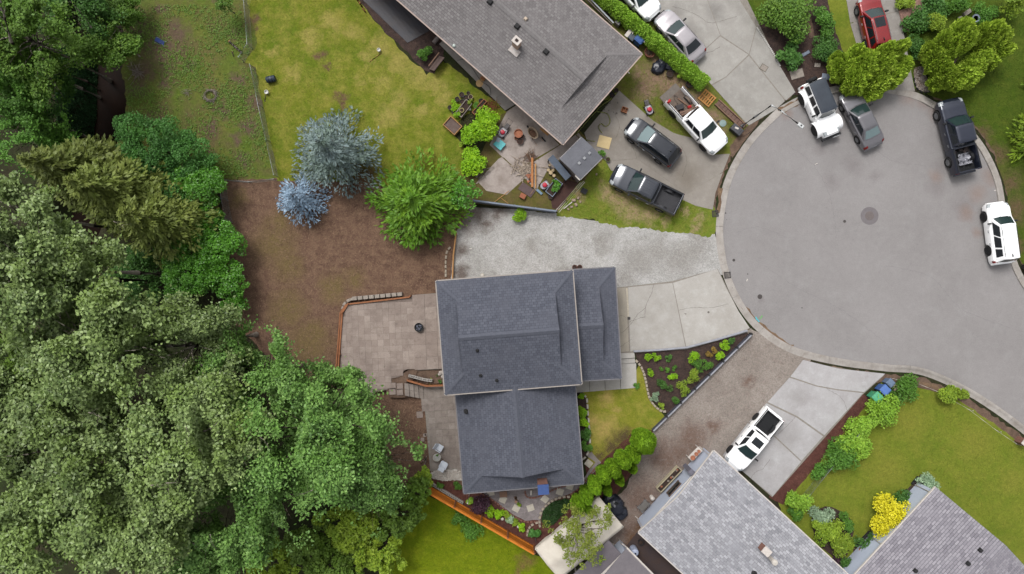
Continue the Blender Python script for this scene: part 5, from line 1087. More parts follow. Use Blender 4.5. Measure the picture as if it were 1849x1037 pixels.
# ---- wood along the creek (crowns seen from above; trunks stand under them)
WOOD = 'broadleaf trees of the wood'
trees = [  # px, py, z, radius, material, leaf, label
 (568, 775, 10, 4.3, m_alder, .25, 'bright green broad tree standing nearest the lower terrace'),
 (668, 838, 8.5, 3.1, m_alder, .24, 'green broad tree whose crown points at the two white garden chairs'),
 (470, 690, 9.5, 3.7, m_alder, .24, 'green broad tree at the lower edge of the bark covered yard'),
 (495, 890, 9.5, 3.6, m_alder, .25, 'green broad tree above the yellow green bamboo like thicket'),
 (606, 700, 7, 2.2, m_alder, .23, 'smaller green tree reaching over the timber corner of the terrace'),
 (672, 905, 6.5, 1.8, m_alder, .23, 'green tree whose crown overhangs the yellow green bush by the fence'),
 (330, 790, 13, 4.0, m_poplar, .28, 'grey green poplar with dense crown in the middle of the wood'),
 (190, 630, 14, 3.9, m_poplar, .28, 'grey green poplar below the olive fir'),
 (55, 500, 15, 3.6, m_poplar, .3, 'grey green poplar with pale twigs above the bare dead trunk'),
 (350, 625, 11, 3.2, m_poplar, .25, 'grey green poplar next to the glossy thicket'),
 (130, 800, 14, 3.7, m_poplar, .29, 'grey green poplar beside the dark gap in the wood'),
 (255, 930, 13, 4.0, m_poplar, .28, 'grey green poplar with yellowish twigs low in the wood'),
 (60, 930, 14, 3.5, m_poplar, .3, 'pale grey green poplar in the lowest corner of the wood'),
 (390, 985, 10, 2.8, m_alder, .26, 'green broad tree between the poplars and the grassy thicket'),
 (25, 385, 13.5, 2.2, m_poplar, .3, 'silvery poplar growing through the olive firs'),
 (130, 490, 12.5, 2.9, m_poplar, .28, 'grey green poplar touching the olive fir on the creek side'),
 (40, 660, 12, 2.6, m_weed, .26, 'thin olive leaved tree with a bare leaning trunk'),
 (15, 735, 13, 3.0, m_poplar, .28, 'grey green poplar at the outer margin beside the small olive fir'),
 (50, 70, 8, 3.0, m_maple, .26, 'light green tree with pale forked limbs by the creek'),
 (80, 130, 5, 2.3, m_maple, .26, 'light green maple leaning over the dark creek bank'),
 (178, 80, 3.5, 2.1, m_maple, .24, 'bright maple whose branch hangs across the creek'),
 (222, 84, 2.4, 1.2, m_maple, .22, 'small bright maple crown at the meadow edge of the creek'),
 (140, 25, 4, 2.6, m_deep, .22, 'deep green tree crowding the top of the creek'),
 (226, 18, 1.8, 1.7, m_maple, .18, 'rounded light green tree at the top corner of the rough meadow'),
 (40, 205, 5, 2.3, m_mid, .22, 'green tree in the shade beside the olive fir'),
 (90, 225, 3, 1.9, m_deep, .2, 'deep green low tree on the creek bank'),
 (60, 245, 4, 2.5, m_mid, .22, 'shaded green tree on the far side of the creek'), (15, 150, 6, 2.4, m_mid, .24, 'green tree below the pale forked trunk'),
 (110, 130, 3, 1.7, m_deep, .2, 'deep green tree beside the sedge bank'),
 (405, 5, 2, .8, m_maple, .16, 'little light green tree by the wire fence bend')]
for i, (x, y, z, r, m, lf, lab) in enumerate(trees):
    pop = m is m_poplar
    broad_tree('poplar_tree' if pop else 'broadleaf_tree', lab, x, y, z, r * .98, m, 100 + i, lf * .8, 520 if r > 2 else 480, 60, WOOD, bark=m_pale if pop or m is m_maple else m_bark, vert=.9, limbs=int(12 + r * 5) if r > 1.3 else 0, clump=.27)
# bare pale branches that show above the leaves
def bare_branch(name, label, pts, r, twig=5, seed=1, cat='branch'):
    rg = random.Random(seed); w = [P(*p) for p in pts]; t = thing(name, label, cat, (w[0].x, w[0].y, 0), 0); o = t.location
    mb = MB(); mb.tube(w, [r * (1 - .8 * i / (len(w) - 1)) for i in range(len(w))], 7); mb.build('limb', m_pale, t, smooth=60, world=True)
    for k in range(twig):
        i = rg.randrange(len(w) - 1); a = w[i].lerp(w[i + 1], rg.random()); d = (w[i + 1] - w[i]).normalized(); e = Vector((rg.uniform(-1, 1), rg.uniform(-1, 1), rg.uniform(0, .6))) + d; mb = MB(); limb(mb, a, a + e.normalized() * rg.uniform(.5, 1.3), r * .35, r * .08, rg); mb.build('twig', m_pale, t, smooth=60, world=True)
    return t
bare_branch('dead_trunk', 'bare pale dead trunk leaning out of the thin olive leaved tree', [(48, 640, 4), (35, 560, 12), (20, 548, 14), (2, 540, 16)], .12, 6, 3, 'trunk')
bare_branch('forked_trunk', 'pale forked trunk with many bare limbs beside the creek trees', [(60, 130, 2), (20, 75, 10), (8, 30, 13), (0, 0, 15)], .16, 14, 5, 'trunk')
bare_branch('bare_limb', 'long pale bare limb reaching over the top of the creek', [(165, 50, 5), (145, 22, 6.2), (120, -5, 7.5)], .07, 3, 6)
bare_branch('bare_limb', 'pale bare limb lying across the poplars with short side twigs', [(60, 560, 16.5), (90, 556, 16.6), (108, 566, 16.6)], .05, 4, 7)
bare_branch('bare_limb', 'curved bare limb lying over the dark hollow between poplars', [(270, 877, 15.8), (300, 872, 16), (332, 872, 16)], .05, 4, 8)
bare_branch('bare_limb', 'pale bare limb in the deep shade below the deep green low tree', [(130, 235, 1), (150, 242, 1.2), (160, 250, 1.4)], .04, 3, 9)
for k, (x, y, z, a) in enumerate(((160, 745, 16.4, .3), (335, 770, 16, 1.2), (255, 690, 15, 2), (470, 790, 13.4, .8), (620, 745, 10.5, 2.2), (670, 870, 11, 1), (565, 885, 12, 2.6), (425, 830, 13, .4), (205, 400, 9, .5), (380, 965, 13, 1.6))):
    p = P(x, y, z); b = [(x, y, z), (x + 18 * math.cos(a), y + 14 * math.sin(a), z + .1), (x + 34 * math.cos(a + .3), y + 28 * math.sin(a + .3), z + .1)]
    bare_branch('bare_twig', 'short pale bare twig poking out of %s' % ['the poplar beside the dark gap', 'the dense poplar in the middle of the wood', 'the poplars below the glossy thicket', 'the broad tree nearest the lower terrace', 'the small tree over the timber corner', 'the tree pointing at the white chairs', 'the tree above the long leaved thicket', 'the gap between poplars and green trees', 'the olive fir above the thicket', 'the tree beside the grassy thicket'][k], b, .035, 4, 20 + k)['group'] = 'bare twigs above the crowns'
# firs at the creek and the specimen conifers
for (x, y, z, r, sd, lab) in ((120, 325, 11, 3.6, 40, 'olive fir with layered sprays in front of the silvery poplar'), (215, 385, 9.5, 3.4, 41, 'olive fir whose branches reach over the glossy thicket'), (35, 285, 12, 3.3, 42, 'olive fir between the creek hollow and the silvery poplar'), (60, 740, 9, 2.4, 44, 'small olive fir half hidden under the grey green poplars')):
    conifer('olive_fir', lab, x, y, z, r, m_olive, sd, 'olive firs', needle=.42, zb=3, droop=.3, aspect=.42, dens=1.2)
conifer('blue_spruce', 'large blue grey spruce between the yellowing lawn and the bark yard', 572, 236, 7.5, 3.7, m_spruce, 45, needle=.3, zb=.5, at=(617, 286), dens=1.35, aspect=.4)
conifer('blue_spruce', 'small pale blue spruce at the corner of the wire fence', 540, 343, 4.4, 2.15, m_spruce2, 46, needle=.26, zb=.4, at=(550, 362), dens=1.3, aspect=.4)
conifer('fir_tree', 'bright green fir beside the timber edged bark yard', 752, 352, 6.0, 4.1, m_fir, 47, needle=.42, zb=.5, at=(759, 371), dens=1.5, aspect=.36, droop=.12)
broad_tree('small_tree', 'bright green bush growing into the fir beside the blue grey fence', 838, 352, 2.2, 1.15, m_ivy, 48, .17, 420, 30, None, cat='bush', clump=.3, twigs=5)
# thickets
TH = [(270, 260, 3.2, 2.1, m_thick, 'bluish green bush at the meadow edge above the creek'), (330, 285, 2.6, 1.8, m_thick, 'green bush between meadow and olive fir'), (240, 320, 3, 1.5, m_thick, 'dark green bush hanging over the creek bend'), (350, 345, 2.6, 1.7, m_ivy, 'glossy green bush beside the wire fence post'), (372, 310, 1.8, 1.1, m_ivy, 'light glossy bush at the lower corner of the meadow'), (330, 420, 2.6, 1.8, m_ivy, 'glossy green bush next to the olive fir'),
      (390, 450, 2.2, 1.7, m_ivy, 'glossy green bush spilling onto the bark yard'), (415, 505, 2.0, 1.25, m_ivy, 'round glossy bush at the bark yard edge'), (340, 490, 2.6, 1.9, m_ivy, 'glossy bush in front of the grey green poplars'), (425, 550, 1.6, .9, m_ivy, 'small glossy bush beside the leaning poplar twigs'), (300, 360, 3, 1.6, m_thick, 'shaded bush under the olive fir branches'), (250, 500, 2, 2.0, m_deep, 'dark bush deep in the shade of the wood'), (120, 290, 1.5, 1.8, m_deep, 'dark bush in the creek hollow'), (370, 400, 2.2, 1.2, m_ivy, 'glossy bush over the wire fence end')]
for i, (x, y, z, r, m, lab) in enumerate(TH): broad_tree('bush', lab, x, y, z, r * 1.12, m, 200 + i, .15, 620, 70, 'bushes of the thicket', cat='bush', clump=.24, twigs=5, vert=.6)
# sedge bank and yellow green thicket
def blades(name, pts, size, m, seed, parent=None, aspect=.12, up=1.0, tilt=.5):
    rng = np.random.default_rng(seed); d = np.tile(np.array([0, 0, 1.0]), (len(pts), 1)); q, F = leaf_quads(np.asarray(pts), size, rng, 0, aspect, d, tilt); return np_mesh(name, q, F, m, parent, np.clip(rng.normal(.5, .25, len(pts)), 0, 1))
def fill_px(poly, n, rng, z=0.0, zf=None):
    W = [(p.x, p.y) for p in px2(poly)]; xs = [p[0] for p in W]; ys = [p[1] for p in W]; out = []
    while len(out) < n:
        x = rng.uniform(min(xs), max(xs), n); y = rng.uniform(min(ys), max(ys), n); c = np.zeros(n, bool)
        for i in range(len(W)):
            (x1, y1), (x0, y0) = W[i], W[i - 1]; cr = ((y1 > y) != (y0 > y)) & (x < (x0 - x1) * (y - y1) / (y0 - y1 + 1e-12) + x1); c ^= cr
        out += [(a, b, z if zf is None else zf(a, b)) for a, b in zip(x[c], y[c])]
    return np.array(out[:n])
rng = np.random.default_rng(77)
p = fill_px([(130, 80), (150, 95), (158, 150), (162, 215), (150, 240), (105, 235), (100, 150), (110, 90)], 9000, rng, zf=lambda a, b: ground_z(a, b) + .1); tag(blades('sedge_bank', p, .42, lm('sedge', (58, 92, 56), (40, 72, 40)), 78, aspect=.16), 'dark sedge grass covering the creek bank under the trees', 'sedge', kind='stuff')
YG = [(560, 985, 2.4, 1.9, 'bamboo like thicket clump with long leaves beside the green trees'), (640, 955, 2.6, 2.2, 'long leaved thicket clump beside the lush lawn'), (716, 925, 2.6, 1.9, 'long leaved thicket clump nearest the orange fence end'), (688, 1000, 2.2, 1.9, 'long leaved thicket clump over the lush lawn edge'), (600, 1025, 2.2, 2.0, 'long leaved thicket clump at the bottom of the wood'), (500, 1010, 2.2, 1.9, 'long leaved thicket clump below the green broad tree'), (755, 885, 2.3, 1.0, 'yellow green bush at the end of the orange fence'), (765, 862, 1.8, .7, 'small yellow green bush beside the lower terrace corner')]
for i, (x, y, z, r, lab) in enumerate(YG): broad_tree('thicket_clump', lab, x, y, z, r, m_ygreen if i % 2 else m_weed, 230 + i, .24, 520, 60, 'yellow green thicket', cat='bush', vert=.7, clump=.2, twigs=8)
# ---- cedars and conifers round the turning circle
def cedar(name, label, px, py, plumes, seed, m=None):
    c = P(px, py); t = thing(name, label, 'tree', (c.x, c.y, 0), 0, 'cedars by the turning circle'); rg = random.Random(seed); rng = np.random.default_rng(seed)
    mb = MB(); mb.tube([(0, 0, -.05), (0, 0, 1.6)], [.2, .1], 8); mb.build('trunk', m_bark, t)
    for k, (x, y, r, z0, h) in enumerate(plumes):
        q = P(x, y, z0 + h * .5); o = q - t.location; n = int(3600 * r + 700)
        d = rng.normal(size=(n, 3)); d /= np.linalg.norm(d, axis=1, keepdims=True); a = np.arctan2(d[:, 1], d[:, 0]); kk = 1 + .1 * np.sin(5 * a + k) + .08 * np.sin(9 * a + 5 * d[:, 2]) + rng.normal(0, .03, n)
        dirv = Vector((o.x, o.y, 0)); dirv = dirv / max(.3, dirv.length) * .35
        p_ = np.stack([o.x + d[:, 0] * r * kk + d[:, 2] * dirv.x * h * .4, o.y + d[:, 1] * r * kk + d[:, 2] * dirv.y * h * .4, z0 + h / 2 + d[:, 2] * h / 2 * kk], 1); p_[:, 2] = np.maximum(p_[:, 2], .05)
        dd = d * .8 + np.array([dirv.x, dirv.y, .55]); v, F = leaf_quads(p_, .24, rng, .2, .5, dd, .35); np_mesh('spray', v, F, m or m_cedar, t, np.clip(.5 + .3 * np.sin(a * 5 + d[:, 2] * 7) + rng.normal(0, .2, n), 0, 1))
        mb = MB(); limb(mb, (0, 0, .8), o, .07, .03, rg); mb.build('limb', m_bark, t)
    return t
cedar('cedar_tree', 'spreading golden green cedar hiding the nose of the grey sedan', 1540, 165, [(1520, 125, .95, .3, 2.2), (1545, 145, 1.0, .3, 2.4), (1580, 150, .95, .3, 2.2), (1605, 140, .85, .3, 2.2), (1620, 122, .7, .6, 2.2), (1560, 118, .9, .8, 2.4), (1590, 120, .8, .8, 2.4), (1595, 98, .6, 1.2, 2.4), (1618, 92, .5, 1.6, 2.4), (1545, 100, .55, .8, 2.2), (1532, 158, .55, .2, 1.6), (1572, 168, .6, .2, 1.6), (1510, 110, .5, .4, 1.8)], 301)
cedar('cedar_tree', 'tall multi stemmed cedar beside the pebble bed', 1700, 140, [(1690, 110, .9, .3, 2.4), (1705, 135, .95, .3, 2.4), (1740, 138, .9, .3, 2.2), (1715, 85, .85, .6, 2.6), (1730, 62, .75, 1.0, 2.8), (1700, 78, .6, .8, 2.4), (1752, 122, .7, .4, 2.2), (1765, 108, .6, .6, 2.2), (1720, 150, .6, .3, 1.8), (1742, 80, .5, 1.0, 2.6), (1678, 95, .6, .4, 2), (1690, 150, .6, .2, 1.6)], 302)
cedar('cedar_tree', 'lone cedar growing behind the multi stemmed cedar on the shaded lawn', 1760, 100, [(1775, 85, .85, .4, 2.4), (1795, 75, .75, .6, 2.6), (1780, 110, .7, .3, 2), (1790, 60, .55, 1.2, 2.6), (1805, 92, .5, .6, 2.2), (1770, 62, .5, 1.0, 2.4)], 303)
conifer('edge_fir', 'light green conifer beside the dark pickup at the lawn edge', 1850, 265, 7, 2.5, m_ygreen, 310, 'conifers on the shaded lawn', needle=.4, at=(1866, 262), aspect=.34)
conifer('edge_fir', 'light green conifer behind the other at the shaded lawn margin', 1848, 150, 6, 1.7, m_ygreen, 311, 'conifers on the shaded lawn', needle=.4, at=(1880, 150), aspect=.34)
# ---- row of arborvitae
for k, (x, y, z, r, h) in enumerate(((1158, 793, 1.4, 1.0, 2.9), (1140, 818, 1.3, .72, 2.5), (1122, 826, 1.4, .78, 2.8), (1104, 842, 1.4, .74, 2.8), (1088, 854, 1.4, .72, 2.7), (1072, 872, 1.4, .68, 2.7), (1057, 889, 1.4, .66, 2.7), (1042, 906, 1.3, .7, 2.5), (1060, 912, 1.2, .5, 2.2), (1138, 840, 1.0, .5, 2.0), (1094, 880, 1.0, .45, 2.0), (1116, 862, 1.0, .45, 2.0))):
    big = k == 0
    plume('arborvitae', ['plump rounded arborvitae at the lawn end of the evergreen row', 'second arborvitae from the plump one at the lawn end', 'third arborvitae from the lawn end of the evergreen row', 'fourth arborvitae from the lawn end of the evergreen row', 'fifth arborvitae from the lawn end, level with the house corner', 'sixth arborvitae from the lawn end, beside the brick edging', 'seventh arborvitae from the lawn end, near the oval bed', 'last arborvitae of the row, touching the white carport', 'short arborvitae tucked between the row and the carport', 'low arborvitae shoot on the gravel side near the plump one', 'low arborvitae shoot beside the black covered heap', 'low arborvitae shoot on the gravel side halfway along the row'][k], x, y, z * 1.15, r * (.92 if k == 0 else .74), h * 1.65, m_arbor, 320 + k, 'evergreen row between lawn and gravel', 4200 if big else 2800, .17)
# ---- clipped hedge by the wide driveway
t = thing('hedge', 'long clipped green hedge between the neighbour house and the wide driveway', 'hedge', (P(1180, 75).x, P(1180, 75).y, 0)); A, B = P(1072, -22, 1.1), P(1276, 152, 1.1); d = (B - A); nn = Vector((-d.y, d.x, 0)).normalized(); rng = np.random.default_rng(340); n = 15000
u = rng.uniform(0, 1, n); an = rng.uniform(-.6, 3.74, n); rr = 1 + .08 * np.sin(u * 60) + rng.normal(0, .06, n); wdt = .52; q = np.stack([A.x + d.x * u + nn.x * np.cos(an) * wdt * rr, A.y + d.y * u + nn.y * np.cos(an) * wdt * rr, .75 + np.sin(an) * .75 * rr], 1) - np.array([t.location.x, t.location.y, 0]); q[:, 2] = np.maximum(q[:, 2], .05)
v, F = leaf_quads(q, .2, rng, .4, .4, np.stack([nn.x * np.cos(an), nn.y * np.cos(an), np.sin(an)], 1), .7); np_mesh('foliage', v, F, m_hedge, t, np.clip(rng.normal(.5, .25, n), 0, 1))
mb = MB(); c_ = (A + B) / 2; mb.box((c_.x, c_.y, .6), (d.length - .1, .75, 1.15), math.atan2(d.y, d.x), taper=.9); mb.build('inner_foliage', m_hedge, t, world=True)
# ---- shrubs
S_ = [ # name, label, px, py, r, h, mat, leaf, n
 ('bush', 'large lime green bush between planters and grimy patio', 868, 232, 1.25, 2.0, m_lime, .17, 2600), ('bush', 'lower lime green bush beside the fir and the patio boards', 850, 288, .95, 1.4, m_lime, .16, 1700), ('bush', 'lime green bush arm over the teal lid', 886, 222, .8, 1.6, m_lime, .16, 1300),
 ('shrub', 'round lime green shrub at the foot of the blue grey fence', 935, 386, .52, .8, m_lime, .12, 700), ('shrub', 'leafy shrub in the soil beside the black landscape fabric', 763, 98, .62, 1.0, m_mid, .13, 800),
 ('shrub', 'broad light green shrub in the bed by the wide driveway', 1425, 28, 1.75, 2.2, m_maple, .2, 3200), ('shrub', 'second lobe light green shrub by the wide driveway bed', 1408, 18, 1.0, 1.8, m_maple, .2, 1400), ('shrub', 'narrow green shrub along the lawn strip edge', 1487, 35, .8, 1.4, m_mid, .16, 1300), ('shrub', 'green shrub over the stepping stone by the lawn strip', 1490, 62, .6, 1.0, m_mid, .15, 900),
 ('shrub', 'spiky bluish shrub beside the driveway concrete', 1428, 102, .85, .9, m_spruce if False else m_deep, .3, 900), ('shrub', 'dark rounded shrub next to the blue grey stone', 1488, 92, .95, 1.1, m_deep, .14, 1500), ('shrub', 'mid green shrub beside the cedar by the mailbox stones', 1505, 100, .6, 1.0, m_mid, .14, 900), ('shrub', 'low green shrub between the light shrub and spiky shrub', 1438, 70, .6, .8, m_ivy, .14, 800),
 ('shrub', 'golden rounded shrub among the dark ivy', 1690, 42, .75, 1.1, m_ygreen, .14, 1300), ('shrub', 'dark leaved ground shrub by the brick path', 1660, 45, 1.1, .7, m_deep, .18, 1700), ('shrub', 'dark leaved shrub further along the brick path', 1685, 15, 1.1, .8, m_deep, .18, 1700), ('shrub', 'dense round mounded green shrub near the bird bath', 1778, 26, .85, 1.0, m_mid, .12, 1500), ('shrub', 'light leaved shrub at the path end among dark leaves', 1730, 8, .8, 1.2, m_mid, .17, 1100), ('shrub', 'dark green shrub beside the slab driveway edge', 1650, 85, .75, .8, m_deep, .14, 1100), ('shrub', 'pale leaved tree branch over the shaded lawn corner', 1825, 5, 1.0, 2.5, m_ygreen, .2, 900), ('shrub', 'yellow flowered shrub by the path mouth', 1632, 8, .6, .7, m_ygreen, .12, 700),
 ('shrub', 'yellow lime shrub overhanging the kerb of the corner lawn', 1712, 712, .8, 1.3, m_lime if False else m_ygreen, .17, 1300), ('shrub', 'second lobe of yellow lime shrub above the kerb', 1738, 710, .55, 1.1, m_ygreen, .17, 700),
 ('shrub', 'loose green shrub behind the green and blue bins', 1630, 700, 1.1, .8, m_mid, .16, 1600), ('shrub', 'light flowering shrub along the bark strip', 1595, 745, 1.2, 1.5, m_hedge, .17, 2000), ('shrub', 'flowering green shrub next along the bark strip', 1560, 765, 1.0, 1.4, m_hedge, .17, 1700), ('shrub', 'leafy shrub in the middle of the bark strip', 1545, 800, 1.2, 1.5, m_hedge, .17, 2000), ('shrub', 'dark green shrub at the lower end of the bark strip', 1515, 830, 1.3, 1.5, m_mid, .15, 2200), ('shrub', 'low shrub beside the bark strip fence', 1480, 852, .7, .8, m_mid, .14, 900), ('shrub', 'upright green shrub at the fence end near the grey house', 1447, 905, .95, 1.4, m_hedge, .16, 1500), ('shrub', 'green shrub close to the grey house eave', 1440, 930, .6, .9, m_mid, .15, 700),
 ('shrub', 'silver leaved shrub in the round flower bed', 1487, 932, .85, .7, m_grey_l, .15, 1300), ('shrub', 'green mound at the back of the round flower bed', 1530, 945, .7, .8, m_mid, .12, 1100), ('shrub', 'yellow green shrub in the middle of the round flower bed', 1497, 962, 1.0, 1.2, m_ygreen, .15, 1700), ('shrub', 'second yellow green shrub in the round flower bed', 1520, 985, .9, 1.1, m_ygreen, .15, 1400), ('shrub', 'third yellow green shrub close to the grey house', 1478, 950, .55, 1.0, m_ygreen, .15, 700),
 ('shrub', 'bright yellow rounded shrub against the corner house wall', 1612, 938, 1.5, 2.0, m_yell, .16, 3600), ('shrub', 'dark green shrub beside the bright yellow shrub', 1632, 905, .8, .9, m_deep, .16, 900), ('shrub', 'pale blue green shrub at the corner of the corner house', 1675, 872, .75, .9, m_grey_l, .14, 900), ('shrub', 'dark leafy shrub below the bright yellow shrub', 1570, 980, .9, .9, m_deep, .16, 1100), ('shrub', 'dark red leaved shrub by the grey house gutter', 1512, 1010, .5, .6, m_purple, .13, 500), ('shrub', 'dark green shrub between the two roof eaves', 1525, 1015, .6, .7, m_deep, .14, 600),
 ('shrub', 'lime green clipped shrub along the front wall bed', 1052, 742, .5, .8, m_lime, .12, 800), ('shrub', 'second lime green shrub along the front wall bed', 1053, 762, .5, .8, m_lime, .12, 800), ('shrub', 'dark leaved shrub in the front wall bed', 1055, 785, .48, .7, m_deep, .13, 700), ('shrub', 'lower dark shrub in the front wall bed', 1057, 808, .42, .7, m_mid, .13, 600), ('shrub', 'small round lime shrub at the top of the front wall bed', 1049, 714, .25, .4, m_lime, .09, 300), ('shrub', 'tiny plant at the corner of the front walk', 1150, 697, .24, .3, m_mid, .1, 200),
 ('shrub', 'dark purple spreading shrub by the orange fence', 868, 915, .75, .7, m_purple, .13, 1100), ('shrub', 'green shrub under the orange fence on the lush lawn', 850, 955, .85, .6, m_mid, .13, 1000), ('shrub', 'second green shrub on the lush lawn below the orange fence', 828, 935, .6, .5, m_mid, .13, 600), ('shrub', 'light green plant beside the white post of the fence', 850, 905, .35, .6, m_hedge, .12, 350), ('shrub', 'lime green hosta along the orange fence', 888, 922, .42, .45, m_lime, .15, 380), ('shrub', 'second lime hosta along the orange fence', 902, 928, .42, .45, m_lime, .15, 380), ('shrub', 'yellow plant between the hostas and path', 915, 932, .32, .4, m_ygreen, .13, 260), ('shrub', 'blue green plant in the fence border', 922, 938, .34, .4, m_grey_l, .13, 260), ('shrub', 'lime plant next to the brick edging', 942, 950, .34, .4, m_lime, .13, 260), ('shrub', 'yellow lime plant beside the blue green plant', 931, 944, .28, .35, m_ygreen, .12, 200), ('shrub', 'large blue green hosta by the carport corner', 964, 965, .45, .5, m_grey_l if False else m_thick, .17, 420),
 ('shrub', 'green weed clump by the white stones', 795, 877, .3, .4, m_mid, .11, 220), ('shrub', 'second weed clump beside the house corner', 826, 877, .3, .4, m_mid, .11, 220)]
for i, (nm, lab, x, y, r, h, m, lf, n) in enumerate(S_): shrub(nm, lab, x, y, r, h, m, 400 + i, 'garden shrubs', lf, n, z=h * .6, nc=14 if r > .7 else 8)
for i, (x, y, r, h, m, lab) in enumerate(((1169, 648, .28, .4, m_lime, 'round'), (1185, 646, .28, .4, m_lime, 'round'), (1175, 673, .25, .35, m_lime, 'round'), (1194, 667, .14, .2, m_mid, 'tiny'), (1206, 668, .2, .25, m_mid, 'tiny'), (1214, 680, .28, .35, m_lime, 'round'), (1217, 665, .16, .25, m_mid, 'tiny'), (1254, 642, .45, .6, m_lime, 'upright lime'), (1258, 660, .42, .55, m_mid, 'upright green'), (1250, 678, .55, .7, m_ygreen, 'broad yellow green'), (1235, 701, .46, .6, m_ygreen, 'second broad yellow green'), (1297, 642, .38, .5, m_lime, 'lime'), (1311, 628, .38, .5, m_lime, 'lime'), (1277, 658, .36, .45, m_mid, 'flowering'), (1198, 695, .5, .5, m_deep, 'dark green spreading'), (1182, 715, .3, .35, m_grey_l, 'silvery'), (1196, 732, .24, .35, m_ygreen, 'small yellow'), (1218, 721, .36, .3, m_deep, 'dark low'), (1209, 647, .24, .25, m_deep, 'dim'), (1320, 618, .26, .3, m_deep, 'dark corner'), (1278, 640, .26, .25, lm('rusty plant', (140, 116, 52), (112, 92, 44)), 'rusty'), (1288, 630, .26, .25, _mc.get('x') or bpy.data.materials['rusty plant'], 'rusty'))):
    lab2 = {'round': 'round lime green bedding plant in the triangular flower bed', 'tiny': 'tiny green bedding plant in the triangular flower bed', 'lime': 'lime green plant beside the long retaining wall of the flower bed', 'rusty': 'rusty brown low plant in the triangular flower bed'}.get(lab, '%s plant in the triangular flower bed' % lab)
    shrub('bedding_plant', lab2, x, y, r * 1.2, h * 1.2, m, 500 + i, 'plants in the triangular flower bed', .1, int(260 * r / .3), 'plant', nc=6)
broad_tree('sparse_tree', 'sparse yellowish tree growing through beside the white tarpaulin carport', 1044, 962, 3.9, 2.3, m_sparse, 350, .15, 420, 110, None, clump=.13, twigs=22, vert=.6, bark=m_bark, holes=.1)
broad_tree('sparse_tree', 'low branches of yellow green bush behind the carport by the porch roof', 1085, 1003, 2.0, .8, m_ygreen, 351, .15, 300, 20, None, clump=.25, twigs=4, cat='bush')
# ground cover in the oval bed, weeds and grass
rng = np.random.default_rng(600)
p = fill_px([(978, 940), (980, 922), (996, 906), (1020, 900), (1032, 903), (1030, 915), (1015, 930), (1000, 945), (985, 952)], 3200, rng, .06); v, F = leaf_quads(p + np.stack([p[:, 0] * 0, p[:, 0] * 0, rng.uniform(0, .12, len(p))], 1), .12, rng, .8); tag(np_mesh('ground_cover', v, F, lm('dark ground cover', (44, 74, 28), (28, 54, 18)), None, rng.uniform(0, 1, len(p))), 'dark green ground cover filling the oval bed', 'plants', kind='stuff')
p = fill_px([(222, 10), (440, 10), (455, 90), (440, 116), (462, 130), (490, 322), (400, 322), (300, 330), (235, 250), (228, 150)], 9000, rng, .03)
keep = (np.sin(p[:, 0] * .9) * np.sin(p[:, 1] * 1.1 + 1) + rng.normal(0, .5, len(p))) > .1; p = p[keep]; k = len(p); p = np.repeat(p, 4, 0) + np.concatenate([rng.normal(0, .06, (k * 4, 2)), rng.uniform(0, .08, (k * 4, 1))], 1); v, F = leaf_quads(p, .1, rng, .8); tag(np_mesh('weeds', v, F, m_weed, None, rng.uniform(0, 1, len(p))), 'broad leaved weeds scattered through the rough meadow', 'weeds', kind='stuff')
def turf(name, poly, n, m, seed, size=.09):
    rng = np.random.default_rng(seed); p = fill_px(poly, n, rng, .02); return tag(blades(name, p, size, m, seed, aspect=.25, tilt=.8), kind='stuff')
turf('grass', [(455, -10), (640, -10), (700, 70), (770, 140), (860, 165), (900, 205), (815, 235), (840, 335), (505, 325), (465, 122)], 26000, lm('lawn blades', (120, 128, 38), (98, 118, 30), (140, 136, 54)), 611)
turf('grass', [(1600, 700), (1690, 710), (1849, 820), (1849, 1000), (1695, 872), (1540, 1000), (1410, 905)], 16000, lm('corner lawn blades', (108, 118, 36), (92, 106, 28)), 612)
turf('grass', [(1010, 384), (1092, 300), (1200, 350), (1278, 378), (1278, 420), (1160, 412)], 7000, lm('verge blades', (128, 142, 50), (100, 124, 36)), 613, .13)
turf('grass', [(730, 1030), (770, 895), (960, 1000), (985, 1037)], 9000, lm('lush blades', (120, 138, 18), (100, 122, 10)), 614)
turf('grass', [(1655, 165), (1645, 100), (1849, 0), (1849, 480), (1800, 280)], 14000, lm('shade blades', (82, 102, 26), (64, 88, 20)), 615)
turf('grass', [(1120, 165), (1160, 105), (1345, 225), (1300, 275), (1200, 230)], 5000, lm('yard blades', (112, 126, 44), (92, 112, 34)), 616, .12)
turf('grass', [(1062, 712), (1148, 702), (1160, 672), (1190, 745), (1178, 775), (1070, 840)], 6000, lm('front blades', (146, 146, 52), (120, 134, 42)), 617)
# bark chips and twigs on the yard
rng = np.random.default_rng(620); p = fill_px([(400, 335), (640, 345), (820, 425), (805, 515), (640, 532), (610, 560), (605, 680), (560, 650), (440, 590)], 5500, rng, .014); v, F = leaf_quads(p, .17, rng, 1.0, .22); tag(np_mesh('bark_chips', v, F, leaf_mat('bark chips', C(150, 122, 100), C(98, 75, 62), None, 0.0, .9), None, rng.uniform(0, 1, len(p))), 'loose bark chips and straw strewn over the brown yard', 'bark chips', kind='stuff')
p = fill_px([(640, 715), (765, 725), (772, 845), (720, 830)], 2600, rng, .014); v, F = leaf_quads(p, .22, rng, 1.0, .22); tag(np_mesh('bark_chips', v, F, bpy.data.materials['bark chips'], None, rng.uniform(0, 1, len(p))), 'loose bark chips below the terrace steps', 'bark chips', kind='stuff')
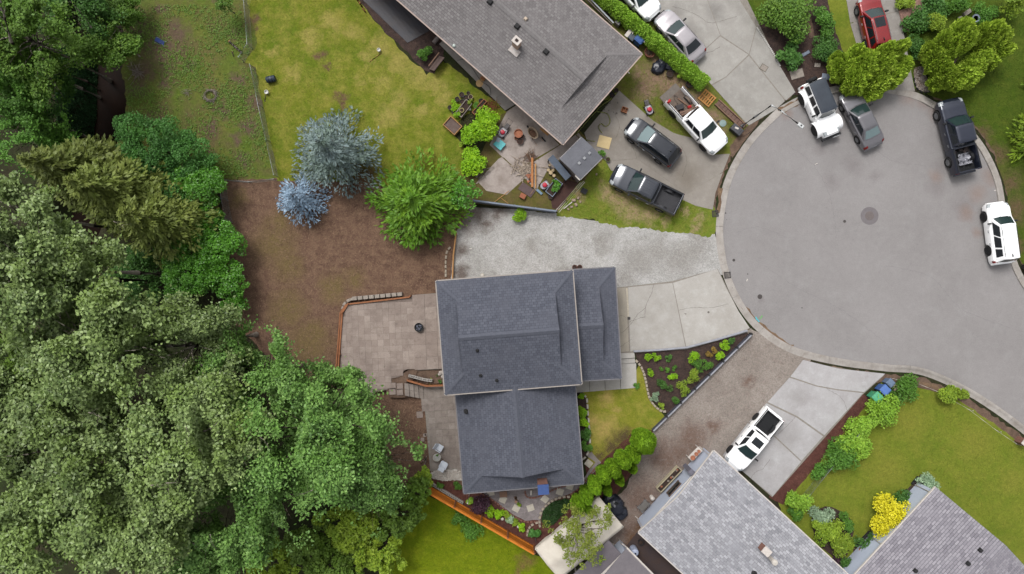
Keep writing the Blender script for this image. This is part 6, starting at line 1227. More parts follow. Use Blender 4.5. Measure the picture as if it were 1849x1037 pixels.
# ================================================================ fences, walls and garden things
m_orange = mat('orange cedar boards', C(226, 138, 42), C(204, 116, 30), 3, .75, fine=.08); m_timber = mat('reddish timber', C(170, 112, 74), C(142, 92, 62), 4, .8)
m_block = mat('concrete block', C(176, 166, 156), C(150, 140, 130), 5, .9, bump=.4); m_cin = mat('pale concrete block', C(206, 200, 194), C(186, 180, 174), 5, .9); m_stone = mat('edging stone', C(190, 178, 160), C(160, 148, 132), 4, .9, bump=.5)
m_bluegrey = mat('blue grey fence boards', C(140, 150, 166), C(118, 128, 144), 4, .75); m_cream = mat('cream flagstone', C(206, 200, 186), C(188, 180, 166), 5, .85)
m_terra = mat('terracotta', C(186, 122, 92), C(160, 102, 78), 5, .85); m_pot = mat('black plastic pot', C(52, 52, 56), C(42, 42, 46), 6, .6); m_teal = mat('teal plastic', C(104, 200, 204), C(90, 184, 190), 3, .5)
m_wire = mat('galvanised wire', C(168, 174, 172), C(140, 146, 144), 5, .5, metal=.4); m_soilp = mat('potting soil', C(74, 58, 50), C(56, 44, 40), 8, .95, bump=.6)
def board(parent, a, b, w, h, m, name='board'):
    mb = MB(); a, b = Vector(a), Vector(b); c = (a + b) / 2; d = b - a; mb.box(c, (d.length, w, h), math.atan2(d.y, d.x), 0, -math.asin(max(-1, min(1, d.z / max(1e-6, d.length))))); return mb.build(name, m, parent, world=True)
def at(name, label, cat, px, py, z=0.0, rz=0, group=None): q = P(px, py, z); return thing(name, label, cat, (q.x, q.y, z), rz, group)
# ---- orange board fence with posts
A, B = P(776, 877), P(963, 985); t = thing('board_fence', 'orange stained board fence running along the lush lawn', 'fence', A); d = (B - A); L = d.length; u = d / L; nb = 66
nn = Vector((-u.y, u.x, 0)); a = math.atan2(u.y, u.x)
pr = MB().box((0, 0, .9), (L / nb - .008, .025, 1.76)).build('board', m_orange, t)
for i in range(nb):
    o = pr if i == 0 else pr.copy()
    if i: col.objects.link(o)
    o.location = (u * (L * (i + .5) / nb) + Vector((0, 0, .012 * math.sin(i * 2.3)))); o.rotation_euler = (R(.4 * math.sin(i * 1.7)), 0, a)
for i in range(5): MB().box(u * (L * i / 4) + nn * .07 + Vector((0, 0, .95)), (.1, .1, 1.95), a).build('post', m_timber, t)
for z in (.4, 1.55): board(t, A + nn * .045 + Vector((0, 0, z)), B + nn * .045 + Vector((0, 0, z)), .05, .09, m_orange, 'rail')
board(t, A + Vector((0, 0, 1.84)), B + Vector((0, 0, 1.84)), .14, .04, m_orange, 'cap_board')
# ---- hollow block wall
A, B = P(777, 873, .25), P(836, 909, .25); t = thing('block_wall', 'low wall of hollow pale concrete blocks beside the orange fence', 'wall', (A.x, A.y, 0)); d = (B - A).xy; n = 8; a = math.atan2(d.y, d.x); s = d.length / n
def hollow(l, w, h, mb=None, c=(0, 0, 0)):
    mb = mb or MB(); c = Vector(c); t_ = .032
    for y in (-1, 1): mb.box(c + Vector((0, y * (w / 2 - t_ / 2), h / 2)), (l, t_, h))
    for x in (-1, 0, 1): mb.box(c + Vector((x * (l / 2 - t_ / 2), 0, h / 2)), (t_, w - 2 * t_ - .002, h - .002))
    mb.box(c + Vector((0, 0, .02)), (l - .07, w - .07, .03)); return mb
pr = hollow(s - .012, .2, .25).build('block', m_cin, t)
for i in range(n):
    o = pr if i == 0 else pr.copy()
    if i: col.objects.link(o)
    q = Vector((d.x, d.y, 0)) * ((i + .5) / n); o.location = q; o.rotation_euler = (0, 0, a)
q = P(848, 890); t = thing('white_post', 'tall white pole standing at the house corner by the fence', 'post', q); MB().tube([(0, 0, 0), (0, 0, 2.7)], .04, 8).build('pole', m_trim, t); MB().lathe([(.06, 2.7), (.05, 2.75), (.001, 2.78)], n=10).build('cap', m_trim, t)
# ---- terrace timbers and blocks
def timbers(pts, z, w, h, parent, m=m_timber):
    for (a, b) in zip(pts, pts[1:]): board(parent, P(*a, z), P(*b, z), w, h, m, 'timber')
TR = struct('terrace_edging')
timbers([(740, 536.5), (680, 543.5), (628, 549.5), (618, 565), (614, 620), (610, 675)], TZ + .06, .12, .16, TR); timbers([(626, 549.5), (615.5, 565), (611.5, 620), (607, 675)], TZ - .2, .1, .5, TR); timbers([(606, 690), (620, 698), (638, 711)], TZ - .05, .16, .5, TR); timbers([(736, 687), (770, 697), (802, 696)], .62, .13, .3, TR)
for (x, y) in ((740, 535), (628, 549), (617, 565), (613, 640), (736, 687), (770, 697)): q = P(x, y, .7); MB().box((q.x, q.y, .38), (.12, .12, .8)).build('post', m_timber, TR)
w_ = at('block_row', 'row of grey retaining blocks along the top of the terrace', 'wall', 680, 540)
for k in range(9):
    x = 640 + k * 10.2; y = 541.5 - k * .95; q = P(x, y, .35); MB().box((q.x, q.y + .1, .2), (.42, .32, .42 - .01 * (k % 3)), R(5 + (k % 3)), taper=.92).build('block', m_block, w_, world=True, bevel=.03)
for (x, y, s, a) in ((629, 543, .34, .5), (634, 541, .3, .2), (622, 549, .34, .9), (619, 556, .3, 1.2)): q = P(x, y, .3); MB().box((q.x, q.y, .18), (s, s * .8, .36), a, taper=.85).build('block', m_block, w_, world=True, bevel=.04)
w_ = at('step_blocks', 'hollow concrete blocks holding soil beside the terrace steps', 'blocks', 760, 684)
for k, (x, y, a) in enumerate(((750, 681.5, -14), (759, 684, -14), (767.5, 686, -10), (776, 687, -4), (742, 679.5, -12))): q = P(x, y, .6); o = hollow(.38, .2, .2).build('block', m_cin, w_); o.location = q - w_.location - Vector((0, 0, .15)); o.rotation_euler = (0, 0, R(a))
sheet('planting_soil', [(734, 676), (752, 668), (802, 667), (802, 692), (770, 692)], .32, m_soil, 'straight', .04)
for k, (x, y, lab) in enumerate(((790, 678, 'small green plant behind the blocks by the terrace steps'), (778, 686, 'low yellow plant in the block bed'), (795, 688, 'dark plant against the house in the block bed'))): shrub('bedding_plant', lab, x, y, .3, .35, (m_deep, m_ygreen, m_deep)[k], 560 + k, None, .1, 180, 'plant', nc=5)
for k, (x, y, s) in enumerate(((797, 673, .22), (800, 680, .18), (794, 676, .15))):
    rg = random.Random(k); me = MB(); me.lathe([(.001, 0), (s * .8, .02), (s, s * .5), (s * .6, s * .95), (.001, s)], n=8); o = me.build('stone', mat('pale rock', C(196, 186, 178), C(168, 158, 150), 4, .9), smooth=50); q = P(x, y, .35); o.location = q; o.scale = (1, .8, 1); tag(o, ['largest pale rock in the block bed', 'middle pale rock in the block bed', 'smallest pale rock in the block bed'][k], 'rock')
# ---- fire bowl, chairs, table
t = at('fire_pit', 'round black fire bowl standing on the upper terrace', 'fire pit', 757, 591, TZ + .01); MB().lathe([(.2, 0), (.24, .12), (.34, .28), (.36, .3), (.32, .3), (.26, .2), (.001, .16)], n=24).build('bowl', m_black, t, smooth=40); rg = random.Random(3); mb = MB(); [mb.box((rg.uniform(-.17, .17), rg.uniform(-.17, .17), .22 + rg.uniform(0, .05)), (.12, .08, .06), rg.uniform(0, 3), rg.uniform(-.4, .4)) for _ in range(16)]; tag(mb.build('ash', mat('charcoal ash', C(120, 124, 140), C(56, 58, 66), 9)), None); bpy.data.objects['ash'].parent = t
for k in range(3): a = k * 2.1; MB().tube([(math.cos(a) * .2, math.sin(a) * .2, .1), (math.cos(a) * .3, math.sin(a) * .3, 0)], .02, 5).build('leg', m_black, t)
def garden_chair(px, py, rz, label):
    t = at('garden_chair', label, 'chair', px, py, .06, rz, 'white chairs on the lower terrace'); m = mat('white resin', C(226, 232, 240), C(210, 218, 230), 4, .5)
    MB().box((0, 0, .38), (.5, .5, .04), taper=.95).build('seat', m, t, bevel=.02); MB().box((-.33, 0, .62), (.05, .5, .56), 0, 0, R(-28)).build('backrest', m, t, bevel=.02)
    for sx in (-1, 1):
        for sy in (-1, 1): MB().tube([(sx * .22, sy * .23, .38), (sx * .26, sy * .26, 0)], .022, 6).build('leg', m_timber, t)
    for sy in (-1, 1): MB().box((-.02, sy * .27, .58), (.5, .06, .03)).build('armrest', m, t)
    return t
garden_chair(795, 807, R(-32), 'white garden chair behind the small round table on the lower terrace'); garden_chair(802, 837, R(62), 'white garden chair in front of the small round table near white stones')
t = at('round_table', 'small round glass garden table between two white chairs', 'table', 790, 824, .06); MB().lathe([(.3, .44), (.3, .46), (.001, .465)], n=24).build('tabletop', mat('table glass', C(186, 186, 180), C(150, 148, 142), 4, .2), t); MB().lathe([(.3, .43), (.32, .45), (.3, .47), (.28, .45)], n=24).build('rim', m_cream, t)
for k in range(3): a = k * 2.1; MB().tube([(0, 0, .43), (math.cos(a) * .25, math.sin(a) * .25, 0)], .018, 5).build('leg', m_black, t)
shrub('potted_plant', 'small plant on the round garden table', 790, 823, .1, .2, m_mid, 571, None, .06, 50, 'plant', z=.6, nc=3).location.z = .52
# ---- wire fences
def wire_fence(label, pts, h=1.2, name='wire_fence'):
    w = [P(x, y) for x, y in pts]; t = thing(name, label, 'fence', w[0]); mb = MB()
    for i, (a, b) in enumerate(zip(w, w[1:])):
        n = max(1, round((b - a).length / 2.4))
        for k in range(n + (1 if i == len(w) - 2 else 0)): p = a.lerp(b, k / n); MB().tube([p, p + Vector((0, 0, h + .05))], .03, 6).build('post', m_wire, t, world=True)
        MB().tube([a + Vector((0, 0, h)), b + Vector((0, 0, h))], .022, 6).build('rail', m_wire, t, world=True)
        L = (b - a).length; m = int((L + h) / .16); u = (b - a) / L
        for k in range(m):
            for sg in (0, 1):
                s0 = k * .16 - h; p0, p1 = max(0, s0), min(L, s0 + h)
                if p1 <= p0: continue
                z0, z1 = (p0 - s0), (p1 - s0)
                if sg: z0, z1 = h - z0, h - z1
                mb.tube([a + u * p0 + Vector((0, 0, z0)), a + u * p1 + Vector((0, 0, z1))], .005, 3)
    tag(mb.build('wire_mesh', m_wire, t, world=True), kind='stuff'); return t
wire_fence('bent wire fence between the rough meadow and the top of the lawn', [(458, -12), (450, 12), (456, 88), (441, 112)]); wire_fence('long straight wire fence between rough meadow and yellowing lawn', [(461, 125), (475, 195), (503, 320)]); wire_fence('low wire fence along the top of the bark yard', [(500, 326), (455, 331), (402, 326)], .8); wire_fence('short wire fence panel beside the glossy bushes', [(408, 330), (412, 362), (420, 402)], 1.4)
# ---- meadow and lawn odds
t = at('folding_chair', 'blue folding camp chair collapsed in the rough meadow', 'chair', 291, 77, 0, R(-25)); m_bl = mat('blue canvas', C(60, 84, 150), C(46, 62, 120), 6)
MB().box((0, .02, .1), (.62, .3, .03), 0, R(8)).build('seat', m_bl, t); MB().box((-.3, .05, .14), (.3, .34, .03), 0, 0, R(15)).build('backrest', m_bl, t)
for k, (a, b) in enumerate((((-.45, -.2, .03), (.45, .2, .2)), ((-.45, .2, .03), (.45, -.2, .2)), ((-.4, -.22, .16), (.4, -.22, .04)), ((-.4, .24, .16), (.42, .24, .04)))): MB().tube([a, b], .016, 5).build('leg', m_wire, t)
def log(name, label, a, b, r, m, z=None, cat='log'):
    p, q = P(*a), P(*b); t = thing(name, label, cat, (p.x, p.y, 0)); mb = MB(); n = 6; rg = random.Random(int(a[0])); mb.tube([p.lerp(q, i / n) + Vector((rg.uniform(-.02, .02), rg.uniform(-.02, .02), r + (z or 0))) for i in range(n + 1)], [r * rg.uniform(.85, 1.1) for _ in range(n + 1)], 8); mb.build('log', m, t, world=True, smooth=50)
    MB().lathe([(r * .8, -.005), (.001, .006)], (0, 0, 0), 8).build('cut_end', m_wood, t).location = (0, 0, r); return t
log('log', 'weathered log lying in the meadow by the bent wire fence', (415, 76), (437, 96), .12, m_greyw); log('log', 'short split stick beside the meadow log', (420, 94), (422, 102), .06, m_greyw)
def sticks(name, label, px, py, n, r, seed, ring=False, cat='brush pile', z=.02, m=None, L=(.3, .8), tk=1.0):
    rg = random.Random(seed); mb = MB()
    for k in range(n):
        a = rg.uniform(0, 6.283); d = r * (rg.uniform(.7, 1) if ring else rg.uniform(0, 1)); c = Vector((math.cos(a) * d, math.sin(a) * d, z + rg.uniform(.02, .16))); b = (a + 1.57 + rg.uniform(-.5, .5)) if ring else rg.uniform(0, 3.14); l = rg.uniform(*L) / 2
        e = Vector((math.cos(b) * l, math.sin(b) * l, rg.uniform(-.05, .05))); mb.tube([c - e, c + e * .3 + Vector((0, 0, .03)), c + e], [.02 * tk, .016 * tk, .008 * tk], 4)
    o = mb.build(name, m or m_greyw); o.location = P(px, py); return tag(o, label, cat, kind='stuff')
sticks('brush_pile', 'ring of dead sticks round a burnt patch in the rough meadow', 381, 173, 60, .5, 3, True); sticks('brush_pile', 'small heap of pale dead branches near the creek', 246, 130, 26, .6, 4, L=(.6, 1.5)); sticks('brush_pile', 'few small sticks in the meadow beside the stick ring', 337, 168, 9, .2, 5)
t = at('barrel', 'dark blue plastic barrel lying on its side by the wire fence', 'barrel', 491, 145, 0, R(12)); mb = MB(); mb.lathe([(.001, -.36), (.22, -.36), (.26, -.3), (.27, 0), (.26, .3), (.22, .36), (.001, .36)], (0, 0, .26), 18, 'X'); mb.build('body', mat('dark blue drum', C(46, 62, 80), C(38, 50, 64), 5, .45), t, smooth=40)
for x in (-.12, .12): MB().lathe([(.275, -.02), (.285, 0), (.275, .02)], (x, 0, .26), 18, 'X').build('hoop', m_black, t)
def bucket(label, px, py, m, r=.15, h=.3, z=0.0, soil=True, group=None, name='bucket', cat='bucket', lip=.015):
    t = at(name, label, cat, px, py, z, 0, group); MB().lathe([(r * .78, 0), (r, h), (r + lip, h), (r + lip, h - .03), (r + lip, h + .005), (r * .93, h + .005), (r * .88, h * .7), (.001, h * .66)], n=18).build('pot', m, t, smooth=40)
    if soil: MB().lathe([(r * .9, h * .72), (r * .5, h * .78), (.001, h * .8)], n=12).build('soil', m_soilp, t)
    return t
m_wpl = mat('white bucket plastic', C(226, 226, 220), C(208, 208, 202), 4, .5)
bucket('white bucket beside the long wire fence', 483, 168, m_wpl, .15, .3, soil=False); bucket('white bucket next to the stick on the yellowing lawn', 685, 92, m_wpl, .13, .28, soil=False); log('stick', 'straight cut stick lying beside the white bucket on the lawn', (668, 112), (689, 96), .035, m_wood, cat='stick'); log('stick', 'short wooden stake beside the white bucket by the wire fence', (480, 172), (478, 184), .04, m_greyw, cat='stake')
# ---- landscape fabric
rows = []; rg = random.Random(11); a0, a1, b0, b1 = P(664, 18).xy, P(736, 78).xy, P(712, -20).xy, P(776, 56).xy
a0 = P(640, -14).xy
for i in range(31):
    u = i / 30; p, q = a0.lerp(a1, u), b0.lerp(b1, u); rows.append([Vector((*p.lerp(q, j / 16), .03 + .035 * abs(math.sin(j * 1.3 + u * 4)) + rg.uniform(0, .012))) for j in range(17)])
mb = MB(); mb.grid(rows); tag(mb.build('landscape_fabric', mat('black landscape fabric', C(50, 52, 62), C(62, 56, 58), 1.2, .55), smooth=60), 'wrinkled black landscape fabric laid along the weathered grey house', 'fabric')
log('edging_log', 'reddish timber at the top end of the landscape fabric', (640, -8), (660, 22), .09, m_timber, cat='timber')
t = at('propped_gate', 'brown board panel propped on edge beside the house walk', 'panel', 790, 118); o = MB().box((0, 0, .45), (1.35, .05, .95), R(52), R(38)).build('board', mat('brown panel', C(112, 94, 88), C(98, 82, 78), 5), t); MB().box((.0, 0, .83), (1.35, .06, .06), R(52)).build('edge', m_oldw, t).location = (-.2, .22, -.02)
t = at('roll', 'rolled grey carpet tube lying at the end of the house walk', 'roll', 789, 72, .1, R(50)); MB().lathe([(.08, -.4), (.17, -.4), (.17, .4), (.08, .4)], (0, 0, .14), 16, 'X').build('roll', mat('grey felt roll', C(150, 140, 136), C(120, 110, 108), 6), t, smooth=40); MB().lathe([(.06, -.41), (.06, .41)], (0, 0, .14), 12, 'X').build('core', m_dark, t)
def cord(name, label, pts, r, m, cat='hose', z=.06): mb = MB(); w = crom(px2(pts), .1); mb.tube([(p.x, p.y, z) for p in w], r, 5); return tag(mb.build(name, m, smooth=60), label, cat)
cord('cable', 'black cable trailing along the house walk', [(826, 110), (840, 108), (850, 120), (862, 138), (870, 148), (884, 158), (886, 172)], .018, m_black, 'cable', .075)
t = at('wooden_box', 'small yellow wooden box on the house walk', 'box', 872, 143, .05, R(-38)); MB().box((0, 0, .1), (.36, .28, .2)).build('box', m_wood, t); MB().box((0, 0, .21), (.3, .22, .02)).build('lid', m_timber, t)
mb = MB(); q = P(866, 151); mb.lathe([(.001, .056), (.3, .052)], (q.x, q.y, 0), 12); tag(mb.build('sawdust', mat('sawdust', C(206, 172, 124), C(186, 150, 104), 8)), 'patch of pale sawdust on the house walk', 'sawdust', kind='stuff')
# ---- planters
def planter(label, px, py, lx, ly, rz, h, m, soilm=None, name='planter', z=0):
    t = at(name, label, 'planter', px, py, z, rz); th = .05
    for y in (-1, 1): MB().box((0, y * (ly / 2 - th / 2), h / 2), (lx, th, h)).build('board', m, t)
    for x in (-1, 1): MB().box((x * (lx / 2 - th / 2), 0, h / 2), (th, ly - 2 * th - .002, h - .004)).build('board', m, t)
    rows = [[Vector((-lx / 2 + th + (lx - 2 * th) * i / 6, -ly / 2 + th + (ly - 2 * th) * j / 6, h * .72 + .03 * math.sin(i * 2 + j * 3))) for j in range(7)] for i in range(7)]; mb = MB(); mb.grid(rows); mb.build('soil', soilm or m_soilp, t, smooth=60); return t
planter('timber framed raised bed of dry soil on the lawn edge', 818, 229, 1.25, .95, R(48 + 90), .45, m_wood, mat('dry bed soil', C(120, 104, 98), C(94, 76, 68), 3, .95)); pl2 = planter('weathered planter box crowded with pots', 838, 198, 1.4, .62, R(52), .4, m_greyw); planter('narrow timber trough beside the lime green bush', 866, 195, 1.45, .34, R(48), .35, m_timber)
PT = 'black nursery pots by the planters'
for k, (x, y, r) in enumerate(((834, 173, .2), (842, 178, .19), (826, 181, .18), (835, 185, .17), (869, 184, .18), (813, 196, .17), (820, 204, .16), (846, 170, .13))): bucket('round black nursery pot among the planters at the lawn edge', x, y, m_pot, r, .28, 0, True, PT, 'nursery_pot', 'pot')
bucket('pale rimmed pot beside the black nursery pots', 850, 177, mat('sand pot', C(190, 174, 140), None, 6), .18, .3, 0, True, None, 'pot', 'pot'); bucket('yellow rimmed pot standing in the planter box', 834, 200, mat('yellow pot', C(216, 206, 130), None, 6, .5), .17, .16, .4, True, None, 'pot', 'pot')
for k, (x, y, r, m, lab) in enumerate(((821, 192, .42, m_lime, 'lime leaved plant between the nursery pots'), (828, 207, .34, m_lime, 'lime leaved plant under the yellow rimmed pot'), (848, 186, .26, m_ygreen, 'yellow green plant at the planter box corner'), (860, 190, .22, m_mid, 'small green plant beside the trough'), (872, 200, .26, m_mid, 'green plant at the end of the trough'), (835, 258, .3, m_ygreen, 'yellow green weed below the raised bed'))): shrub('potted_plant', lab, x, y, r, .5, m, 580 + k, None, .12, 200, 'plant', nc=5)
bucket('white cup like pot between planter box and trough', 848, 198, m_wpl, .1, .16, soil=False, name='pot', cat='pot'); sticks('brush_pile', 'heap of reddish prunings beside the house walk', 887, 192, 40, .55, 8, m=m_timber, L=(.5, 1.1))
t = at('broken_chair', 'broken wooden chair frame beside the lime green bush', 'frame', 880, 205, 0, R(20))
for (a, b) in (((-.3, -.2, 0), (-.1, .2, .5)), ((.3, -.2, 0), (.1, .2, .5)), ((-.15, .1, .38), (.15, .1, .38)), ((-.1, .2, .5), (.1, .2, .5)), ((-.25, -.1, .12), (.25, -.1, .12))): MB().tube([a, b], .025, 5).build('bar', m_oldw, t)
# ---- lawn mowers
def mower(label, px, py, rz, handle=True):
    t = at('lawn_mower', label, 'lawn mower', px, py, .03, rz); mg = mat('mower deck', C(176, 172, 180), C(140, 136, 144), 5, .4); mr = mat('mower engine red', C(206, 36, 66), C(180, 26, 50), 6, .4)
    MB().prism([(.38, -.16), (.42, 0), (.38, .16), (.2, .27), (-.2, .27), (-.32, .2), (-.32, -.2), (-.2, -.27), (.2, -.27)], .1, .26).build('deck', mg, t, bevel=.03)
    MB().lathe([(.19, .26), (.2, .36), (.16, .43), (.06, .45), (.001, .45)], (.03, 0, 0), 16).build('engine', mr, t, smooth=40); MB().box((-.16, 0, .33), (.12, .22, .12)).build('tank', mat('white plastic', C(214, 226, 218)), t, bevel=.02)
    for x in (.3, -.27):
        for y in (-1, 1): MB().lathe([(.05, -.03), (.11, -.03), (.11, .03), (.05, .03)], (x, y * .29, .11), 14, 'Y').build('wheel', m_tyre, t)
    if handle:
        for y in (-1, 1): MB().tube([(-.3, y * .2, .2), (-.75, y * .22, .6), (-1.05, y * .22, .85)], .014, 5).build('handle_tube', m_black, t)
        MB().tube([(-1.05, -.22, .85), (-1.05, .22, .85)], .016, 5).build('handle', m_black, t); MB().box((-.55, 0, .32), (.42, .34, .2), 0, 0, R(35)).build('grass_bag', mat('grass bag', C(128, 124, 124), C(104, 100, 100), 5), t, bevel=.03)
    return t
mower('red and grey lawn mower with grass bag beside the lime green bush', 908, 240, R(233)); mower('red lawn mower without handle beside the leafy raised bed', 984, 335, R(215), False); mower('red lawn mower on the dirt beside the old driveway', 1171, 199, R(-67))
# ---- teal tote, wheelbarrow, pots, boards
t = at('plastic_tote', 'teal plastic tote lid lying by the patio', 'lid', 902, 262, .04, R(-40)); MB().box((0, 0, .14), (.72, .62, .26), taper=1.06).build('tub', m_teal, t, bevel=.04); MB().box((0, 0, .29), (.78, .68, .05)).build('lid', m_teal, t, bevel=.03); MB().box((-.3, .2, .325), (.3, .34, .012), .4).build('label_sheet', mat('grey sheet', C(176, 186, 198), None, 5), t)
t = at('wheelbarrow', 'rusty cream wheelbarrow parked on the grimy patio', 'wheelbarrow', 962, 243, .03, R(125)); mt = mat('barrow tray', C(178, 160, 138), C(146, 126, 106), 6, .7); mb = MB(); rows = []
for z, s in ((.62, 1.0), (.45, .82), (.32, .6)): rows.append([Vector((math.cos(a) * .52 * s * (1 if abs(math.cos(a)) < .8 else 1.05) + (.0), math.sin(a) * .36 * s, z)) for a in [k * math.pi / 10 for k in range(21)]])
mb.grid(rows); mb.add([tuple(v) for v in rows[-1][:-1]], [tuple(range(20))]); o = mb.build('tray', mt, t, smooth=50); o.modifiers.new('t', 'SOLIDIFY').thickness = .02
MB().lathe([(.34, 0), (.2, .03), (.001, .03)], (0, 0, .36), 14).build('soil', mat('barrow soil', C(104, 74, 54), C(84, 60, 46), 6), t).scale = (1, .7, 1)
for y in (-1, 1): MB().tube([(.55, y * .1, .2), (-.3, y * .26, .33), (-1.0, y * .3, .5)], .022, 6).build('handle', m_oldw, t); MB().tube([(-.25, y * .24, .33), (-.35, y * .28, .0)], .018, 5).build('leg', m_black, t)
MB().lathe([(.05, -.04), (.19, -.04), (.19, .04), (.05, .04)], (.62, 0, .19), 16, 'Y').build('wheel', m_tyre, t, smooth=40)
bucket('large terracotta pot upside down beside the wheelbarrow', 936, 243, m_terra, .34, .4, .03, False, None, 'terracotta_pot', 'pot'); bucket('black pot beside the wheelbarrow', 944, 249, m_pot, .17, .28, .03, True, None, 'nursery_pot', 'pot'); bucket('brown glazed pot full of soil beside the terracotta pot', 939, 256, mat('brown glaze', C(110, 78, 68), None, 6), .25, .25, .03, True, None, 'pot', 'pot'); bucket('small terracotta pot in front of the large terracotta pot', 931, 250, m_terra, .11, .16, .03, True, None, 'terracotta_pot', 'pot')
BP = 'loose sticks and boards on the patio'
sticks('stick_pile', 'fan of pale sticks and broken boards spread over the patio', 948, 303, 46, 1.0, 9, m=mat('split sticks', C(212, 198, 182), C(176, 156, 138), 5), L=(.6, 1.6), cat='stick pile', tk=2.0); sticks('stick_pile', 'dark brush heap above the two long beams', 957, 283, 50, .5, 10, m=m_oldw, L=(.4, 1.0), cat='stick pile'); sticks('stick_pile', 'pale slats lying by the lower lime bush', 862, 312, 18, .7, 12, m=m_greyw, L=(.8, 1.6), cat='stick pile', tk=2.0)
for lab, a, b, w, h, m, z in (('wide orange beam lying across the stick pile', (961, 285), (961, 338), .17, .12, mat('orange beam', C(196, 134, 82), C(172, 112, 66), 4), .2), ('yellow timber beam beside the wide orange beam', (967, 296), (967, 340), .11, .1, m_wood, .2), ('long thin batten lying over the mossy patio', (919, 345), (893, 365), .05, .04, m_wood, .05), ('pale board propped on the patio edge', (860, 332), (892, 303), .09, .05, m_greyw, .05), ('thin batten by the end of the blue grey fence', (905, 358), (918, 368), .04, .03, m_wood, .05), ('white board beside the leaning pole fence', (1018, 377), (1033, 365), .08, .06, m_trim, .08), ('timber plank resting against the house eave', (976, 232), (990, 244), .18, .06, m_wood, .5), ('dark plank lying on the patio behind the wheelbarrow', (978, 248), (985, 256), .12, .04, m_dark, .06)):
    p, q = P(*a, z), P(*b, z); t = thing('plank', lab, 'plank', (p.x, p.y, 0), 0, BP); board(t, p, q, w, h, m, 'plank')
t = at('brick_heap', 'heap of orange bricks under the long beams', 'bricks', 956, 322, .03); rg = random.Random(6)
for k in range(16): MB().box((rg.uniform(-.25, .25), rg.uniform(-.3, .3), .05 + .07 * (k // 7)), (.21, .1, .065), rg.uniform(0, 3.1)).build('brick', m_terra, t)
t = at('board_sheet', 'dark brown plywood sheet lying on the mossy patio', 'sheet', 951, 343, .05, R(-35)); MB().box((0, 0, .02), (1.25, .68, .03)).build('sheet', mat('dark plywood', C(104, 86, 86), C(90, 74, 74), 5), t); MB().box((.45, .1, .05), (.06, .5, .03)).build('batten', m_oldw, t)
t = at('square_pot', 'square terracotta coloured box on the corner of the dark plywood', 'box', 944, 355, .04, R(-28)); MB().box((0, 0, .14), (.46, .4, .28)).build('box', m_terra, t, bevel=.02); MB().box((0, 0, .285), (.4, .34, .02)).build('lid', mat('box lid', C(170, 104, 76), None, 6), t)
rb = planter('grey framed raised bed of leafy greens', 1000, 340, 1.35, .75, R(52), .4, m_bluegrey, None)
for k, (x, y, r) in enumerate(((1003, 330, .26), (1008, 336, .26), (1000, 338, .28), (1004, 344, .22), (998, 345, .2))): shrub('vegetable_plant', 'leafy green vegetable growing in the grey framed raised bed', x, y, r, .35, m_ivy, 590 + k, 'vegetables in the raised bed', .14, 90, 'plant', nc=4).location.z = .28
t = at('wood_shelter', 'low dark roofed firewood shelter beside the garden shed', 'shelter', 1010, 306, .02); fW = rect_px([(999, 280), (1032, 319), (1021, 325), (989, 287)], 1.3); O, ex, ey, L, W = fW; w3 = lambda x, y, z: Vector((*(O + ex * x + ey * y), z))
mb = MB(); mb.add([w3(0, 0, 1.35), w3(L, 0, 1.35), w3(L, W, 1.2), w3(0, W, 1.2)], [(0, 1, 2, 3)]); o = mb.build('roof', mat('slate blue panel', C(92, 104, 120), C(76, 86, 100), 2, .5), t, world=True); o.modifiers.new('t', 'SOLIDIFY').thickness = .05
mb = MB(); mb.add([w3(.35, .12, 1.365), w3(L - .3, .12, 1.365), w3(L - .3, W - .1, 1.235), w3(.35, W - .1, 1.235)], [(0, 1, 2, 3)]); mb.build('roof_panel', mat('dark panel', C(62, 68, 80), C(52, 58, 68), 3, .4), t, world=True)
for (x, y) in ((.05, .05), (L - .05, .05), (.05, W - .05), (L - .05, W - .05)): q = w3(x, y, .6); MB().box(q, (.08, .08, 1.2)).build('post', m_black, t, world=True)
mb = MB(); mb.add([w3(0, 0, .05), w3(L, 0, .05), w3(L, 0, 1.3), w3(0, 0, 1.3)], [(0, 1, 2, 3)]); mb.build('back_panel', m_black, t, world=True)
LG = 'sawn log rounds by the firewood shelter'
for k, (x, y, r, h) in enumerate(((994, 313, .17, .3), (1000, 318, .14, .25), (990, 308, .13, .2), (998, 309, .13, .35), (992, 300, .1, .4))):
    t = at('log_round', 'sawn log round standing beside the firewood shelter', 'log', x, y, .03, 0, LG); MB().lathe([(r, 0), (r * .97, h)], n=12).build('bark', m_bark, t, smooth=50); MB().lathe([(r * .94, h), (.001, h + .012)], n=12).build('cut_face', mat('cut wood', C(206, 184, 146), C(188, 164, 126), 8), t)
bucket('rust brown pot at the corner of the firewood shelter', 1035, 323, m_redmulch if False else mat('rust pot', C(122, 86, 74), C(100, 72, 62), 6), .2, .3, .03, True, None, 'pot', 'pot'); bucket('dark pot with white flowers at the raised bed corner', 994, 356, m_pot, .18, .22, .03, True, None, 'pot', 'pot')
o = MB().box((0, 0, .06), (.55, .2, .1)).build('metal_channel', mat('blue metal', C(120, 144, 162), C(100, 122, 140), 5, .4, metal=.5), bevel=.01); o.location = P(974, 347, .03); o.rotation_euler = (0, 0, R(-42)); tag(o, 'short blue metal channel beside the red mower without handle', 'channel')
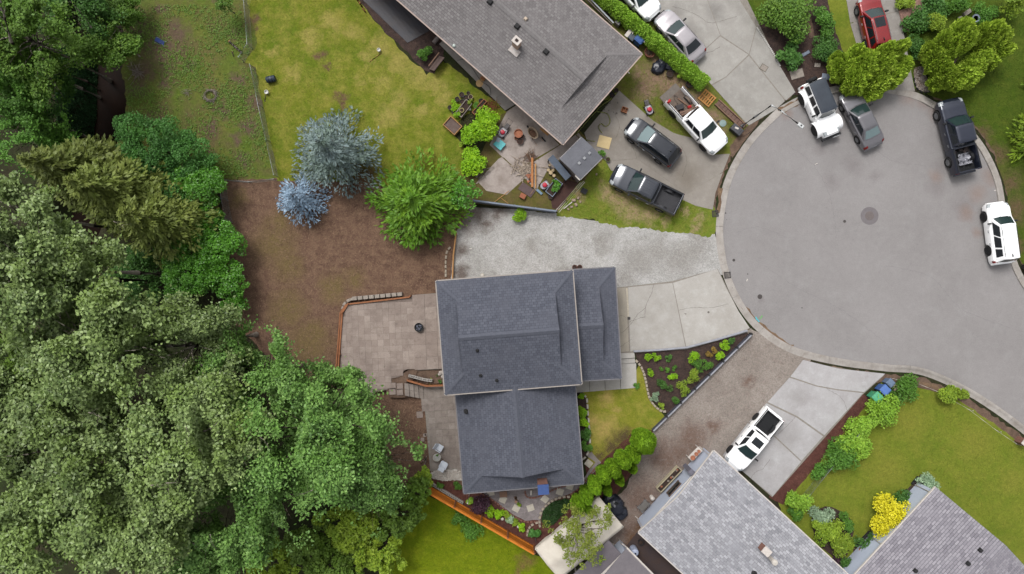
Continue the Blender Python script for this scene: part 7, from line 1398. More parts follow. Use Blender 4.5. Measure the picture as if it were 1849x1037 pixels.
# ---- blue grey fence and pole fence
A, B = P(856, 366), P(1003, 385); t = thing('board_fence', 'low blue grey board fence between mossy patio and pale gravel', 'fence', A); d = B - A; L = d.length; a = math.atan2(d.y, d.x); u = d / L
n = 44; pr = MB().box((0, 0, .5), (L / n - .01, .03, .98)).build('board', m_bluegrey, t)
for i in range(n):
    o = pr if i == 0 else pr.copy()
    if i: col.objects.link(o)
    o.location = u * (L * (i + .5) / n); o.rotation_euler = (0, 0, a)
for z, w in ((1.02, .12), (.5, .06)): board(t, A + Vector((0, 0, z)) + Vector((0, .05, 0)), B + Vector((0, 0, z)) + Vector((0, .05, 0)), w, .05, m_bluegrey, 'rail')
for i in range(5): MB().box(u * (L * i / 4) + Vector((0, .1, .5)), (.09, .09, 1.0), a).build('post', m_bluegrey, t)
t = thing('pole_fence', 'leaning fence of pale poles from the shed to the blue grey fence', 'fence', P(1006, 382))
for (a, b, z0, z1) in (((1006, 382), (1054, 327), .5, .9), ((1009, 384), (1056, 329), .9, 1.1), ((1004, 380), (1048, 330), .2, .3)): MB().tube([P(*a, z0), P(*b, z1)], .035, 6).build('pole', m_cream, t, world=True)
for f in (0, .33, .66, 1): q = P(1006 + 48 * f, 382 - 55 * f); MB().tube([q, q + Vector((0, 0, 1.2))], .05, 6).build('post', m_oldw, t, world=True)
sheet('fence_soil', [(995, 352), (1020, 325), (1045, 330), (1010, 378), (998, 376)], .026, mat('dark red soil', C(84, 58, 52), C(70, 50, 46), 3, .95), 'straight', .05)
# rubble by the pole fence
for k, (x, y, s) in enumerate(((1036, 362, .28), (1044, 358, .22), (1040, 370, .25), (1032, 374, .2), (1048, 365, .16), (1026, 378, .18), (1093, 312, .0), (1077, 315, .16))):
    if not s: continue
    o = MB().box((0, 0, s * .35), (s * 1.3, s, s * .7), k * 1.1, taper=.7).build('rock', mat('rubble rock', C(188, 168, 150), C(160, 140, 124), 4, .9, bump=.5), bevel=.04); o.location = P(x, y, .01); tag(o, 'pale broken concrete lump in the rubble heap by the pole fence' if k < 6 else 'pale stone on the grass beside the shed', 'rock', 'rubble by the pole fence' if k < 6 else None)
t = at('storage_bin', 'small black plastic bin on the grass beside the pole fence', 'bin', 1054, 346, .01, R(-30)); MB().box((0, 0, .16), (.45, .36, .3), taper=1.08).build('tub', m_pot, t, bevel=.02); MB().box((0, 0, .33), (.5, .42, .03)).build('lid', m_black, t, bevel=.01)
# ---- on the old driveway
o = MB().box((0, 0, .02), (1.02, .95, .02)).build('plywood_sheet', mat('fresh plywood', C(222, 200, 152), C(210, 186, 138), 3, .8)); o.location = P(1091, 257, .035); o.rotation_euler = (0, 0, R(-15)); tag(o, 'pale fresh plywood sheet lying on the old driveway', 'plywood')
t = at('wooden_crate', 'open reddish wooden crate tipped on the old driveway', 'crate', 1127, 200, .035, R(-20)); m = mat('reddish crate wood', C(178, 120, 84), C(150, 98, 70), 5)
for (c, s) in (((0, 0, .03), (.5, .4, .03)), ((0, .19, .18), (.5, .03, .3)), ((0, -.19, .18), (.5, .03, .3)), ((-.24, 0, .18), (.03, .36, .3)), ((.05, 0, .2), (.03, .36, .26))): MB().box(c, s).build('board', m, t)
m_hose = mat('yellow green hose', C(212, 216, 130), C(200, 204, 116), 6, .5)
cord('garden_hose', 'yellow green garden hose looping over the old driveway', [(1112, 168), (1107, 174), (1100, 182), (1086, 191), (1077, 201), (1086, 203), (1096, 206), (1101, 215), (1100, 224), (1093, 229), (1086, 224), (1081, 228), (1083, 236), (1087, 240)], .045, m_hose); cord('garden_hose', 'second run of hose along the house eave to the plywood', [(1076, 202), (1066, 212), (1056, 224), (1046, 236), (1041, 243), (1048, 250), (1062, 254), (1074, 256)], .04, m_hose)
for k, (x, y, r, lab) in enumerate(((1105, 174, .18, 'dark pot under the eave at the hose end'), (1112, 165, .16, 'second dark pot at the eave near the grass'), (1103, 170, .14, 'small pot tucked at the house corner by the hose'))): bucket(lab, x, y, m_pot, r, .3, .03, True, None, 'pot', 'pot')
bucket('green pot beside the white end of the shed roof', 1097, 289, mat('green pot', C(108, 124, 62), None, 6), .17, .26, .02, True, None, 'pot', 'pot'); shrub('potted_plant', 'yellow flowered plant beside the garden shed', 1088, 276, .3, .6, m_mid, 598, None, .1, 200, 'plant', nc=5)
# ---- bins and odds beside the neighbour house
def wheelie(label, px, py, rz, m, mlid, k=1.0, group=None, z=.0):
    t = at('wheeled_bin', label, 'bin', px, py, z, rz, group); t.scale = (k, k, k)
    MB().box((0, 0, .5), (.5, .52, .9), taper=1.16).build('body', m, t, bevel=.03); l = MB(); l.box((.0, 0, 1.0), (.68, .64, .05), 0, 0, R(-4)); l.box((-.02, 0, 1.03), (.5, .5, .04), 0, 0, R(-4)); l.build('lid', mlid, t, bevel=.02)
    MB().tube([(-.36, -.24, .96), (-.38, 0, .97), (-.36, .24, .96)], .02, 6).build('handle', m, t)
    for y in (-1, 1): MB().lathe([(.04, -.03), (.12, -.03), (.12, .03), (.04, .03)], (-.26, y * .28, .12), 14, 'Y').build('wheel', m_tyre, t)
    return t
m_bin_b = mat('blue bin plastic', C(62, 100, 164), C(54, 90, 150), 3, .5); m_bin_g = mat('grey blue bin plastic', C(104, 124, 150), C(92, 110, 136), 3, .5); m_bin_gr = mat('green bin plastic', C(72, 160, 118), C(60, 142, 102), 3, .5); m_bin_gl = mat('green bin lid', C(104, 190, 146), C(92, 176, 132), 3, .5); m_bin_bl = mat('blue bin lid', C(100, 136, 204), C(90, 124, 190), 3, .5)
wheelie('blue wheeled bin beside the weathered grey house', 1151, 78, R(140), m_bin_b, m_bin_b, 1.0); wheelie('dark grey wheeled bin next to the blue one under the eave', 1138, 73, R(140), m_pot, mat('slate lid', C(92, 102, 112), None, 4, .5), .75)
wheelie('green wheeled bin beside the bark strip', 1572, 714, R(135), m_bin_gr, m_bin_gl, 1.08); wheelie('blue wheeled bin between the green and grey bins', 1586, 701, R(135), m_bin_b, m_bin_bl, 1.05); wheelie('grey blue wheeled bin closest to the kerb', 1598, 689, R(135), m_bin_g, mat('grey blue lid', C(120, 140, 166), None, 4, .5), .85)
t = at('brown_basket', 'round brown basket full of twigs by the hedge', 'basket', 1172, 97, .01, R(-30)); MB().lathe([(.36, 0), (.42, .4), (.44, .42), (.4, .42), (.34, .2), (.001, .18)], n=18).build('basket', mat('basket brown', C(136, 86, 66), C(112, 72, 56), 6), t); rg = random.Random(8); mb = MB(); [mb.tube([(rg.uniform(-.3, .3), rg.uniform(-.3, .3), .25), (rg.uniform(-.3, .3), rg.uniform(-.3, .3), .38)], .012, 3) for _ in range(40)]; mb.build('twigs', m_bark, t)
for lab, a, b, w, h, m, z in (('white door panel leaning by the grey wheeled bin', (1130, 66), (1141, 52), .3, .06, m_trim, .8), ('white batten sticking up behind the blue bin', (1163, 77), (1168, 62), .07, .05, m_trim, .9), ('white batten behind the grey wheeled bin', (1142, 62), (1146, 44), .05, .05, m_trim, .9), ('long silver ladder rail along the side passage', (1062, -6), (1108, 42), .1, .08, m_metal, .6), ('second silver rail along the side passage', (1072, -6), (1112, 36), .08, .08, m_metal, .5), ('grey timber board along the hedge side of the passage', (1084, -4), (1142, 52), .06, .3, m_greyw, .3), ('long board against the house in the passage', (1058, -2), (1105, 45), .05, .3, m_greyw, .3)):
    p, q = P(*a, z), P(*b, z); t = thing('plank', lab, 'plank', (p.x, p.y, 0)); board(t, p, q, w, h, m, 'plank')
o = MB().box((0, 0, .3), (.42, .36, .6)).build('metal_cabinet', mat('grey cabinet', C(150, 148, 146), None, 4, .6), bevel=.02); o.location = P(1114, 45, .0); o.rotation_euler = (0, 0, R(-40)); tag(o, 'small grey metal cabinet standing in the side passage', 'cabinet')
bucket('black tub lying in the side passage', 1095, 22, m_pot, .32, .5, .0, False, None, 'tub', 'tub')
def bag(label, px, py, r, seed, m=None, h=.4):
    rg = np.random.default_rng(seed); rows = []
    for i in range(9):
        v = i / 8; zz = h * (1 - (1 - v) ** 2) if v < .9 else h * 1.15; rr = r * math.sqrt(max(0, 1 - v ** 2.4)) + .02; rows.append([Vector((math.cos(a) * rr * (1 + rg.normal(0, .1)), math.sin(a) * rr * (1 + rg.normal(0, .1)), max(.0, zz + rg.normal(0, .02)))) for a in [k * math.pi / 9 for k in range(18)]])
    for r_ in rows: r_.append(r_[0].copy())
    mb = MB(); mb.grid(rows); t = at('rubbish_bag', label, 'bag', px, py, .01, 0, 'black bags by the hedge'); mb.build('bag', m or mat('black bin liner', C(50, 54, 66), C(40, 42, 52), 5, .3), t, smooth=50); MB().tube([(0, 0, h), (.03, .02, h + .12), (.1, .05, h + .14)], [.05, .03, .05], 6).build('knot', mat('black bin liner', C(50, 54, 66)), t)
bag('large black rubbish bag on the dirt by the brown basket', 1188, 124, .5, 1); bag('black rubbish bag behind the large one near the hedge', 1196, 114, .4, 2); bag('black rubbish bag beside the black pots', 1209, 119, .42, 3)
bucket('black ringed pot among the rubbish bags', 1217, 128, m_pot, .2, .3, .01, False, None, 'nursery_pot', 'pot'); bucket('wide soil filled pot in front of the rubbish bags', 1208, 135, mat('brown black pot', C(76, 68, 62), None, 6), .27, .3, .01, True, None, 'pot', 'pot'); bucket('black pot between yellow plant and pallet', 1243, 154, m_pot, .27, .4, .01, True, None, 'nursery_pot', 'pot'); shrub('potted_plant', 'yellow leaved plant in a pot beside the hedge', 1232, 136, .36, .8, m_yell if False else m_ygreen, 599, None, .13, 300, 'plant', nc=5)
# pallet
t = at('pallet', 'new yellow wooden pallet lying at the hedge end', 'pallet', 1276, 178, .01, R(-40)); m_pal = mat('pallet wood', C(206, 152, 86), C(186, 132, 72), 5)
for k in range(6): MB().box((-.5 + k * .2, 0, .135), (.1, 1.0, .022)).build('deck_board', m_pal, t)
for y in (-.44, 0, .44): MB().box((0, y, .07), (1.15, .09, .1)).build('stringer', m_pal, t)
for x in (-.5, 0, .5): MB().box((x, 0, .01), (.1, 1.0, .018)).build('base_board', m_pal, t)
t = at('timber_edging', 'rotting timber edging with bricks along the wide driveway', 'edging', 1318, 208, 0, R(-43)); 
for k in range(9): MB().box((-1.3 + k * .33, .02 * math.sin(k), .09), (.3, .34, .16), R(3 * math.sin(k * 2))).build('brick', mat('old brick', C(128, 100, 88), C(104, 82, 74), 6, .9), t)
for y in (-.24, .24): MB().box((0, y, .12), (3.0, .08, .22)).build('sleeper', m_oldw, t)
t = at('tool_chest', 'dark grey plastic tool chest at the nose of the white work pickup', 'chest', 1327, 237, .02, R(-40)); MB().box((0, 0, .28), (.95, .55, .5)).build('body', m_pot, t, bevel=.04); MB().box((0, 0, .56), (1.0, .6, .1), taper=.92).build('lid', mat('slate plastic', C(78, 78, 84), C(66, 66, 72), 4, .5), t, bevel=.03); MB().box((-.1, .05, .615), (.3, .14, .02), .3).build('sticker', m_trim, t); MB().tube([(.3, -.2, .61), (.3, .2, .61)], .02, 6).build('latch', m_black, t)
o = MB().lathe([(.26, 0), (.28, .04), (.2, .05), (.001, .05)], n=20).build('bin_lid', mat('bluish lid', C(150, 172, 170), None, 4, .5), smooth=40); o.location = P(1305, 223, .02); tag(o, 'round bluish lid lying in the grass beside the work pickup', 'lid')
sheet('verge_end', [(1318, 262), (1352, 226), (1362, 232), (1340, 262), (1322, 285)], .0125, m_soil, 'straight', .05)
# ---- street lamp
t = at('street_lamp', 'tall grey street lamp with a white head over the turning circle', 'street lamp', 1338, 229); Hh = 6.6; tp = Vector((0, 0, Hh)); hd = P(1446, 227, Hh + .3) - t.location
MB().lathe([(.2, 0), (.2, .06), (.12, .1), (.11, .3), (.09, .32)], n=14).build('base', m_metal, t); MB().tube([(0, 0, .05), (0, 0, Hh * .5), (0, 0, Hh)], [.1, .085, .065], 10).build('pole', mat('lamp pole', C(150, 150, 152), C(136, 136, 138), 3, .5), t, smooth=60); MB().tube([tp, tp.lerp(hd, .3) + Vector((0, 0, .14)), tp.lerp(hd, .9)], [.075, .065, .055], 8).build('arm', mat('arm metal', C(232, 234, 234), None, 3, .4), t, smooth=60)
a = math.atan2(hd.y, hd.x); MB().box(hd, (.5, .3, .13), a, taper=.8).build('lamp_head', mat('white lamp head', C(236, 238, 238), None, 3, .4), t, bevel=.03); MB().lathe([(.05, 0), (.05, .08), (.001, .09)], (hd.x, hd.y, hd.z + .06), 10).build('photocell', m_black, t); MB().box(hd + Vector((0, 0, -.075)), (.38, .22, .03), a).build('lens', m_lamp, t)
t = at('iron_railing', 'small black iron railing at the kerb beside the street lamp', 'railing', 1352, 240, .1, R(38)); [MB().tube([(-.5 + k * .5, 0, 0), (-.5 + k * .5, 0, .8)], .02, 5).build('post', m_black, t) for k in range(3)]; [MB().tube([(-.5, 0, z), (.5, 0, z)], .018, 5).build('rail', m_black, t) for z in (.4, .8)]
# ---- triangular flower bed walls
m_rwall = mat('grey retaining board', C(176, 178, 186), C(150, 150, 158), 3, .75); t = at('retaining_wall', 'thin grey retaining wall between the driveway and the flower bed', 'wall', 1240, 628)
for a, b in zip([(1144, 634.5), (1190, 632), (1240, 627.5), (1295, 613), (1349, 597)], [(1190, 632), (1240, 627.5), (1295, 613), (1349, 597)]): board(t, P(*a, .12), P(*b, .12), .14, .28, m_rwall, 'panel'); board(t, P(*a, .27), P(*b, .27), .12, .04, m_rwall, 'cap')
t = at('retaining_wall', 'long dark and white retaining wall between flower bed and gravel driveway', 'wall', 1265, 690); n = 7
for k in range(n):
    a = (1356 - 178 * k / n, 603 + 174 * k / n); b = (1356 - 178 * (k + 1) / n, 603 + 174 * (k + 1) / n); board(t, P(*a, .2), P(*b, .2), .12, .5, mat('slate wall', C(84, 86, 98), C(72, 74, 84), 3, .8), 'panel'); o = board(t, P(a[0] + 2, a[1] + 1.4, .44), P(b[0] + 2, b[1] + 1.4, .44), .1, .06, m_rwall, 'cap'); q = P(*a, .3); MB().box((q.x, q.y, .25), (.14, .14, .6), R(44)).build('post', m_dark, t, world=True)
def edging(label, pts, m, s=.24, w=.16, h=.14, name='stone_edging', jit=.15, piece='stone', group=None):
    ww = crom(px2(pts), s); t = thing(name, label, 'edging', (*ww[0], 0), 0, group); rg = random.Random(len(ww)); protos = []
    for k in range(3): protos.append(MB().box((0, 0, h / 2), (s * .93, w * (1 - .08 * k), h * (1 - .1 * k)), taper=.9).build(piece, m, t))
    used = set()
    for i in range(len(ww) - 1):
        a, b = ww[i], ww[i + 1]; k = rg.randrange(3); o = protos[k] if k not in used else protos[k].copy()
        if k in used: col.objects.link(o)
        used.add(k); c = (a + b) / 2; o.location = (c.x - t.location.x, c.y - t.location.y, 0); o.rotation_euler = (rg.uniform(-.05, .05), 0, math.atan2(b.y - a.y, b.x - a.x) + rg.uniform(-jit, jit))
    for k in range(3):
        if k not in used: bpy.data.objects.remove(protos[k])
    return t
edging('curved row of cream stones between front lawn and flower bed', [(1147, 650), (1157, 662), (1164, 680), (1168, 700), (1173, 720), (1184, 735), (1196, 743), (1203, 743)], m_stone, .26, .18)
edging('white curved kerbing between the front lawn and wall shrubs', [(1052, 710), (1059, 718), (1061, 740), (1063, 765), (1065, 790), (1064, 812), (1058, 824), (1050, 831)], mat('white kerbing', C(206, 200, 190), C(188, 180, 170), 4, .8), .4, .16, .16, 'kerbing', .02, 'segment')
edging('line of white pebbles along the wide driveway edge', [(1366, 50), (1380, 72), (1394, 94), (1408, 120)], mat('white pebbles', C(220, 216, 210), None, 5), .14, .12, .1, 'pebble_edging', .6)
edging('curved stone edging beside the bark yard wall', [(815, 445), (808, 452), (805, 470), (805, 500)], m_stone, .3, .16)
edging('dark timber edging of the corner house bed', [(1690, 878), (1662, 854), (1640, 880), (1600, 925), (1545, 985)], m_dark, .9, .12, .2, 'timber_edging', .0, 'timber')
sheet('corner_bed_soil', [(1690, 880), (1662, 856), (1640, 882), (1600, 927), (1540, 990), (1545, 1040), (1600, 1000), (1660, 930)], .012, m_mulch, 'straight', .04); sheet('round_bed_soil', [(1465, 935), (1490, 915), (1520, 925), (1540, 945), (1538, 975), (1520, 1010), (1480, 985)], .013, m_mulch, 'smooth', .04); sheet('wall_bed_soil', [(1044, 706), (1056, 712), (1061, 740), (1064, 800), (1056, 826), (1046, 838)], .018, m_mulch, 'straight', .02); sheet('kerb_soil', [(1604, 682), (1650, 686), (1694, 702), (1690, 708), (1640, 694), (1600, 694)], .0135, m_soil, 'straight', .04)
timbers([(824, 420), (819, 460), (817, 505)], .2, .1, .4, struct('yard_edging'), m_wood)
# ---- garden path by the house
m_path = ground_mat('grey path grit', C(142, 134, 134), C(128, 120, 120), C(154, 146, 146), fine=12, contrast=.2)
sheet('garden_path', [(866, 886), (900, 880), (1050, 868), (1075, 835), (1058, 822), (1068, 815), (1085, 835), (1060, 872), (1030, 892), (998, 903), (980, 922), (976, 940), (948, 940), (928, 930), (902, 912)], .02, m_path, 'straight', .03)
edging('red brick edging along the garden path and fence border', [(862, 888), (882, 898), (902, 912), (920, 926), (934, 936), (950, 942), (974, 942)], m_brick, .22, .14, .1, 'brick_edging', .04, 'brick'); edging('red brick edging round the little bed at the house wall', [(948, 886), (950, 896), (960, 899), (975, 896), (1000, 884), (1022, 877)], m_brick, .22, .14, .1, 'brick_edging', .04, 'brick'); edging('red brick edging along the evergreen row', [(1030, 893), (1045, 882), (1062, 862), (1075, 845)], m_brick, .22, .14, .1, 'brick_edging', .04, 'brick')
edging('pale stone edging round the oval bed', [(975, 952), (974, 938), (978, 922), (988, 910), (1000, 902), (1014, 897), (1030, 897)], m_stone, .26, .18, .16); edging('pale stone edging beside the large blue green hosta', [(952, 968), (954, 955), (964, 945), (974, 942)], m_stone, .26, .18, .16)
for k, (x, y, a) in enumerate(((886, 889, 10), (908, 902, -25), (932, 918, -28), (958, 917, 18), (984, 901, -35), (1011, 888, -18), (1029, 878, -20), (1063, 837, -38))):
    o = MB().box((0, 0, .03), (.56, .52, .06)).build('stepping_stone', m_cream, bevel=.012); o.location = P(x, y, .015); o.rotation_euler = (0, 0, R(a)); tag(o, ['square cream stepping stone half under the house eave', 'square cream stepping stone at the narrow end of the path', 'square cream stepping stone below the leaning post', 'square cream stepping stone between leaning post and oval bed', 'square cream stepping stone beside the little brick edged bed', 'square cream stepping stone below the chimney end of the roof', 'square cream stepping stone near the house corner', 'square cream stepping stone on the lawn side of the house corner'][k], 'stepping stone', 'stepping stones of the garden path')
t = at('leaning_post', 'mossy wooden post standing on the garden path', 'post', 931, 899); MB().tube([(0, 0, 0), (.05, -.02, .6), (.02, 0, 1.1)], [.14, .13, .12], 8).build('post', m_oldw, t, smooth=50); shrub('bedding_plant', 'small plant at the foot of the mossy post', 938, 912, .2, .3, m_ygreen, 604, None, .1, 120, 'plant', nc=4)
o = MB().box((0, 0, .1), (.2, .5, .16), taper=.7).build('white_rock', m_trim, bevel=.04); o.location = P(959, 889, .03); tag(o, 'long white rock in the little brick edged bed', 'rock')
t = at('log_pile', 'rusty brown box under the eave by the garden path', 'box', 909, 891, .02); MB().box((0, 0, .15), (.55, .4, .3), R(5)).build('box', m_timber, t); MB().box((0, 0, .31), (.6, .45, .03), R(5)).build('lid', m_oldw, t)
for k, (x, y, lab) in enumerate(((907, 937, 'round pale stone by the hostas'), (936, 951, 'second pale stone beside the lime plant'), (879, 912, 'small pale stone near the purple shrub'))): o = MB().lathe([(.001, 0), (.1, .02), (.13, .07), (.07, .12), (.001, .13)], n=9).build('stone', m_trim, smooth=50); o.location = P(x, y, .01); tag(o, lab, 'stone')
# driftwood by the lower terrace
log('driftwood', 'grey driftwood branch at the corner of the lower terrace', (765, 850), (770, 826), .07, m_greyw, cat='branch'); log('driftwood', 'second driftwood branch leaning on the lower terrace edge', (760, 838), (772, 822), .05, m_greyw, cat='branch'); log('driftwood', 'thick driftwood stump under the yellow green bush', (763, 868), (765, 848), .1, m_greyw, cat='branch')
# ---- black covered heap, tank, things along the grey house wall
bag('black plastic covered heap beside the white carport', 1108, 912, .75, 9, None, .7); bag('smaller black plastic heap leaning on the covered one', 1120, 924, .55, 19, None, .5); bag('black plastic bundle at the carport corner', 1100, 902, .5, 29, None, .45)
for k, (a, b) in enumerate((((1104, 918), (1124, 926)), ((1110, 908), (1128, 918)))):
    p, q = P(*a, .8), P(*b, .5); t = thing('plank', ['black board lying over the covered heap', 'second black board on the covered heap'][k], 'plank', (p.x, p.y, 0)); board(t, p, q, .25, .05, m_black, 'plank')
t = at('gas_tank', 'white upright gas tank in the dark side passage', 'tank', 1143, 990, .01); MB().lathe([(.24, 0), (.3, .06), (.31, .8), (.26, 1.0), (.1, 1.08), (.001, 1.09)], n=20).build('tank', mat('bluish white tank', C(190, 200, 224), C(178, 188, 212), 3, .45), t, smooth=40); MB().lathe([(.05, 1.08), (.05, 1.18), (.001, 1.18)], n=10).build('valve', m_black, t)
bucket('dark pot beside the white gas tank', 1156, 978, m_pot, .22, .3, .01, True, None, 'pot', 'pot')
t = at('bench_planter', 'long cream timber bench planter along the grey house wall', 'planter', 1206, 863, 0, R(46)); [MB().box((0, y, .3), (2.4, .05, .5)).build('board', mat('cream timber', C(206, 196, 166), C(186, 174, 146), 4), t) for y in (-.22, .22)]; [MB().box((x, 0, .3), (.05, .44, .5)).build('end_board', mat('cream timber', C(206, 196, 166)), t) for x in (-1.2, 1.2)]; MB().box((0, 0, .42), (2.3, .38, .04)).build('soil', m_soilp, t); rg = random.Random(2); [MB().box((rg.uniform(-1, 1), rg.uniform(-.1, .1), .5), (.14, .12, .12), rg.uniform(0, 3)).build('pot', m_terra if k % 2 else m_greyw, t) for k in range(6)]
t = at('potting_table', 'white framed table with clay things at the grey house corner', 'table', 1251, 816, 0, R(46)); MB().box((0, 0, .72), (1.2, .5, .05)).build('tabletop', m_trim, t); [MB().box((x, y, .36), (.06, .06, .7)).build('leg', m_trim, t) for x in (-.55, .55) for y in (-.2, .2)]
for k, (x, r) in enumerate(((-.35, .2), (.05, .16), (.35, .13))): q = local(t, x, 0, .745); o = MB().lathe([(r * .7, 0), (r, .22), (r * .8, .22), (.001, .16)], n=14).build('clay_bowl', m_terra, smooth=40); o.location = q; tag(o, ['large clay bowl on the white potting table', 'middle clay bowl on the white potting table', 'small clay bowl at the end of the white potting table'][k], 'bowl')
t = at('metal_cart', 'grey metal framed cart at the gravel end of the house wall', 'cart', 1160, 910, 0, R(46)); MB().box((0, 0, .5), (.85, .5, .06)).build('tray', mat('cart tray', C(120, 116, 112), C(100, 96, 92), 4), t); [MB().tube([(-.45, y, .56), (.45, y, .56)], .025, 6).build('rail', m_metal, t) for y in (-.28, .28)]; [MB().tube([(x, -.28, .56), (x, .28, .56)], .025, 6).build('rail', m_metal, t) for x in (-.45, .45)]; [MB().tube([(x, y, .55), (x, y, 0)], .025, 6).build('leg', m_metal, t) for x in (-.42, .42) for y in (-.25, .25)]
t = at('white_ornament', 'white garden ornament beside the grey metal cart', 'ornament', 1176, 897, 0); MB().lathe([(.16, 0), (.12, .1), (.07, .3), (.18, .5), (.12, .6), (.001, .62)], n=14).build('base', m_trim, t, smooth=40); MB().tube([(0, 0, .55), (.12, .05, .8), (.02, .1, .95)], [.05, .04, .02], 6).build('figure', m_trim, t)
t = at('pot_group_stand', 'round terracotta pot beside the corner house wall', 'pot', 1554, 992, .01); MB().lathe([(.24, 0), (.33, .4), (.36, .42), (.3, .42), (.26, .3), (.001, .28)], n=20).build('pot', m_terra, t, smooth=40); MB().lathe([(.27, .34), (.001, .36)], n=14).build('soil', m_soilp, t)
for k, (x, y, r, lab) in enumerate(((1546, 1002, .18, 'dark glazed pot below the round terracotta pot'), (1543, 1012, .2, 'black pot near the two eaves'), (1550, 1006, .14, 'grey pot among the pots by the corner house'), (1536, 1024, .2, 'large grey pot between the two eaves'))): bucket(lab, x, y, m_pot if k % 2 else mat('grey glazed pot', C(136, 132, 134), None, 6), r, .3, .01, True, None, 'pot', 'pot')
# ---- corner lawn odds
o = MB().lathe([(.001, 0), (.28, .03), (.34, .16), (.24, .32), (.001, .38)], n=11).build('boulder', mat('tan boulder', C(176, 142, 122), C(206, 192, 178), 2.5, .9, bump=.4), smooth=50); o.location = P(1616, 699, .0); tag(o, 'rounded tan boulder among the shrubs behind the bins', 'boulder')
wf = thing('rope_fence', 'low white rope fence along the kerb of the corner lawn', 'fence', P(1612, 684)); pts_ = [(1612, 684), (1650, 690), (1690, 706), (1750, 740), (1800, 778), (1836, 802)]
for (x, y) in pts_: q = P(x, y); MB().tube([q, q + Vector((0, 0, .5))], .03, 6).build('post', m_trim, wf, world=True)
for a, b in zip(pts_, pts_[1:]): MB().tube([P(*a, .45), (P(*a, .38) + P(*b, .38)) / 2, P(*b, .45)], .018, 5).build('rope', m_trim, wf, world=True)
wire_fence('wire fence among the shrubs along the bark strip', [(1588, 722), (1540, 780), (1490, 842), (1440, 905)], 1.0)
t = at('mailbox_post', 'squat brick mailbox pillar at the kerb of the corner lawn', 'mailbox', 1838, 795, 0, R(-38)); MB().box((0, 0, .45), (.5, .5, .9)).build('pillar', m_brick, t, bevel=.02); MB().box((0, 0, .93), (.6, .6, .07)).build('cap', m_trim, t); MB().box((-.1, .3, 1.05), (.3, .5, .22)).build('box', m_dark, t, bevel=.03)
# ---- shrub bed stones and pebbles
for lab, x, y, sx, sy, a, m, z in (('narrow blue grey stone slab standing among the shrubs', 1455, 97, .7, .28, 30, m_bluegrey, .08), ('blue grey slab beside the cedar', 1492, 139, .75, .5, -10, m_bluegrey, .06), ('worn concrete slab beside the spiky shrub', 1439, 134, 1.1, .75, 15, m_block, .06), ('small concrete slab below the dark rounded shrub', 1476, 118, .5, .35, -5, m_block, .06), ('narrow upright stone between the shrubs', 1463, 52, .5, 1.6, 10, m_soil, .05), ('grey rock under the multi stemmed cedar', 1745, 24, .7, .35, 35, m_block, .2), ('flat pale rock at the dark shrub margin', 1733, 33, .35, .25, 20, m_cream, .12)):
    o = MB().box((0, 0, z / 2), (sx, sy, z), R(a), taper=.9).build('stone_slab', m, bevel=.03); o.location = P(x, y, .01); tag(o, lab, 'stone')
t = at('bird_bath', 'small blue grey bird bath beside the mounded shrub', 'bird bath', 1752, 39); MB().lathe([(.18, 0), (.1, .1), (.07, .5), (.12, .6), (.3, .68), (.32, .72), (.27, .7), (.001, .66)], n=18).build('basin', m_bluegrey, t, smooth=40); MB().lathe([(.26, .69), (.001, .69)], n=16).build('water', m_glass, t)
rg = random.Random(21); poly = [(1652, 122), (1668, 120), (1672, 138), (1684, 156), (1682, 164), (1668, 166), (1654, 158), (1650, 140)]
sheet('pebble_bed', poly, .02, gravel_mat('pebble bed', C(178, 164, 154), C(140, 122, 110), C(104, 88, 78)), 'smooth', .03); p_ = fill_px(poly, 260, np.random.default_rng(5), .03); mb = MB()
for q in p_: s = rg.uniform(.05, .11); mb.box((q[0], q[1], .03 + s * .2), (s * 1.4, s, s * .7), rg.uniform(0, 3), taper=.6)
tag(mb.build('pebbles', mat('river pebbles', C(196, 186, 178), C(140, 126, 116), 2)), 'mixed river pebbles in the bed at the foot of the cedar', 'pebbles', kind='stuff')
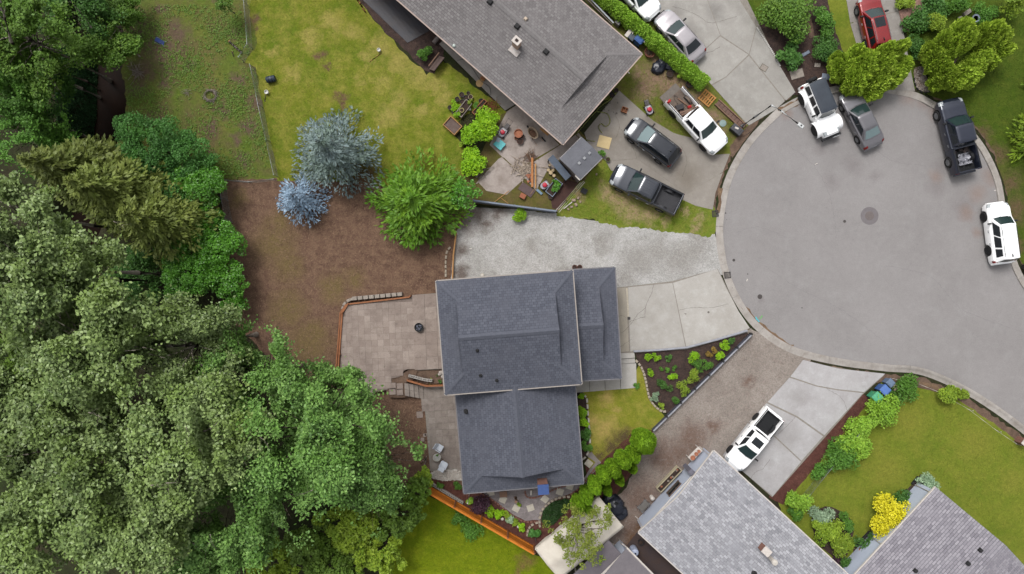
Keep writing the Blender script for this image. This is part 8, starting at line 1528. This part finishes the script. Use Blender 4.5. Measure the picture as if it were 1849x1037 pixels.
edging('dark curved edging of the pebble bed', [(1650, 140), (1653, 158), (1666, 168), (1684, 165)], m_dark, .3, .08, .12, 'bed_edging', .02, 'segment')
p_ = fill_px([(778, 852), (838, 851), (838, 866), (800, 868), (780, 862)], 300, np.random.default_rng(6), .03); mb = MB()
for q in p_: s = rg.uniform(.05, .12); mb.box((q[0], q[1], .03 + s * .2), (s * 1.4, s, s * .7), rg.uniform(0, 3), taper=.6)
tag(mb.build('white_pebbles', mat('white pebble stones', C(224, 218, 208), C(186, 176, 166), 2)), 'white pebbles in the strip below the lower terrace', 'pebbles', kind='stuff')
# litter
for k, (x, y, a, lab) in enumerate(((1474, 296, .5, 'scrap of white paper lying on the road by the grey sedan'), (1349, 506, 1.2, 'white plastic strip on the road by the driveway'), (1797, 344, .2, 'white scrap in the gutter by the dark pickup'), (850, 449, .2, 'white rag on the brown edge of the pale gravel'))): o = MB().box((0, 0, .01), (.2, .07, .012), a).build('litter', m_trim); o.location = P(x, y, .02); tag(o, lab, 'litter')
t = at('tree_stump', 'white capped stump beside the pale gravel at the house wall', 'stump', 871, 497, .01); MB().lathe([(.16, 0), (.15, .2), (.001, .22)], n=12).build('stump', m_cream, t); MB().lathe([(.09, .215), (.001, .23)], n=10).build('top', m_trim, t)
t = at('kerb_bin', 'black bag like bin at the kerb behind the white car', 'bin', 1849, 482, .1); MB().lathe([(.22, 0), (.28, .5), (.3, .52), (.2, .6), (.001, .62)], n=14).build('body', m_pot, t, smooth=40); MB().tube([(-.2, 0, .55), (0, 0, .68), (.2, 0, .55)], .02, 5).build('handle', m_black, t)
# ================================================================ small pieces belong to the part that carries them
SUB = {'roof_rail': 'roof', 'roof_rib': 'roof', 'sunroof': 'roof', 'antenna_fin': 'roof', 'wiper': 'windscreen', 'number_plate': 'bumper', 'bed_rib': 'bed_floor', 'wheel_hump': 'bed_floor'}
for root in [o for o in scene.objects if o.parent is None and o.get('category') in ('car', 'pickup')]:
    kids = {}
    for c in root.children: kids.setdefault(c.name.split('.')[0], []).append(c)
    for nm, to in SUB.items():
        for c in kids.get(nm, []):
            if to in kids: c.parent = kids[to][0]
